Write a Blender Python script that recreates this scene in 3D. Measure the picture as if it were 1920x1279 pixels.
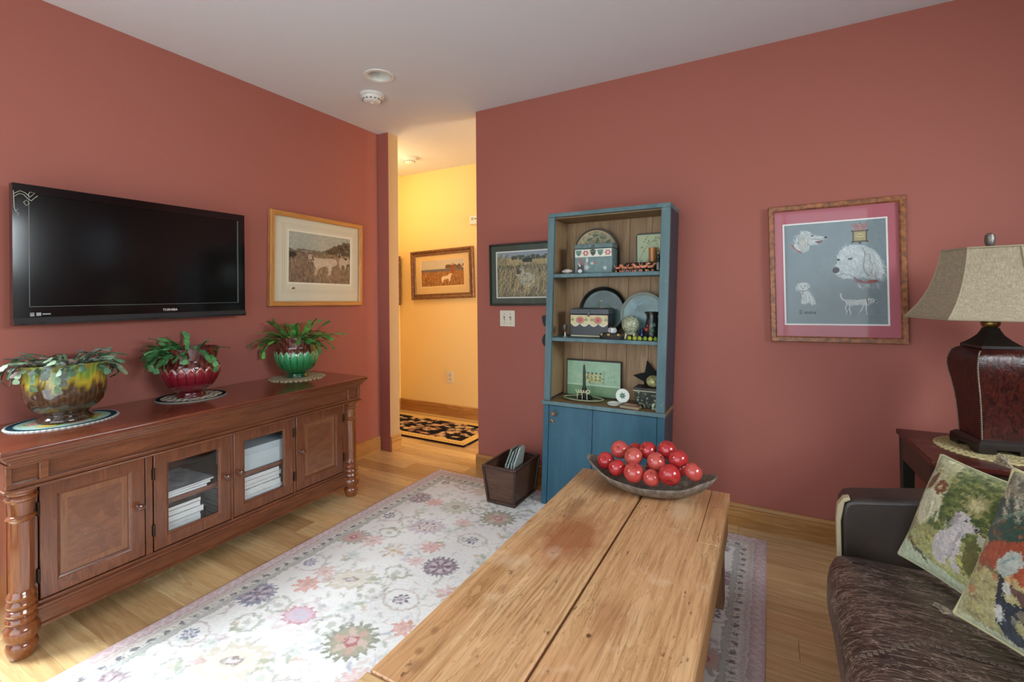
import bpy, bmesh, math, random
import numpy as np
from mathutils import Vector, Matrix, Euler

S = bpy.context.scene
for o in list(bpy.data.objects): bpy.data.objects.remove(o, do_unlink=True)
C = S.collection
random.seed(7); RNG = np.random.default_rng(7)

# ------------------------------------------------------------------ camera, world, light
def lin(c):
    """sRGB 0-255 -> linear rgb"""
    r = []
    for v in c[:3]:
        v = v/255.0
        r.append(v/12.92 if v <= .04045 else ((v+.055)/1.055)**2.4)
    return tuple(r)
def lin4(c): return lin(c)+(1.0,)

CAM_H = 1.2034; TH = .50517; ROLL = -.0079568; FPX = 875.1
cam_d = bpy.data.cameras.new('camera'); cam = bpy.data.objects.new('camera', cam_d); C.objects.link(cam)
Fv = Vector((-math.sin(TH), math.cos(TH), 0)); Rv = Vector((math.cos(TH), math.sin(TH), 0)); Uv = Vector((0, 0, 1))
cr, sr = math.cos(ROLL), math.sin(ROLL)
ax_r = cr*Rv+sr*Uv; ax_u = -sr*Rv+cr*Uv
M = Matrix.Identity(4)
for i in range(3):
    M[i][0] = ax_r[i]; M[i][1] = ax_u[i]; M[i][2] = -Fv[i]
M[2][3] = CAM_H
cam.matrix_world = M
cam_d.sensor_fit = 'HORIZONTAL'; cam_d.sensor_width = 36; cam_d.lens = FPX/1920*36
cam_d.shift_y = -(639.5-550.19)/1920; cam_d.clip_start = .05
S.camera = cam

W = bpy.data.worlds.new('sky'); S.world = W; W.use_nodes = True
wn = W.node_tree; wn.nodes.clear()
bg = wn.nodes.new('ShaderNodeBackground'); wo = wn.nodes.new('ShaderNodeOutputWorld')
sky = wn.nodes.new('ShaderNodeTexSky'); sky.sky_type = 'HOSEK_WILKIE'
sky.sun_direction = Vector((-.5, .5, .6)).normalized(); sky.turbidity = 5
wn.links.new(sky.outputs[0], bg.inputs[0]); bg.inputs[1].default_value = 3.0
wn.links.new(bg.outputs[0], wo.inputs[0])

def area(name, loc, rot, sx, sy, power, col):
    d = bpy.data.lights.new(name, 'AREA'); d.shape = 'RECTANGLE'; d.size = sx; d.size_y = sy
    d.energy = power; d.color = col
    o = bpy.data.objects.new(name, d); C.objects.link(o); o.location = loc; o.rotation_euler = rot
    return o
def sky_at(name, loc, target, sx, sy, power, col):
    """patch of bright sky outside a window, facing down into the room"""
    o = area(name, loc, (0, 0, 0), sx, sy, power, col)
    o.rotation_euler = (Vector(target)-Vector(loc)).to_track_quat('-Z', 'Y').to_euler(); return o
# daylight outside the window openings (behind the camera, left and right of it, and at the end of the hall)
area('daylight_garden_doors', (-.65, -.93, 1.12), (math.pi/2, 0, 0), 3.2, 2.0, 43, (.86, .95, 1.0))
sky_at('daylight_terrace_door', (-3.30, -.35, 2.80), (-1.75, .62, .0), 1.3, 1.3, 420, (.84, .95, 1.0))
sky_at('daylight_side_window', (2.25, 1.05, 2.05), (-1.2, 1.0, .2), 1.6, 1.2, 105, (.86, .96, 1.0))
area('daylight_hall_window', (.98, 3.22, 1.35), (0, math.pi/2, 0), 1.3, .7, 58, (1.0, .84, .57))
S.view_settings.view_transform = 'Standard'; S.view_settings.look = 'None'
S.view_settings.gamma = 1; S.view_settings.use_curve_mapping = False
S.view_settings.exposure = .45

# ------------------------------------------------------------------ mesh helpers
class MB:
    def __init__(s): s.v = []; s.f = []
    def quad(s, a, b, c, d):
        n = len(s.v); s.v += [a, b, c, d]; s.f.append((n, n+1, n+2, n+3)); return s
    def hexa(s, p):
        n = len(s.v); s.v += [tuple(q) for q in p]
        for f in ((3, 2, 1, 0), (4, 5, 6, 7), (0, 1, 5, 4), (1, 2, 6, 5), (2, 3, 7, 6), (3, 0, 4, 7)):
            s.f.append(tuple(n+i for i in f))
        return s
    def box(s, x0, x1, y0, y1, z0, z1):
        return s.hexa([(x0, y0, z0), (x1, y0, z0), (x1, y1, z0), (x0, y1, z0), (x0, y0, z1), (x1, y0, z1), (x1, y1, z1), (x0, y1, z1)])
    def loft(s, rings, cap0=True, cap1=True, closed=True):
        n = len(s.v); m = len(rings[0])
        for r in rings: s.v += [tuple(p) for p in r]
        for i in range(len(rings)-1):
            for j in range(m if closed else m-1):
                a = n+i*m+j; b = n+i*m+(j+1) % m
                s.f.append((a, b, b+m, a+m))
        if cap0: s.f.append(tuple(n+j for j in reversed(range(m))))
        if cap1: s.f.append(tuple(n+(len(rings)-1)*m+j for j in range(m)))
        return s
    def lathe(s, prof, n=32, cx=0, cy=0, fn=None, cap0=True, cap1=True, sx=1, sy=1):
        R = []
        for r, z in prof:
            ring = []
            for j in range(n):
                t = 2*math.pi*j/n; q = r*(fn(t, z) if fn else 1)
                ring.append((cx+sx*q*math.cos(t), cy+sy*q*math.sin(t), z))
            R.append(ring)
        return s.loft(R, cap0, cap1)
    def tube(s, pts, r, n=8, cap=True):
        pts = [Vector(p) for p in pts]; R = []
        up = Vector((0, 0, 1))
        for i, p in enumerate(pts):
            t = (pts[min(i+1, len(pts)-1)]-pts[max(i-1, 0)]).normalized()
            a = t.cross(up)
            if a.length < 1e-3: a = t.cross(Vector((1, 0, 0)))
            a.normalize(); b = a.cross(t); rr = r[i] if isinstance(r, (list, tuple)) else r
            R.append([tuple(p+a*rr*math.cos(2*math.pi*k/n)+b*rr*math.sin(2*math.pi*k/n)) for k in range(n)])
        return s.loft(R, cap, cap)
    def prism(s, poly, ax, a0, a1):
        """poly of 2-D points in the two other axes, extruded along ax (0,1,2)"""
        def P(p, a):
            return {0: (a, p[0], p[1]), 1: (p[0], a, p[1]), 2: (p[0], p[1], a)}[ax]
        return s.loft([[P(p, a0) for p in poly], [P(p, a1) for p in poly]])
    def ball(s, c, r, n=12, m=8, sq=1, axis=None):
        R = []
        for i in range(m+1):
            t = math.pi*i/m; rr = max(r*math.sin(t), r*.02)
            R.append([(c[0]+rr*math.cos(2*math.pi*j/n), c[1]+rr*math.sin(2*math.pi*j/n), c[2]-r*sq*math.cos(t)) for j in range(n)])
        return s.loft(R)
    def xf(s, M, start=0):
        for i in range(start, len(s.v)): s.v[i] = tuple(M @ Vector(s.v[i]))
        return s
    def fn(s, f):
        s.v = [tuple(f(*p)) for p in s.v]; return s

def rotz(a): return Matrix.Rotation(a, 4, 'Z')
def T(x, y, z): return Matrix.Translation((x, y, z))

def link(name, me, mat=None, parent=None):
    o = bpy.data.objects.new(name, me); C.objects.link(o)
    if mat is not None and not me.materials: me.materials.append(mat)
    if parent: o.parent = parent
    return o
ROOTLOC = {}
def off(parent):
    """accumulated translation of un-rotated parents"""
    v = Vector((0, 0, 0)); p = parent
    while p: v += p.location; p = p.parent
    return v
def add(name, mb, mat, parent=None, world=True, bevel=0, segs=2, smooth=35, sub=0, origin=None):
    me = bpy.data.meshes.new(name)
    vs = mb.v
    loc = None
    if parent and world:
        d = off(parent); vs = [(a-d.x, b-d.y, c-d.z) for a, b, c in vs]
    elif not parent and world:
        a = np.array(vs); loc = (float((a[:, 0].min()+a[:, 0].max())/2), float((a[:, 1].min()+a[:, 1].max())/2), float(a[:, 2].min()))
        vs = [(p[0]-loc[0], p[1]-loc[1], p[2]-loc[2]) for p in vs]
    me.from_pydata(vs, [], mb.f)
    bm = bmesh.new(); bm.from_mesh(me); bmesh.ops.recalc_face_normals(bm, faces=bm.faces); bm.to_mesh(me); bm.free()
    if smooth:
        me.polygons.foreach_set('use_smooth', [True]*len(me.polygons))
        me.set_sharp_from_angle(angle=math.radians(smooth))
    o = link(name, me, mat, parent)
    if loc: o.location = loc
    if bevel:
        m = o.modifiers.new('bevel', 'BEVEL'); m.width = bevel; m.segments = segs; m.limit_method = 'ANGLE'; m.angle_limit = math.radians(40)
    if sub:
        m = o.modifiers.new('sub', 'SUBSURF'); m.levels = sub; m.render_levels = sub
    return o
def tag(o, label, cat, group=None, kind=None):
    o['label'] = label; o['category'] = cat
    if group: o['group'] = group
    if kind: o['kind'] = kind
    return o
def thing(name, label, cat, loc, rot=(0, 0, 0), group=None):
    o = bpy.data.objects.new(name, None); C.objects.link(o); o.location = loc; o.rotation_euler = rot
    o.empty_display_size = .05
    return tag(o, label, cat, group)
def struct(o): o['kind'] = 'structure'; return o
def dup(root, loc, rot=None, label=None):
    r = root.copy(); C.objects.link(r); r.location = loc
    if rot is not None: r.rotation_euler = rot
    if label: r['label'] = label
    for ch in list(root.children):
        c = ch.copy(); C.objects.link(c); c.parent = r
        for g in list(ch.children):
            d = g.copy(); C.objects.link(d); d.parent = c
    return r

# ------------------------------------------------------------------ materials
class NT:
    def __init__(s, name):
        s.m = bpy.data.materials.new(name); s.m.use_nodes = True; s.t = s.m.node_tree
        s.b = s.t.nodes['Principled BSDF']; s.out = s.t.nodes['Material Output']
    def n(s, typ, **kw):
        o = s.t.nodes.new('ShaderNode'+typ)
        for k, v in kw.items(): setattr(o, k, v)
        return o
    def l(s, a, b): s.t.links.new(a, b)
    def setp(s, **kw):
        for k, v in kw.items(): s.b.inputs[k.replace('_', ' ')].default_value = v
    def ramp(s, fac, stops, interp='LINEAR'):
        r = s.n('ValToRGB'); r.color_ramp.interpolation = interp; e = r.color_ramp.elements
        while len(e) < len(stops): e.new(.5)
        for i, (p, c) in enumerate(stops):
            e[i].position = p; e[i].color = (c, c, c, 1) if isinstance(c, (int, float)) else lin4(c)
        s.l(fac, r.inputs[0]); return r.outputs[0]
    def noise(s, vec, scale, detail=4, rough=.55, dist=0):
        o = s.n('TexNoise'); o.inputs['Scale'].default_value = scale; o.inputs['Detail'].default_value = detail
        o.inputs['Roughness'].default_value = rough; o.inputs['Distortion'].default_value = dist
        if vec is not None: s.l(vec, o.inputs['Vector'])
        return o.outputs['Fac']
    def mapv(s, scale, src='Object', rot=(0, 0, 0), rnd=False):
        if src == 'Position':
            v = s.n('NewGeometry').outputs['Position']
        else:
            v = s.n('TexCoord').outputs[src]
        if rnd:
            oi = s.n('ObjectInfo'); mu = s.n('Math', operation='MULTIPLY'); mu.inputs[1].default_value = 37.0
            s.l(oi.outputs['Random'], mu.inputs[0]); va = s.n('VectorMath', operation='ADD')
            s.l(v, va.inputs[0]); s.l(mu.outputs[0], va.inputs[1]); v = va.outputs[0]
        m = s.n('Mapping'); m.inputs['Scale'].default_value = scale; m.inputs['Rotation'].default_value = rot
        s.l(v, m.inputs['Vector']); return m.outputs[0]
    def mix(s, fac, a, b, mode='MIX'):
        m = s.n('Mix', data_type='RGBA', blend_type=mode)
        for x, sock in ((fac, m.inputs[0]), (a, m.inputs[6]), (b, m.inputs[7])):
            if isinstance(x, bpy.types.NodeSocket): s.l(x, sock)
            elif isinstance(x, (int, float)): sock.default_value = x
            else: sock.default_value = lin4(x)
        return m.outputs[2]
    def bump(s, h, strength=.3, dist=.01):
        b = s.n('Bump'); b.inputs['Strength'].default_value = strength; b.inputs['Distance'].default_value = dist
        s.l(h, b.inputs['Height']); s.l(b.outputs[0], s.b.inputs['Normal'])
    def col(s, c): s.l(c, s.b.inputs['Base Color'])

def flat(name, c, rough=.5, metal=0, spec=.5, bump=0, bscale=60, var=0, coat=0):
    k = NT(name); k.setp(Roughness=rough, Metallic=metal); k.b.inputs['Specular IOR Level'].default_value = spec
    k.b.inputs['Coat Weight'].default_value = coat; k.b.inputs['Coat Roughness'].default_value = .08
    v = k.mapv((1, 1, 1)); nz = k.noise(v, bscale, 3)
    d = tuple(max(0, x*(1-var)) for x in c); e = tuple(min(255, x*(1+var)) for x in c)
    k.col(k.ramp(nz, [(.3, d), (.7, e)]))
    if bump: k.bump(nz, bump, .004)
    return k.m
def wood(name, dark, mid, light, axis='X', rough=.35, gs=1.0, src='Object', rnd=False, coat=0, knots=False, bumpy=.12, stretch=12, spec=.5, rndcol=0):
    k = NT(name); k.setp(Roughness=rough); k.b.inputs['Coat Weight'].default_value = coat; k.b.inputs['Coat Roughness'].default_value = .12
    k.b.inputs['Specular IOR Level'].default_value = spec
    a = 14*gs; sc = {'X': (a/stretch, a, a), 'Y': (a, a/stretch, a), 'Z': (a, a, a/stretch)}[axis]
    v = k.mapv(sc, src, rnd=rnd)
    n1 = k.noise(v, 1.0, 5, .6, 1.2); n2 = k.noise(v, 6.0, 3, .6, .2)
    mm = k.n('Math', operation='MULTIPLY'); mm.inputs[1].default_value = 9.0; k.l(n1, mm.inputs[0])
    fr = k.n('Math', operation='FRACT'); k.l(mm.outputs[0], fr.inputs[0])
    g = k.ramp(fr.outputs[0], [(0, .0), (.75, .75), (.93, 1.0), (1, .1)])
    c1 = k.ramp(n1, [(.3, mid), (.7, light)])
    mf = k.n('Math', operation='MULTIPLY'); mf.inputs[1].default_value = .38; k.l(g, mf.inputs[0])
    c2 = k.mix(mf.outputs[0], c1, dark)
    fi = k.ramp(n2, [(.35, .35), (.6, 0)])
    c3 = k.mix(fi, c2, dark)
    if rndcol:
        oi = k.n('ObjectInfo'); rr = k.ramp(oi.outputs['Random'], [(0, (196, 166, 134)), (.35, (232, 220, 200)), (.7, (250, 246, 236)), (1, (255, 240, 214))])
        c3 = k.mix(rndcol, c3, rr, 'MULTIPLY')
    k.col(c3)
    if bumpy: k.bump(n2, bumpy, .002)
    return k.m
def painted(name, rough=.6, spec=.4, bump=0, bscale=400, coat=0, sheen=0):
    """reads the colours painted on the mesh (attribute Col)"""
    k = NT(name); a = k.n('Attribute', attribute_name='Col'); k.setp(Roughness=rough)
    k.b.inputs['Specular IOR Level'].default_value = spec; k.b.inputs['Coat Weight'].default_value = coat
    k.b.inputs['Coat Roughness'].default_value = .07; k.b.inputs['Sheen Weight'].default_value = sheen
    k.col(a.outputs['Color'])
    if bump: k.bump(k.noise(k.mapv((1, 1, 1)), bscale, 2), bump, .003)
    return k.m
def glassm(name, ior=1.45, rough=.0, tint=(255, 255, 255), boost=1.0):
    k = NT(name); k.t.nodes.remove(k.b)
    tr = k.n('BsdfTransparent'); tr.inputs[0].default_value = lin4(tint)
    gl = k.n('BsdfGlossy'); gl.inputs['Roughness'].default_value = rough
    f0 = ((ior-1)/(ior+1))**2          # Schlick reflectance, the same from both sides of the pane
    lw = k.n('LayerWeight'); lw.inputs[0].default_value = .5
    pw = k.n('Math', operation='POWER'); pw.inputs[1].default_value = 5; k.l(lw.outputs['Facing'], pw.inputs[0])
    mu = k.n('Math', operation='MULTIPLY_ADD'); mu.inputs[1].default_value = (1-f0)*boost; mu.inputs[2].default_value = f0*boost; k.l(pw.outputs[0], mu.inputs[0])
    mx = k.n('MixShader'); k.l(mu.outputs[0], mx.inputs[0]); k.l(tr.outputs[0], mx.inputs[1]); k.l(gl.outputs[0], mx.inputs[2])
    k.l(mx.outputs[0], k.out.inputs[0]); return k.m
def emit(name, c, st):
    k = NT(name); k.b.inputs['Emission Color'].default_value = lin4(c); k.b.inputs['Emission Strength'].default_value = st
    k.b.inputs['Base Color'].default_value = lin4(c); return k.m

# ------------------------------------------------------------------ colour canvas painted in code, carried by mesh vertices
def vnoise(nx, ny, cx, cy, seed):
    r = np.random.default_rng(seed); g = r.random((max(2, int(cy))+2, max(2, int(cx))+2))
    x = np.linspace(0, max(2, int(cx)), nx); y = np.linspace(0, max(2, int(cy)), ny)
    xi = np.minimum(x.astype(int), g.shape[1]-2); yi = np.minimum(y.astype(int), g.shape[0]-2)
    fx = x-xi; fy = y-yi; fx = fx*fx*(3-2*fx); fy = fy*fy*(3-2*fy)
    a = g[np.ix_(yi, xi)]*(1-fx)+g[np.ix_(yi, xi+1)]*fx; b = g[np.ix_(yi+1, xi)]*(1-fx)+g[np.ix_(yi+1, xi+1)]*fx
    return a*(1-fy)[:, None]+b*fy[:, None]
def fbm(nx, ny, cx, cy, seed, oct=4):
    t = 0; a = 1; s = 0
    for i in range(oct): t = t+a*vnoise(nx, ny, cx*2**i, cy*2**i, seed+i); s += a; a *= .55
    return t/s
class Cv:
    def __init__(s, w, h, res, bgc, x0=0., y0=0.):
        s.nx = int(round(w/res))+1; s.ny = int(round(h/res))+1; s.w = w; s.h = h; s.x0 = x0; s.y0 = y0; s.res = res; s.op = 1.0
        s.a = np.empty((s.ny, s.nx, 3)); s.a[:] = bgc
        s.x = x0+np.linspace(0, w, s.nx); s.y = y0+np.linspace(0, h, s.ny)
    def win(s, xa, xb, ya, yb):
        i0, i1 = np.searchsorted(s.x, xa), np.searchsorted(s.x, xb); j0, j1 = np.searchsorted(s.y, ya), np.searchsorted(s.y, yb)
        if i1 <= i0 or j1 <= j0: return None
        X, Y = np.meshgrid(s.x[i0:i1], s.y[j0:j1]); return (slice(j0, j1), slice(i0, i1)), X, Y
    def put(s, sl, al, c):
        al = np.clip(al, 0, 1)[..., None]; al = al*s.op; s.a[sl] = s.a[sl]*(1-al)+np.array(c, float)*al
    def rect(s, xa, xb, ya, yb, c, al=1):
        w = s.win(xa, xb, ya, yb)
        if w: s.put(w[0], np.full(w[1].shape, al), c)
    def ell(s, cx, cy, rx, ry, c, ang=0, al=1, soft=None, lob=0, amp=.2, ph=0, ring=0):
        R = max(rx, ry)*(1+amp)+s.res*2
        w = s.win(cx-R, cx+R, cy-R, cy+R)
        if not w: return
        sl, X, Y = w; dx = X-cx; dy = Y-cy; ca, sa = math.cos(ang), math.sin(ang)
        u = (dx*ca+dy*sa)/rx; v = (-dx*sa+dy*ca)/ry; r = np.hypot(u, v)
        lim = 1.0
        if lob: lim = 1+amp*np.cos(lob*np.arctan2(v, u)+ph)
        d = (lim-r)*min(rx, ry); sf = soft or s.res
        A = np.clip(d/sf+.5, 0, 1)
        if ring: A = A*np.clip((ring-d)/sf+.5, 0, 1)
        s.put(sl, A*al, c)
    def line(s, pts, wd, c, al=1):
        pts = np.array(pts, float); m = wd*.5+s.res*1.5
        w = s.win(pts[:, 0].min()-m, pts[:, 0].max()+m, pts[:, 1].min()-m, pts[:, 1].max()+m)
        if not w: return
        sl, X, Y = w; D = np.full(X.shape, 1e9)
        for (xa, ya), (xb, yb) in zip(pts[:-1], pts[1:]):
            L = (xb-xa)**2+(yb-ya)**2+1e-12; t = np.clip(((X-xa)*(xb-xa)+(Y-ya)*(yb-ya))/L, 0, 1)
            D = np.minimum(D, np.hypot(X-xa-t*(xb-xa), Y-ya-t*(yb-ya)))
        s.put(sl, np.clip((wd*.5-D)/s.res+.5, 0, 1)*al, c)
    def poly(s, pts, c, al=1, nz=None):
        p = np.array(pts, float)
        w = s.win(p[:, 0].min(), p[:, 0].max(), p[:, 1].min(), p[:, 1].max())
        if not w: return
        sl, X, Y = w; ins = np.zeros(X.shape, bool)
        for (xa, ya), (xb, yb) in zip(p, np.roll(p, -1, 0)):
            k = ((ya > Y) != (yb > Y)) & (X < (xb-xa)*(Y-ya)/((yb-ya) if yb != ya else 1e-9)+xa); ins ^= k
        A = ins*1.0*al
        if nz is not None: A = A*nz[sl]
        s.put(sl, A, c)
    def mul(s, f): s.a = np.clip(s.a*f[..., None], 0, 255)
    def lina(s):
        a = s.a/255; return np.where(a <= .04045, a/12.92, ((a+.055)/1.055)**2.4)
def weave(cv, amp, cells, seed, jit=.45):
    """woven irregularity: every knot is displaced a little"""
    jr = np.random.default_rng(seed); ny, nx = cv.ny, cv.nx
    du = (fbm(nx, ny, cells, cells*ny/nx, seed+1, 2)-.5)*amp+jr.normal(0, jit, (ny, nx)); dv = (fbm(nx, ny, cells, cells*ny/nx, seed+5, 2)-.5)*amp+jr.normal(0, jit, (ny, nx))
    jj, ii = np.meshgrid(np.arange(ny), np.arange(nx), indexing='ij')
    cv.a = cv.a[np.clip((jj+dv).round().astype(int), 0, ny-1), np.clip((ii+du).round().astype(int), 0, nx-1)]
def smoothpoly(pts, n=4):
    p = np.array(pts, float); k = len(p); out = []
    for i in range(k):
        a, b, c, d = p[i-1], p[i], p[(i+1) % k], p[(i+2) % k]
        for t in np.linspace(0, 1, n, endpoint=False):
            out.append(.5*((2*b)+(-a+c)*t+(2*a-5*b+4*c-d)*t*t+(-a+3*b-3*c+d)*t**3))
    return np.array(out)
def gridmesh(name, P, col, skirt=None):
    """P (ny,nx,3) positions, col (ny,nx,3) linear"""
    ny, nx = P.shape[:2]
    if skirt is not None:     # extra border rows dropping down: (dx,dy,dz)
        P = np.pad(P, ((1, 1), (1, 1), (0, 0)), 'edge'); col = np.pad(col, ((1, 1), (1, 1), (0, 0)), 'edge'); ny += 2; nx += 2
        for sl in (np.s_[0, :], np.s_[-1, :], np.s_[:, 0], np.s_[:, -1]): P[sl] = P[sl]+np.array(skirt)
    me = bpy.data.meshes.new(name); nv = nx*ny
    me.vertices.add(nv); me.vertices.foreach_set('co', P.reshape(-1).astype(np.float32))
    idx = np.arange(nv).reshape(ny, nx); q = np.stack([idx[:-1, :-1], idx[:-1, 1:], idx[1:, 1:], idx[1:, :-1]], -1).reshape(-1)
    nf = (nx-1)*(ny-1); me.loops.add(nf*4); me.loops.foreach_set('vertex_index', q.astype(np.int32))
    me.polygons.add(nf); me.polygons.foreach_set('loop_start', np.arange(0, nf*4, 4, dtype=np.int32))
    at = me.color_attributes.new('Col', 'FLOAT_COLOR', 'POINT')
    c4 = np.ones((nv, 4), np.float32); c4[:, :3] = col.reshape(-1, 3); at.data.foreach_set('color', c4.reshape(-1))
    me.update(); me.polygons.foreach_set('use_smooth', np.ones(nf, bool)); me.validate()
    return me
def panel(name, cv, mat, parent, o, ux, uy):
    """flat painted sheet: o + x*ux + y*uy (canvas metres)"""
    o, ux, uy = (np.array(t, float) for t in (o, ux, uy))
    X, Y = np.meshgrid(cv.x-cv.x0, cv.y-cv.y0)
    P = o+X[..., None]*ux+Y[..., None]*uy
    return link(name, gridmesh(name, P, cv.lina()), mat, parent)
def vcol(o, fn):
    """paint an existing mesh object by position (local) -> sRGB"""
    me = o.data; at = me.color_attributes.new('Col', 'FLOAT_COLOR', 'POINT')
    buf = []
    for v in me.vertices: buf += list(lin(fn(*v.co)))+[1.0]
    at.data.foreach_set('color', buf)
def text_mesh(body, size, extrude=.0005):
    cu = bpy.data.curves.new('lettering', 'FONT'); cu.body = body; cu.size = size; cu.extrude = extrude; cu.align_x = 'CENTER'
    o = bpy.data.objects.new('lettering_tmp', cu); C.objects.link(o)
    dg = bpy.context.evaluated_depsgraph_get(); me = bpy.data.meshes.new_from_object(o.evaluated_get(dg))
    bpy.data.objects.remove(o); bpy.data.curves.remove(cu); return me
# ------------------------------------------------------------------ shared materials
m_wall = flat('terracotta_paint', (165, 97, 84), .62, bump=.05, bscale=220, var=.012, spec=.35)
m_hall = flat('yellow_paint', (244, 214, 150), .6, bump=.05, bscale=220, var=.012, spec=.35)
m_ceil = flat('ceiling_paint', (214, 214, 218), .8, bump=.04, bscale=200, var=.01, spec=.2)
m_base = wood('golden_baseboard_wood', (112, 68, 30), (176, 122, 66), (206, 154, 92), 'X', .32, .7, src='Position', stretch=16)
m_basey = wood('golden_baseboard_wood_side', (112, 68, 30), (176, 122, 66), (206, 154, 92), 'Y', .32, .7, src='Position', stretch=16)
m_plank = wood('oak_floor_wood', (180, 138, 90), (224, 194, 146), (238, 212, 166), 'X', .27, .62, src='Position', rnd=True, stretch=16, rndcol=.7, bumpy=.06, coat=.25)
m_sub = flat('subfloor_wood', (70, 44, 24), .8)
m_white = flat('white_plastic', (226, 224, 216), .4)
m_trimw = flat('white_gloss_trim', (228, 228, 224), .35)
m_glass = glassm('clear_glass', 1.45)
m_picglass = glassm('picture_glass', 1.35, .04, boost=.6)
m_blk = flat('black_plastic', (14, 14, 15), .3)
m_iron = flat('black_iron', (16, 15, 15), .45)
m_brass = flat('aged_brass', (150, 116, 66), .35, 1)
m_dark = flat('dark_void', (12, 11, 10), .7)

XL, YB, ZC = -2.645, 2.6625, 2.44
XR, YF = 1.62, -.8
XH, YH = -3.40, 3.72
XS = -2.544; XO = -1.743

# ------------------------------------------------------------------ floor of oak planks
fl = struct(add('floor', MB().box(XH-.1, XR+.1, YF-.1, YH+.1, -.08, -.013), m_sub))
PW = .1155
pm = MB()
c_ = .0012
pm.loft([[(0, 0, -.013), (1, 0, -.013), (1, PW-.0006, -.013), (0, PW-.0006, -.013)],
         [(0, 0, -c_), (1, 0, -c_), (1, PW-.0006, -c_), (0, PW-.0006, -c_)],
         [(.0012, c_, 0), (.9988, c_, 0), (.9988, PW-.0006-c_, 0), (.0012, PW-.0006-c_, 0)]])
plank_me = None; ro = random.Random(11)
y = YB-.0125-PW*26.6
row = 0
while y < YH-.001:
    x = XH if y > YB+.09 else XL
    x1e = XR if y < YB else .85
    first = True
    while x < x1e-.01:
        L = ro.uniform(.55, 1.7)
        if first: L = ro.uniform(.2, 1.3); first = False
        if x1e-x-L < .25: L = x1e-x
        w_ok = True
        if plank_me is None:
            o = add('floor_plank', pm, m_plank, fl, world=False, smooth=0); plank_me = o.data
        else:
            o = link('floor_plank', plank_me, m_plank, fl)
        o.location = (x-fl.location.x, y-fl.location.y, -fl.location.z); o.scale = (L-.0008, 1, 1)
        x += L
    y += PW; row += 1

# ------------------------------------------------------------------ walls, ceiling, windows
struct(add('wall_left', MB().box(XL-.12, XL, .37, YB+.1, 0, ZC).box(XL-.12, XL, YF-.12, -.67, 0, ZC).box(XL-.12, XL, -.67, .37, 0, .06).box(XL-.12, XL, -.67, .37, 2.12, ZC), m_wall, smooth=0))
st = struct(add('wall_stub', MB().box(XL, XS, YB, YB+.004, 0, ZC), m_wall, smooth=0))
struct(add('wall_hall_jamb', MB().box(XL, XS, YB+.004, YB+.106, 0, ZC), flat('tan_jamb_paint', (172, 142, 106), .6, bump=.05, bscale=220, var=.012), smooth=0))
struct(add('wall_hall_near', MB().box(XH-.1, XL, YB+.1, YB+.106, 0, ZC), m_hall, smooth=0))
struct(add('wall_back', MB().box(XO, XR+.12, YB, YB+.055, 0, ZC), m_wall, smooth=0))
struct(add('wall_back_hall_side', MB().box(XO, XR+.12, YB+.055, YB+.11, 0, ZC), m_hall, smooth=0))
struct(add('wall_hall', MB().box(XH-.1, .95, YH, YH+.1, 0, ZC), m_hall, smooth=0))
struct(add('wall_hall_left', MB().box(XH-.1, XH, YB+.106, YH, 0, ZC), m_hall, smooth=0))
struct(add('wall_hall_right', MB().box(.85, .95, YB+.11, YH, 0, .70).box(.85, .95, YB+.11, YH, 2.02, ZC).box(.85, .95, YB+.11, 2.86, .7, 2.02).box(.85, .95, 3.58, YH, .7, 2.02), m_hall, smooth=0))
struct(add('wall_front', MB().box(XL-.12, -2.25, YF-.1, YF, 0, ZC).box(.95, XR+.12, YF-.1, YF, 0, ZC).box(-2.25, .95, YF-.1, YF, 2.12, ZC).box(-2.25, .95, YF-.1, YF, 0, .06), m_wall, smooth=0))
wr = MB().box(XR, XR+.1, YF, .3, 0, ZC).box(XR, XR+.1, .3, 1.8, 0, .85).box(XR, XR+.1, .3, 1.8, 2.05, ZC).box(XR, XR+.1, 1.8, 2.26, 0, ZC)
wr.box(XR, XR+.1, 2.26, 2.56, 0, 1.55).box(XR, XR+.1, 2.26, 2.56, 2.05, ZC).box(XR, XR+.1, 2.56, YB, 0, ZC)
struct(add('wall_right', wr, m_wall, smooth=0))

def window(name, ax, plane, a0, a1, z0, z1, nv, nh):
    m = MB(); t = .045
    def bx(p, q, r, s_, d0=-.03, d1=.03):
        if ax == 1: m.box(p, q, plane+d0, plane+d1, r, s_)
        else: m.box(plane+d0, plane+d1, p, q, r, s_)
    bx(a0, a0+t, z0, z1); bx(a1-t, a1, z0, z1); bx(a0+t, a1-t, z0, z0+t); bx(a0+t, a1-t, z1-t, z1)
    for i in range(1, nv): c = a0+(a1-a0)*i/nv; bx(c-.02, c+.02, z0+t, z1-t, -.02, .02)
    w = struct(add(name, m, m_trimw, smooth=0))
    m2 = MB()
    for j in range(1, nh):
        c = z0+(z1-z0)*j/nh
        if ax == 1: m2.box(a0+t, a1-t, plane-.012, plane+.012, c-.012, c+.012)
        else: m2.box(plane-.012, plane+.012, a0+t, a1-t, c-.012, c+.012)
    if nh > 1: add('muntin', m2, m_trimw, w, smooth=0)
    for i in range(nv):
        p = a0+(a1-a0)*i/nv+.02; q = a0+(a1-a0)*(i+1)/nv-.02
        g = MB()
        if ax == 1: g.box(p, q, plane-.003, plane+.003, z0+.02, z1-.02)
        else: g.box(plane-.003, plane+.003, p, q, z0+.02, z1-.02)
        add('pane', g, m_glass, w, smooth=0)
window('window_1', 1, YF-.05, -2.25, .95, .06, 2.12, 4, 1)
window('window_5', 0, XL-.06, -.67, .37, .06, 2.12, 2, 1)
window('window_2', 0, XR+.05, .3, 1.8, .85, 2.05, 2, 2)
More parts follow.
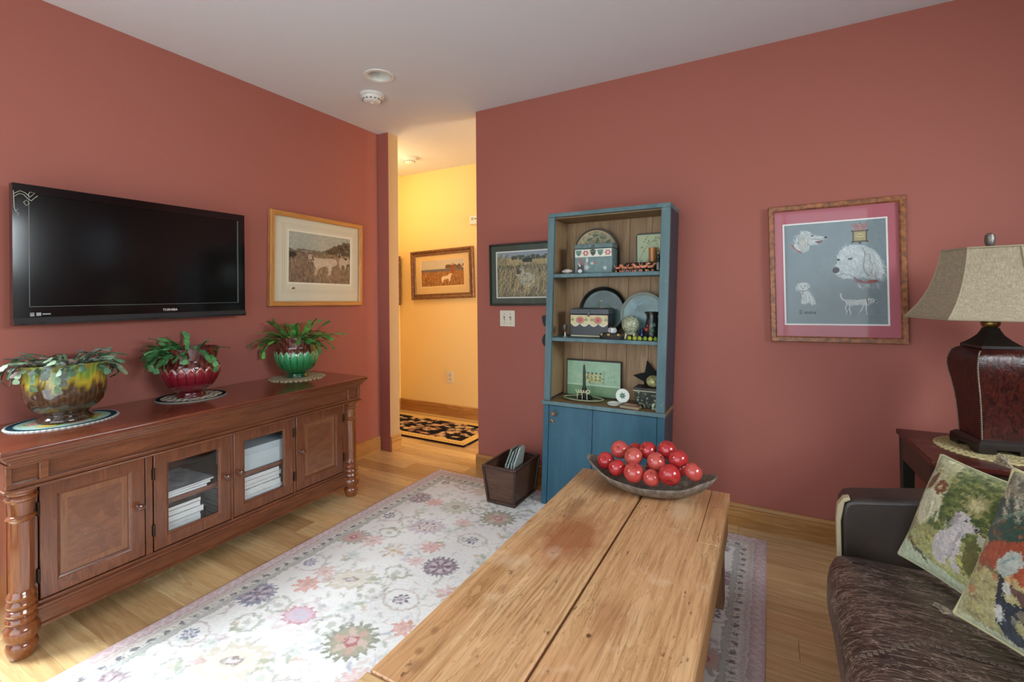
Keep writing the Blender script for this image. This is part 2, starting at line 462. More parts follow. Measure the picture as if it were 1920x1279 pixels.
window('window_3', 0, XR+.05, 2.26, 2.56, 1.55, 2.05, 1, 1)
window('window_4', 0, .90, 2.86, 3.58, .7, 2.02, 1, 2)

# ceiling with the round hole of the recessed lamp
lx, ly, lr = -1.925, 1.95, .062
q = .12
cm = MB()
x0, x1, y0, y1 = XL-.12, XR+.12, YF-.12, YH+.1
cm.box(XH-.1, x0, YB+.1, y1, ZC, ZC+.06)
for a, b, c, d in ((x0, lx-q, y0, y1), (lx+q, x1, y0, y1), (lx-q, lx+q, y0, ly-q), (lx-q, lx+q, ly+q, y1)):
    cm.box(a, b, c, d, ZC, ZC+.06)
N = 48
ci = []; sqr = []
for j in range(N):
    t = 2*math.pi*j/N+1e-4; cx, cy = math.cos(t), math.sin(t); k = q/max(abs(cx), abs(cy))
    sqr.append((lx+cx*k, ly+cy*k, ZC)); ci.append((lx+cx*lr, ly+cy*lr, ZC))
cm.loft([sqr, ci], False, False)
struct(add('ceiling', cm, m_ceil, smooth=0))

# baseboards: board with a small cap moulding
def baseb(name, ax, plane, sgn, a0, a1, mat):
    prof = [(0, 0), (.016, 0), (.016, .088), (.0125, .092), (.0125, .097), (.014, .101), (.012, .11), (.007, .1155), (0, .1155)]
    m = MB()
    if ax == 1: m.prism([(plane+sgn*d, z) for d, z in prof], 0, a0, a1)   # runs along x: poly in (y,z)
    else: m.prism([(plane+sgn*d, z) for d, z in prof], 1, a0, a1)
    return struct(add(name, m, mat, smooth=25))
baseb('baseboard_left', 0, XL, 1, .40, YB-.012, m_basey)
baseb('baseboard_back', 1, YB, -1, XO-.012, XR, m_base)
baseb('baseboard_hall', 1, YH, -1, XH, .85, m_base)
baseb('baseboard_stub', 0, XS, 1, YB+.002, YB+.106, m_basey)
baseb('baseboard_hall_left', 0, XH, 1, YB+.11, YH, m_basey)
baseb('baseboard_right', 0, XR, -1, YF, YB, m_basey)

# ------------------------------------------------------------------ ceiling fittings
t = thing('recessed_ceiling_light', 'round white recessed ceiling light with an unlit bulb', 'light', (lx, ly, ZC))
add('trim_ring', MB().lathe([(.060, ZC-.001), (.084, ZC-.001), (.083, ZC-.006), (.070, ZC-.008), (.061, ZC-.004), (.060, ZC-.001)], 40, lx, ly, cap0=False, cap1=False), m_white, t)
add('baffle', MB().lathe([(.0605, ZC-.004), (.056, ZC+.03), (.05, ZC+.06), (.049, ZC+.1)], 40, lx, ly, cap0=False), m_white, t)
add('bulb', MB().lathe([(.004, ZC+.028), (.030, ZC+.032), (.043, ZC+.045), (.040, ZC+.06), (.02, ZC+.09)], 28, lx, ly), flat('frosted_bulb_glass', (205, 205, 202), .35), t)
def detector(label, x, y, s=1):
    t = thing('smoke_detector', label, 'smoke detector', (x, y, ZC))
    add('mounting_plate', MB().lathe([(.074*s, ZC), (.074*s, ZC-.012), (.07*s, ZC-.016)], 40, x, y), m_white, t)
    add('housing', MB().lathe([(.062*s, ZC-.016), (.06*s, ZC-.03), (.05*s, ZC-.044), (.034*s, ZC-.05)], 40, x, y), m_white, t)
    sl = MB()
    for k in range(14):
        a = 2*math.pi*k/14; m = MB().box(.0505*s, .0592*s, -.006, .006, -.0385, -.034); m.xf(T(x, y, ZC) @ rotz(a)); n = len(sl.v); sl.v += m.v; sl.f += [tuple(i+n for i in f) for f in m.f]
    add('sensor_slots', sl, flat('slot_grey'+str(len(bpy.data.materials)), (96, 92, 86), .6), t, smooth=0)
    add('test_button', MB().lathe([(.012*s, ZC-.049), (.011*s, ZC-.054)], 20, x, y), m_white, t)
detector('white smoke detector on the ceiling beside the recessed light', -2.150, 2.115)
detector('small smoke detector on the hall ceiling beyond the opening', -2.852, 3.259, .85)

# ------------------------------------------------------------------ wall plates
def plate(name, label, cat, x, z, yw, w, h, n, kind):
    t = thing(name, label, cat, (x, yw, z-h/2))
    p = add('cover_plate', MB().box(x-w/2, x+w/2, yw-.006, yw, z-h/2, z+h/2), flat('ivory_'+name, (222, 216, 196), .4), t, bevel=.003)
    for i in range(n):
        c = x+(i-(n-1)/2)*.046
        if kind == 'switch':
            add('toggle_slot', MB().box(c-.006, c+.006, yw-.0068, yw-.005, z-.013, z+.013), flat('slot'+str(i)+name, (120, 112, 96), .5), t, smooth=0)
            add('toggle', MB().hexa([(c-.005, yw-.006, z-.008), (c+.005, yw-.006, z-.008), (c+.005, yw-.006, z+.004), (c-.005, yw-.006, z+.004), (c-.004, yw-.017, z-.013), (c+.004, yw-.017, z-.013), (c+.004, yw-.017, z-.005), (c-.004, yw-.017, z-.005)]), flat('tog'+str(i)+name, (226, 220, 200), .35), t, smooth=0)
            for s_ in (-1, 1):
                add('screw', MB().lathe([(.003, 0), (.0025, .0012)], 12).xf(T(c, yw-.006, z+s_*.03) @ Matrix.Rotation(math.pi/2, 4, 'X')), m_brass, t)
        else:
            for s_ in (-1, 1):
                add('socket', MB().lathe([(.016, 0), (.0155, .0022)], 20).xf(T(c, yw-.006, z+s_*.02) @ Matrix.Rotation(math.pi/2, 4, 'X')), flat('sock'+str(s_), (205, 198, 178), .4), t)
                add('socket_slots', MB().box(c-.007, c-.0045, yw-.0092, yw-.008, z+s_*.02-.004, z+s_*.02+.004).box(c+.0045, c+.007, yw-.0092, yw-.008, z+s_*.02-.004, z+s_*.02+.004), m_dark, t, smooth=0)
    return t
plate('light_switch', 'ivory double light switch plate below the green matted picture', 'light switch', -1.506, 1.040, YB, .112, .106, 2, 'switch')
plate('wall_outlet', 'wall outlet low on the yellow hall wall', 'outlet', -2.758, .385, YH, .075, .118, 1, 'outlet')
t = thing('thermostat', 'small white thermostat high on the yellow hall wall', 'thermostat', (-2.455, YH, 1.86))
add('housing', MB().box(-2.50, -2.41, YH-.028, YH, 1.862, 1.945), m_white, t, bevel=.006)
add('display', MB().box(-2.478, -2.452, YH-.030, YH-.027, 1.90, 1.925), flat('grey_display', (150, 158, 150), .2), t, smooth=0)
add('dial_button', MB().lathe([(.007, 0), (.006, .004)], 16).xf(T(-2.43, YH-.028, 1.912) @ Matrix.Rotation(math.pi/2, 4, 'X')), m_dark, t)

# ceiling lamp of the hall (hidden from the camera by the back wall, it lights the yellow walls)
hx, hy = -3.08, 3.02
t = thing('hall_ceiling_lamp', 'round glowing ceiling lamp at the left end of the hall', 'lamp', (hx, hy, ZC))
add('canopy', MB().lathe([(.16, ZC), (.16, ZC-.02), (.15, ZC-.03)], 32, hx, hy), m_brass, t)
add('shade', MB().lathe([(.145, ZC-.03), (.14, ZC-.06), (.11, ZC-.09), (.05, ZC-.11), (.01, ZC-.113)], 32, hx, hy), emit('warm_lamp_glass', (255, 226, 180), 3), t)
hl = bpy.data.lights.new('hall_lamp_light', 'POINT'); hl.energy = 6; hl.color = (1.0, .79, .47); hl.shadow_soft_size = .14
ho = bpy.data.objects.new('hall_lamp_light', hl); C.objects.link(ho); ho.location = (hx, hy, ZC-.28)
# ------------------------------------------------------------------ large floral rug
def make_rug():
    X0, X1, Y0, Y1 = -1.975, -.022, .10, 2.535
    res = .0036
    cv = Cv(X1-X0, Y1-Y0, res, (243, 242, 238), X0, Y0); cv.op = .70
    cream = (243, 242, 238); olive = (118, 120, 96); pink = (224, 178, 168); red = (174, 84, 92); navy = (60, 58, 92); grey = (150, 150, 150)
    sage = (150, 160, 130); lil = (190, 176, 192); tanc = (200, 184, 156); coral = (222, 140, 126); sky_ = (190, 208, 224); plum = (92, 68, 88)
    r = random.Random(3)
    # faint abrash of the field
    f = fbm(cv.nx, cv.ny, 12, 14, 5); cv.mul(.965+.06*f)
    def leaf(x, y, a, L, c, al=.8): cv.ell(x, y, L, L*.36, c, a, al, soft=.005)
    def flower(x, y, s, c, c2, n=8, al=.85):
        cv.ell(x, y, s, s*.95, c, 0, al, lob=n, amp=.28); cv.ell(x, y, s*.62, s*.6, cream, 0, .45, lob=n, amp=.3, ph=1.5)
        cv.ell(x, y, s*.3, s*.3, c2, 0, al)
    def vine(pts, c=(190, 186, 164), w=.005, al=.6):
        cv.line(smooth_open(pts), w, c, al)
    def smooth_open(p, n=8):
        p = np.array(p, float); out = []
        for i in range(len(p)-1):
            a = p[max(i-1, 0)]; b = p[i]; c = p[i+1]; d = p[min(i+2, len(p)-1)]
            for t in np.linspace(0, 1, n, endpoint=False): out.append(.5*((2*b)+(-a+c)*t+(2*a-5*b+4*c-d)*t*t+(-a+3*b-3*c+d)*t**3))
        out.append(p[-1]); return np.array(out)
    def sunburst(x, y, s=.088):
        cv.ell(x, y, s, s*.92, olive, .15, .95, lob=17, amp=.17)
        cv.ell(x, y, s*.80, s*.74, (196, 186, 160), .15, .9, lob=17, amp=.08)
        for k in range(6):
            a = k*math.pi/3+.2; cv.ell(x+.42*s*math.cos(a), y+.42*s*math.sin(a), s*.36, s*.17, pink if k % 2 else (236, 208, 196), a, .9)
        cv.ell(x, y, s*.27, s*.25, red, 0, 1); cv.ell(x, y, s*.17, s*.16, (236, 226, 220), 0, 1)
        for k in range(4):
            a = k*math.pi/2+.8; leaf(x+s*1.35*math.cos(a), y+s*1.35*math.sin(a), a, .022, (160, 156, 172), .7)
    def rosette(x, y, c=navy, s=.034, out=True):
        if out:
            cv.ell(x, y, .078, .060, (188, 166, 158), .0, .9, ring=.006)
            vine([(x-.075, y), (x-.12, y+.03), (x-.15, y+.085), (x-.12, y+.115)]); vine([(x+.075, y), (x+.12, y-.03), (x+.14, y-.09), (x+.11, y-.115)])
            vine([(x+.075, y), (x+.13, y+.03), (x+.15, y+.08)]); vine([(x-.075, y), (x-.13, y-.03), (x-.15, y-.08)])
            for sx, sy in ((1, 1), (-1, -1), (1, -1), (-1, 1)):
                leaf(x+sx*.125, y+sy*.095, sx*sy*.6, .026, sage, .8); leaf(x+sx*.095, y+sy*.105, -sx*sy*.5, .022, (206, 176, 150), .8)
        for k in range(8):
            a = k*math.pi/4; cv.ell(x+s*.72*math.cos(a), y+s*.72*math.sin(a), s*.25, s*.19, c, a, .95)
        for k in range(4):
            a = k*math.pi/2+.4; cv.ell(x+s*.25*math.cos(a), y+s*.25*math.sin(a), s*.14, s*.14, c, a, .9)
    def palmette(x, y, s=.11, c=tanc):
        cv.ell(x, y, s*1.15, s*.72, c, .5, .75, lob=13, amp=.13); cv.ell(x, y, s*.85, s*.5, cream, .5, .8, lob=13, amp=.1)
        cv.ell(x, y, s*.66, s*.37, (222, 212, 190), .5, .8, lob=9, amp=.12)
        cv.ell(x, y, s*.36, s*.17, (120, 96, 100), .5, .9); cv.ell(x, y, s*.27, s*.10, (244, 242, 240), .5, 1)
        leaf(x+.9*s, y+.5*s, .5, .03, sage, .7); leaf(x-.9*s, y-.5*s, .5, .03, (190, 150, 150), .7)
    def hexstar(x, y, s=.072, c=plum):
        cv.ell(x, y, s*1.05, s*.95, c, .1, .85, lob=20, amp=.13); cv.ell(x, y, s*.78, s*.7, (206, 186, 192), .1, .9)
        for k in range(12):
            a = k*math.pi/6; cv.ell(x+.5*s*math.cos(a), y+.46*s*math.sin(a), s*.24, s*.085, c if k % 2 else (236, 226, 226), a, .9)
        cv.ell(x, y, s*.2, s*.18, c, 0, .9); cv.ell(x, y, s*.1, s*.09, pink, 0, .9)
    def pinkring(x, y, s=.066):
        cv.ell(x, y, s*1.6, s*1.2, (222, 200, 206), .3, .5, lob=9, amp=.16); cv.ell(x, y, s*1.25, s*.92, cream, .3, .8, lob=9, amp=.14)
        cv.ell(x, y, s, s*.72, (190, 120, 134), .3, .95, lob=11, amp=.12); cv.ell(x, y, s*.8, s*.56, (230, 214, 224), .3, .95, lob=11, amp=.1)
        for k in range(6): a = k*math.pi/3; cv.ell(x+.36*s*math.cos(a), y+.26*s*math.sin(a), s*.16, s*.11, sky_, a, .9)
    def smallstar(x, y, s=.04, c=(206, 150, 120)):
        for k in range(8): a = k*math.pi/4; cv.ell(x+s*math.cos(a), y+s*math.sin(a), s*.55, s*.15, (214, 186, 160) if k % 2 else c, a, .8)
        cv.ell(x, y, s*.35, s*.35, (200, 160, 90), 0, .9)
    def dotted(x, y, s=.085):
        cv.ell(x, y, s*1.1, s*.8, lil, .35, .8, lob=13, amp=.13); cv.ell(x, y, s*.85, s*.6, (226, 200, 196), .35, .9)
        cv.ell(x, y, s*.7, s*.47, (240, 232, 224), .35, .9)
        for k in range(9): a = k*2*math.pi/9; cv.ell(x+.55*s*math.cos(a), y+.4*s*math.sin(a), .007, .006, plum, 0, .9)
        for k in range(3): cv.line([(x-.3*s+k*.3*s, y-.2*s), (x-.2*s+k*.3*s, y+.22*s)], .006, (120, 110, 96), .7)
    def leafring(x, y, s=.06):
        for k in range(10): a = k*2*math.pi/10; leaf(x+s*math.cos(a), y+s*.8*math.sin(a), a+1.2, .017, (150, 152, 140) if k % 2 else (176, 180, 160), .85)
        cv.ell(x, y, .018, .014, (176, 178, 160), 0, .7, lob=6)
    PAT = {1: ['rn', 'sb', 'rp', 'hx', 'rn', 'sb'], 2: ['pl', 'pr', 'pl', 'ss', 'dt', 'gs'], 3: ['rb', 'nv', 'rb', 'sj', 'rn', 'hm']}
    rows = [.885+.2478*k for k in range(-4, 7)]
    for sgn in (1, -1):
        for ci, dx in ((0, 0.), (1, -.27), (2, -.545), (3, -.802)):
            if ci == 0 and sgn < 0: continue
            x = -.999+sgn*dx
            for k, yy in zip(range(-4, 7), rows):
                if yy < Y0-.1 or yy > Y1-.1: continue
                p = {0: ['hx', 'pl', 'sb', 'rn', 'pl', 'pr'], 1: PAT[1], 2: PAT[2], 3: PAT[3]}[ci][k % 6]
                if ci == 3 and k == 6: p = 'rq'
                if ci == 2 and k == 6: p = 'tn'
                if p == 'sb': sunburst(x, yy)
                elif p == 'rn': rosette(x, yy, (48, 46, 66))
                elif p == 'rp': rosette(x, yy, (62, 40, 62))
                elif p == 'rb': rosette(x, yy, (84, 92, 128), .032)
                elif p == 'rq': rosette(x, yy, (70, 70, 78), .03, False)
                elif p == 'hx': hexstar(x, yy)
                elif p == 'hm': hexstar(x, yy, .064, (116, 92, 100))
                elif p == 'nv': hexstar(x, yy, .07, (84, 88, 118))
                elif p == 'pl': palmette(x, yy, .105 if k < 2 else .092)
                elif p == 'pr': pinkring(x, yy)
                elif p == 'ss': smallstar(x, yy)
                elif p == 'dt': dotted(x, yy)
                elif p == 'gs': sunburst_g(cv, x, yy) if False else (cv.ell(x, yy, .08, .07, (176, 180, 150), .2, .75, lob=14, amp=.2), cv.ell(x, yy, .055, .048, (228, 224, 206), .2, .9, lob=14, amp=.1), rosette(x, yy, (96, 88, 84), .026, False))
                elif p == 'sj': cv.ell(x, yy, .07, .062, (146, 146, 128), .2, .85, lob=14, amp=.2); cv.ell(x, yy, .052, .046, pink, .2, .9, lob=7, amp=.12); cv.ell(x, yy, .02, .018, red, 0, .9); cv.ell(x, yy, .011, .01, cream, 0, 1)
                elif p == 'tn': cv.ell(x+.03, yy, .08, .05, (206, 176, 146), .3, .6, lob=7, amp=.25)
        for dx, off_ in ((-.135, .12), (-.41, .0), (-.41, .124), (-.675, .124), (-.675, 0)):
            for k in range(-4, 7):
                x = -.999+sgn*dx+r.uniform(-.02, .02); yy = .885+.2478*k+off_+r.uniform(-.02, .02)
                if yy > Y1-.14: continue
                w = r.random()
                if w < .36: leafring(x, yy, r.uniform(.045, .062))
                elif w < .72: flower(x, yy, r.uniform(.034, .05), coral if r.random() < .5 else (226, 178, 172), (210, 160, 150))
                else: flower(x, yy, .03, (196, 204, 196), (170, 180, 168), 6, .7)
    for k in range(1500):
        x = r.uniform(X0+.14, X1-.14); yy = r.uniform(Y0+.02, Y1-.14); a = r.uniform(0, 6.28)
        d = np.abs(cv.a[np.searchsorted(cv.y, yy)-1, np.searchsorted(cv.x, x)-1]-np.array(cream)).sum()
        if d > 40: continue
        c = r.choice([sage, lil, (204, 190, 196), (176, 186, 166), (216, 190, 186), (196, 206, 210), (158, 152, 160)])
        leaf(x, yy, a, r.uniform(.010, .02), c, r.uniform(.45, .8))
        if k % 4 == 0: leaf(x+.016*math.cos(a+1), yy+.016*math.sin(a+1), a+.9, .013, c, .7)
    cv.op = .92
    # border bands (outer to inner)
    def band(d0, d1, c, al=1):
        for s_ in ('l', 'r', 't'):
            if s_ == 'l': cv.rect(X0+d0, X0+d1, Y0, Y1-d0, c, al)
            if s_ == 'r': cv.rect(X1-d1, X1-d0, Y0, Y1-d0, c, al)
            if s_ == 't': cv.rect(X0+d0, X1-d0, Y1-d1, Y1-d0, c, al)
    band(0, .132, (226, 223, 220)); band(0, .046, (206, 176, 178)); band(.046, .05, (176, 156, 160)); band(.05, .076, (214, 208, 200)); band(.076, .079, (176, 168, 168))
    band(.079, .106, (228, 224, 214)); band(.106, .109, (168, 168, 164)); band(.109, .128, (194, 196, 188)); band(.128, .132, (168, 170, 164))
    def along(d, step, fn):
        yy = Y0
        while yy < Y1-d: fn(X0+d, yy, 0); fn(X1-d, yy, 0); yy += step
        x = X0+d
        while x < X1-d: fn(x, Y1-d, 1); x += step
    n_ = [0]
    def ros(x, y, o):
        n_[0] += 1; cv.ell(x, y, .0105, .0105, (92, 92, 104) if n_[0] % 4 else (110, 84, 90), 0, .85, lob=6, amp=.25)
    def tick(x, y, o):
        cv.line([(x-.009, y-.004), (x+.009, y+.004)] if not o else [(x-.004, y-.009), (x+.004, y+.009)], .004, (150, 146, 140), .8)
    def scroll(x, y, o):
        if o: cv.line([(x-.014, y-.014), (x-.002, y+.012), (x+.012, y+.008), (x+.016, y-.006)], .008, (226, 216, 214), .85)
        else: cv.line([(x-.014, y-.014), (x+.012, y-.002), (x+.008, y+.012), (x-.006, y+.016)], .008, (226, 216, 214), .85)
    def dash(x, y, o): cv.ell(x, y, .007, .004, (196, 170, 160), .6, .8)
    along(.0925, .047, ros); along(.0925+.0001, .0235, tick); along(.063, .012, dash); along(.024, .036, scroll)
    weave(cv, 5.2, 150, 17)
    # slight pile
    z = np.full((cv.ny, cv.nx), .012)+(fbm(cv.nx, cv.ny, 260, 320, 9, 2)-.5)*.0016
    Xg, Yg = np.meshgrid(cv.x, cv.y); P = np.stack([Xg-(-1.0), Yg-1.2, z], -1)
    me = gridmesh('area_rug', P, cv.lina(), skirt=(0, 0, -.0115))
    o = link('area_rug', me, painted('wool_rug_pile', .95, .1, .5, 900, sheen=.2)); o.location = (-1.0, 1.2, 0)
    tag(o, 'large cream floral area rug with a striped pink border under the pine coffee table', 'rug')
make_rug()

def make_hall_rug():
    X0, X1, Y0, Y1 = -3.36, -2.103, 3.005, 3.60
    cv = Cv(X1-X0, Y1-Y0, .006, (28, 26, 34), X0, Y0); r = random.Random(5)
    bw = .085
    for k in range(150):
        x = r.uniform(X0+bw, X1-bw); yy = r.uniform(Y0+bw, Y1-bw); a = r.uniform(-.5, .5)
        cv.ell(x, yy, r.uniform(.02, .042), r.uniform(.012, .026), r.choice([(214, 186, 140), (206, 160, 130), (226, 204, 160), (150, 110, 96)]), a, .95, lob=6, amp=.25)
    for k in range(90):
        x = r.uniform(X0+bw, X1-bw); yy = r.uniform(Y0+bw, Y1-bw); cv.line([(x, yy), (x+r.uniform(-.08, .08), yy+r.uniform(-.04, .04))], .006, (30, 28, 40), .9)
    for a, b, c, d in ((X0, X1, Y0, Y0+bw), (X0, X1, Y1-bw, Y1), (X0, X0+bw, Y0, Y1), (X1-bw, X1, Y0, Y1)): cv.rect(a, b, c, d, (224, 190, 120))
    x = X0+.03
    while x < X1:
        for yy in (Y0+.04, Y1-.04): cv.ell(x, yy, .009, .006, (110, 70, 60), .5, .9)
        x += .035
    for a, b, c, d in ((X0, X1, Y0, Y0+.012), (X0, X1, Y1-.012, Y1), (X0, X0+.012, Y0, Y1), (X1-.012, X1, Y0, Y1)): cv.rect(a, b, c, d, (52, 30, 24))
    Xg, Yg = np.meshgrid(cv.x, cv.y); P = np.stack([Xg+2.73, Yg-3.3, np.full(Xg.shape, .014)], -1)
    o = link('hall_rug', gridmesh('hall_rug', P, cv.lina(), skirt=(0, 0, -.0135)), painted('hall_rug_pile', .95, .1, .4, 700)); o.location = (-2.73, 3.3, 0)
    tag(o, 'dark navy patterned rug with a gold border in the hall', 'rug')
make_hall_rug()

# ------------------------------------------------------------------ framed pictures
R_BACK = Matrix.Rotation(math.pi/2, 4, 'X')
R_LEFT = Matrix.Rotation(math.pi/2, 4, 'Z') @ Matrix.Rotation(math.pi/2, 4, 'X')
m_print = painted('printed_paper', .75, .2)
def picture(name, label, center, R, tilt, w, h, fw, dep, fmat, prof, mw, mat_col, win, cv, lip=None, lip_w=.006):
    """mw: None or mat; win=(x0,x1,y0,y1) print window in local metres (origin centre)"""
    t = thing(name, label, 'picture', center); t.matrix_world = T(*center) @ R @ Matrix.Rotation(tilt, 4, 'Z')
    O = [(-w/2, -h/2), (w/2, -h/2), (w/2, h/2), (-w/2, h/2)]
    for k in range(4):
        a = O[k]; b = O[(k+1) % 4]
        def pt(c, ins, z): return (c[0]-math.copysign(ins, c[0]), c[1]-math.copysign(ins, c[1]), z)
        m = MB().loft([[pt(a, i*fw, z*dep) for i, z in prof], [pt(b, i*fw, z*dep) for i, z in prof]])
        add('frame_rail', m, fmat[k % 2], t, world=False, smooth=25)
    iw, ih = w/2-fw*.9, h/2-fw*.9
    add('backing', MB().box(-iw, iw, -ih, ih, .001, .004), m_dark, t, world=False, smooth=0)
    x0, x1, y0, y1 = win
    def ring(m, A, B, z0, z1):
        a = [(A[0], A[2]), (A[1], A[2]), (A[1], A[3]), (A[0], A[3])]; b = [(B[0], B[2]), (B[1], B[2]), (B[1], B[3]), (B[0], B[3])]
        m.loft([[(p[0], p[1], z0) for p in a], [(p[0], p[1], z1) for p in a], [(p[0], p[1], z1) for p in b], [(p[0]-(p[0] > 0)*.001+(p[0] < 0)*.001, p[1]-(p[1] > 0)*.001+(p[1] < 0)*.001, z0) for p in b]], False, False)
    lw = lip_w if lip else 0
    m = MB(); ring(m, (-iw, iw, -ih, ih), (x0-lw, x1+lw, y0-lw, y1+lw), .004, .0085)
    add('mat_board', m, flat('mat_'+name, mat_col, .85, bump=.05, bscale=500, var=.02), t, world=False, smooth=0)
    if lip:
        m = MB(); ring(m, (x0-lw-.002, x1+lw+.002, y0-lw-.002, y1+lw+.002), (x0, x1, y0, y1), .004, .0072); add('mat_lip', m, flat('lip_'+name, lip, .8), t, world=False, smooth=0)
    panel('print', cv, m_print, t, (x0-.002, y0-.002, .0055), ((x1-x0+.004)/cv.w, 0, 0), (0, (y1-y0+.004)/cv.h, 0))
    add('glass', MB().box(-iw, iw, -ih, ih, .0095, .0112), m_picglass, t, world=False, smooth=0)
    return t
PROF_FLAT = [(0, 0), (0, .85), (.12, 1), (.8, 1), (1, .75), (1, 0)]
PROF_SCOOP = [(0, 0), (0, .8), (.1, 1), (.3, 1), (.45, .78), (.7, .62), (.82, .7), (.95, .66), (1, .5), (1, 0)]

def chalk(cv, seed, sc=60): return np.clip(fbm(cv.nx, cv.ny, cv.w*sc*10, cv.h*sc*10, seed, 3)*1.9-.15, 0.25, 1)

# --- dog study sheet: two heads, a medal, two small dogs and a name
def fur(cv, poly, n, L, ang, cols, wd=.0016, al=.6, seed=1, spread=.35):
    """short chalk strokes scattered over a shape, running past its outline"""
    r = random.Random(seed); p = np.array(poly); x0, y0 = p.min(0); x1, y1 = p.max(0); k = 0; tries = 0
    while k < n and tries < n*8:
        tries += 1; x, y = r.uniform(x0, x1), r.uniform(y0, y1); ins = False
        for (xa, ya), (xb, yb) in zip(p, np.roll(p, -1, 0)):
            if (ya > y) != (yb > y) and x < (xb-xa)*(y-ya)/(yb-ya)+xa: ins = not ins
        if not ins: continue
        a_ = (ang(x, y) if callable(ang) else ang)+r.gauss(0, spread); l = L*r.uniform(.5, 1.3)
        cv.line([(x, y), (x+l*math.cos(a_), y+l*math.sin(a_))], wd, r.choice(cols), al); k += 1
def cv_sketch():
    w, h = .395, .455; cv = Cv(w, h, .0014, (128, 143, 147)); cv.mul(.95+.1*fbm(cv.nx, cv.ny, 30, 30, 4))
    z = np.clip(chalk(cv, 31), .35, 1); wh = (222, 226, 222); dk = (62, 66, 70); rd = (150, 84, 80)
    CH = [(232, 236, 234), (214, 220, 220), (196, 206, 208), (172, 184, 190), (226, 228, 220)]
    def U(p): return [(x*w, y*h) for x, y in p]
    # upper left head in profile facing right, mouth open
    H1 = smoothpoly(U([(.11, .75), (.115, .81), (.135, .87), (.175, .915), (.225, .928), (.275, .912), (.31, .885), (.36, .868), (.415, .862), (.435, .845), (.43, .828), (.39, .822), (.375, .80), (.345, .782), (.30, .785), (.27, .775), (.26, .74), (.21, .715), (.15, .72)]))
    cv.poly(H1, wh, .62, z); fur(cv, H1, 170, .016, 2.6, CH, .0018, .55, 2)
    ear = smoothpoly(U([(.155, .87), (.195, .875), (.235, .83), (.235, .785), (.20, .755), (.16, .765), (.145, .81)])); cv.poly(ear, (190, 188, 176), .6, z); fur(cv, ear, 60, .018, -1.5, [(150, 148, 140), (206, 204, 194), (120, 118, 112)], .0016, .55, 3)
    cv.poly(U([(.315, .818), (.37, .825), (.405, .832), (.385, .806), (.345, .795)]), (116, 72, 76), .85); cv.line(U([(.30, .845), (.345, .838), (.40, .842), (.425, .832)]), .0022, dk, .7); cv.line(U([(.31, .80), (.345, .785), (.37, .798)]), .0018, (90, 90, 92), .7)
    cv.ell(.428*w, .852*h, .0055, .0048, (46, 46, 50)); cv.ell(.295*w, .876*h, .0050, .0034, (50, 48, 46), .2); cv.line(U([(.275, .892), (.30, .893), (.32, .882)]), .0016, (110, 112, 112), .8)
    for q in ([(.245, .84), (.25, .80), (.238, .765)], [(.165, .90), (.155, .86), (.15, .80)], [(.26, .80), (.27, .77), (.262, .745)]): cv.line(U(q), .0018, (92, 96, 98), .6)
    cv.line(U([(.085, .80), (.105, .765), (.14, .735), (.175, .715)]), .008, rd, .75)
    # large head in three quarter view facing left, red collar
    H2 = smoothpoly(U([(.505, .50), (.50, .535), (.515, .565), (.535, .60), (.535, .655), (.565, .71), (.625, .75), (.70, .765), (.775, .757), (.83, .735), (.89, .70), (.93, .645), (.95, .575), (.965, .505), (.945, .45), (.90, .425), (.84, .43), (.78, .45), (.745, .445), (.70, .435), (.64, .44), (.575, .452), (.53, .475)]))
    cv.poly(H2, (210, 217, 218), .72, z)
    face = smoothpoly(U([(.545, .60), (.55, .67), (.61, .735), (.70, .75), (.765, .72), (.775, .64), (.74, .56), (.68, .52), (.60, .55)])); fur(cv, face, 150, .018, lambda x, y: 1.9+(x/w-.65)*2, CH, .0018, .5, 5)
    muz = smoothpoly(U([(.505, .505), (.51, .56), (.56, .59), (.63, .57), (.69, .53), (.70, .47), (.62, .445), (.55, .465)])); fur(cv, muz, 110, .012, 3.5, [(236, 238, 236), (222, 226, 226), (186, 198, 206), (176, 186, 192)], .0017, .5, 6)
    ear = smoothpoly(U([(.775, .735), (.82, .715), (.86, .65), (.895, .57), (.905, .49), (.865, .455), (.815, .47), (.785, .53), (.79, .61), (.775, .67)])); cv.poly(ear, (190, 196, 194), .5, z); fur(cv, ear, 190, .022, -1.25, [(232, 234, 230), (156, 162, 160), (196, 200, 196), (128, 134, 134)], .0018, .6, 7)
    neck = smoothpoly(U([(.88, .70), (.93, .64), (.955, .56), (.97, .49), (.94, .44), (.90, .45), (.91, .55), (.89, .63)])); fur(cv, neck, 100, .024, -1.1, CH, .0018, .5, 8)
    for dx in (0, .006, .012): cv.line(U([(.772+dx, .735), (.795+dx, .68), (.785+dx, .615), (.775+dx, .55), (.79+dx, .50), (.83+dx, .465)]), .0018, (96, 104, 108), .55)
    cv.line(U([(.70, .44), (.745, .47), (.78, .53)]), .0018, (110, 120, 126), .6); cv.line(U([(.54, .475), (.60, .49), (.66, .475), (.70, .445)]), .0020, (84, 88, 92), .7); cv.line(U([(.555, .52), (.57, .50), (.575, .475)]), .0016, (110, 114, 118), .6)
    nose = smoothpoly(U([(.488, .525), (.50, .553), (.53, .557), (.556, .538), (.55, .512), (.522, .497), (.498, .503)])); cv.poly(nose, (66, 64, 70), .95); cv.ell(.515*w, .543*h, .004, .0022, (130, 132, 138), .2, .7)
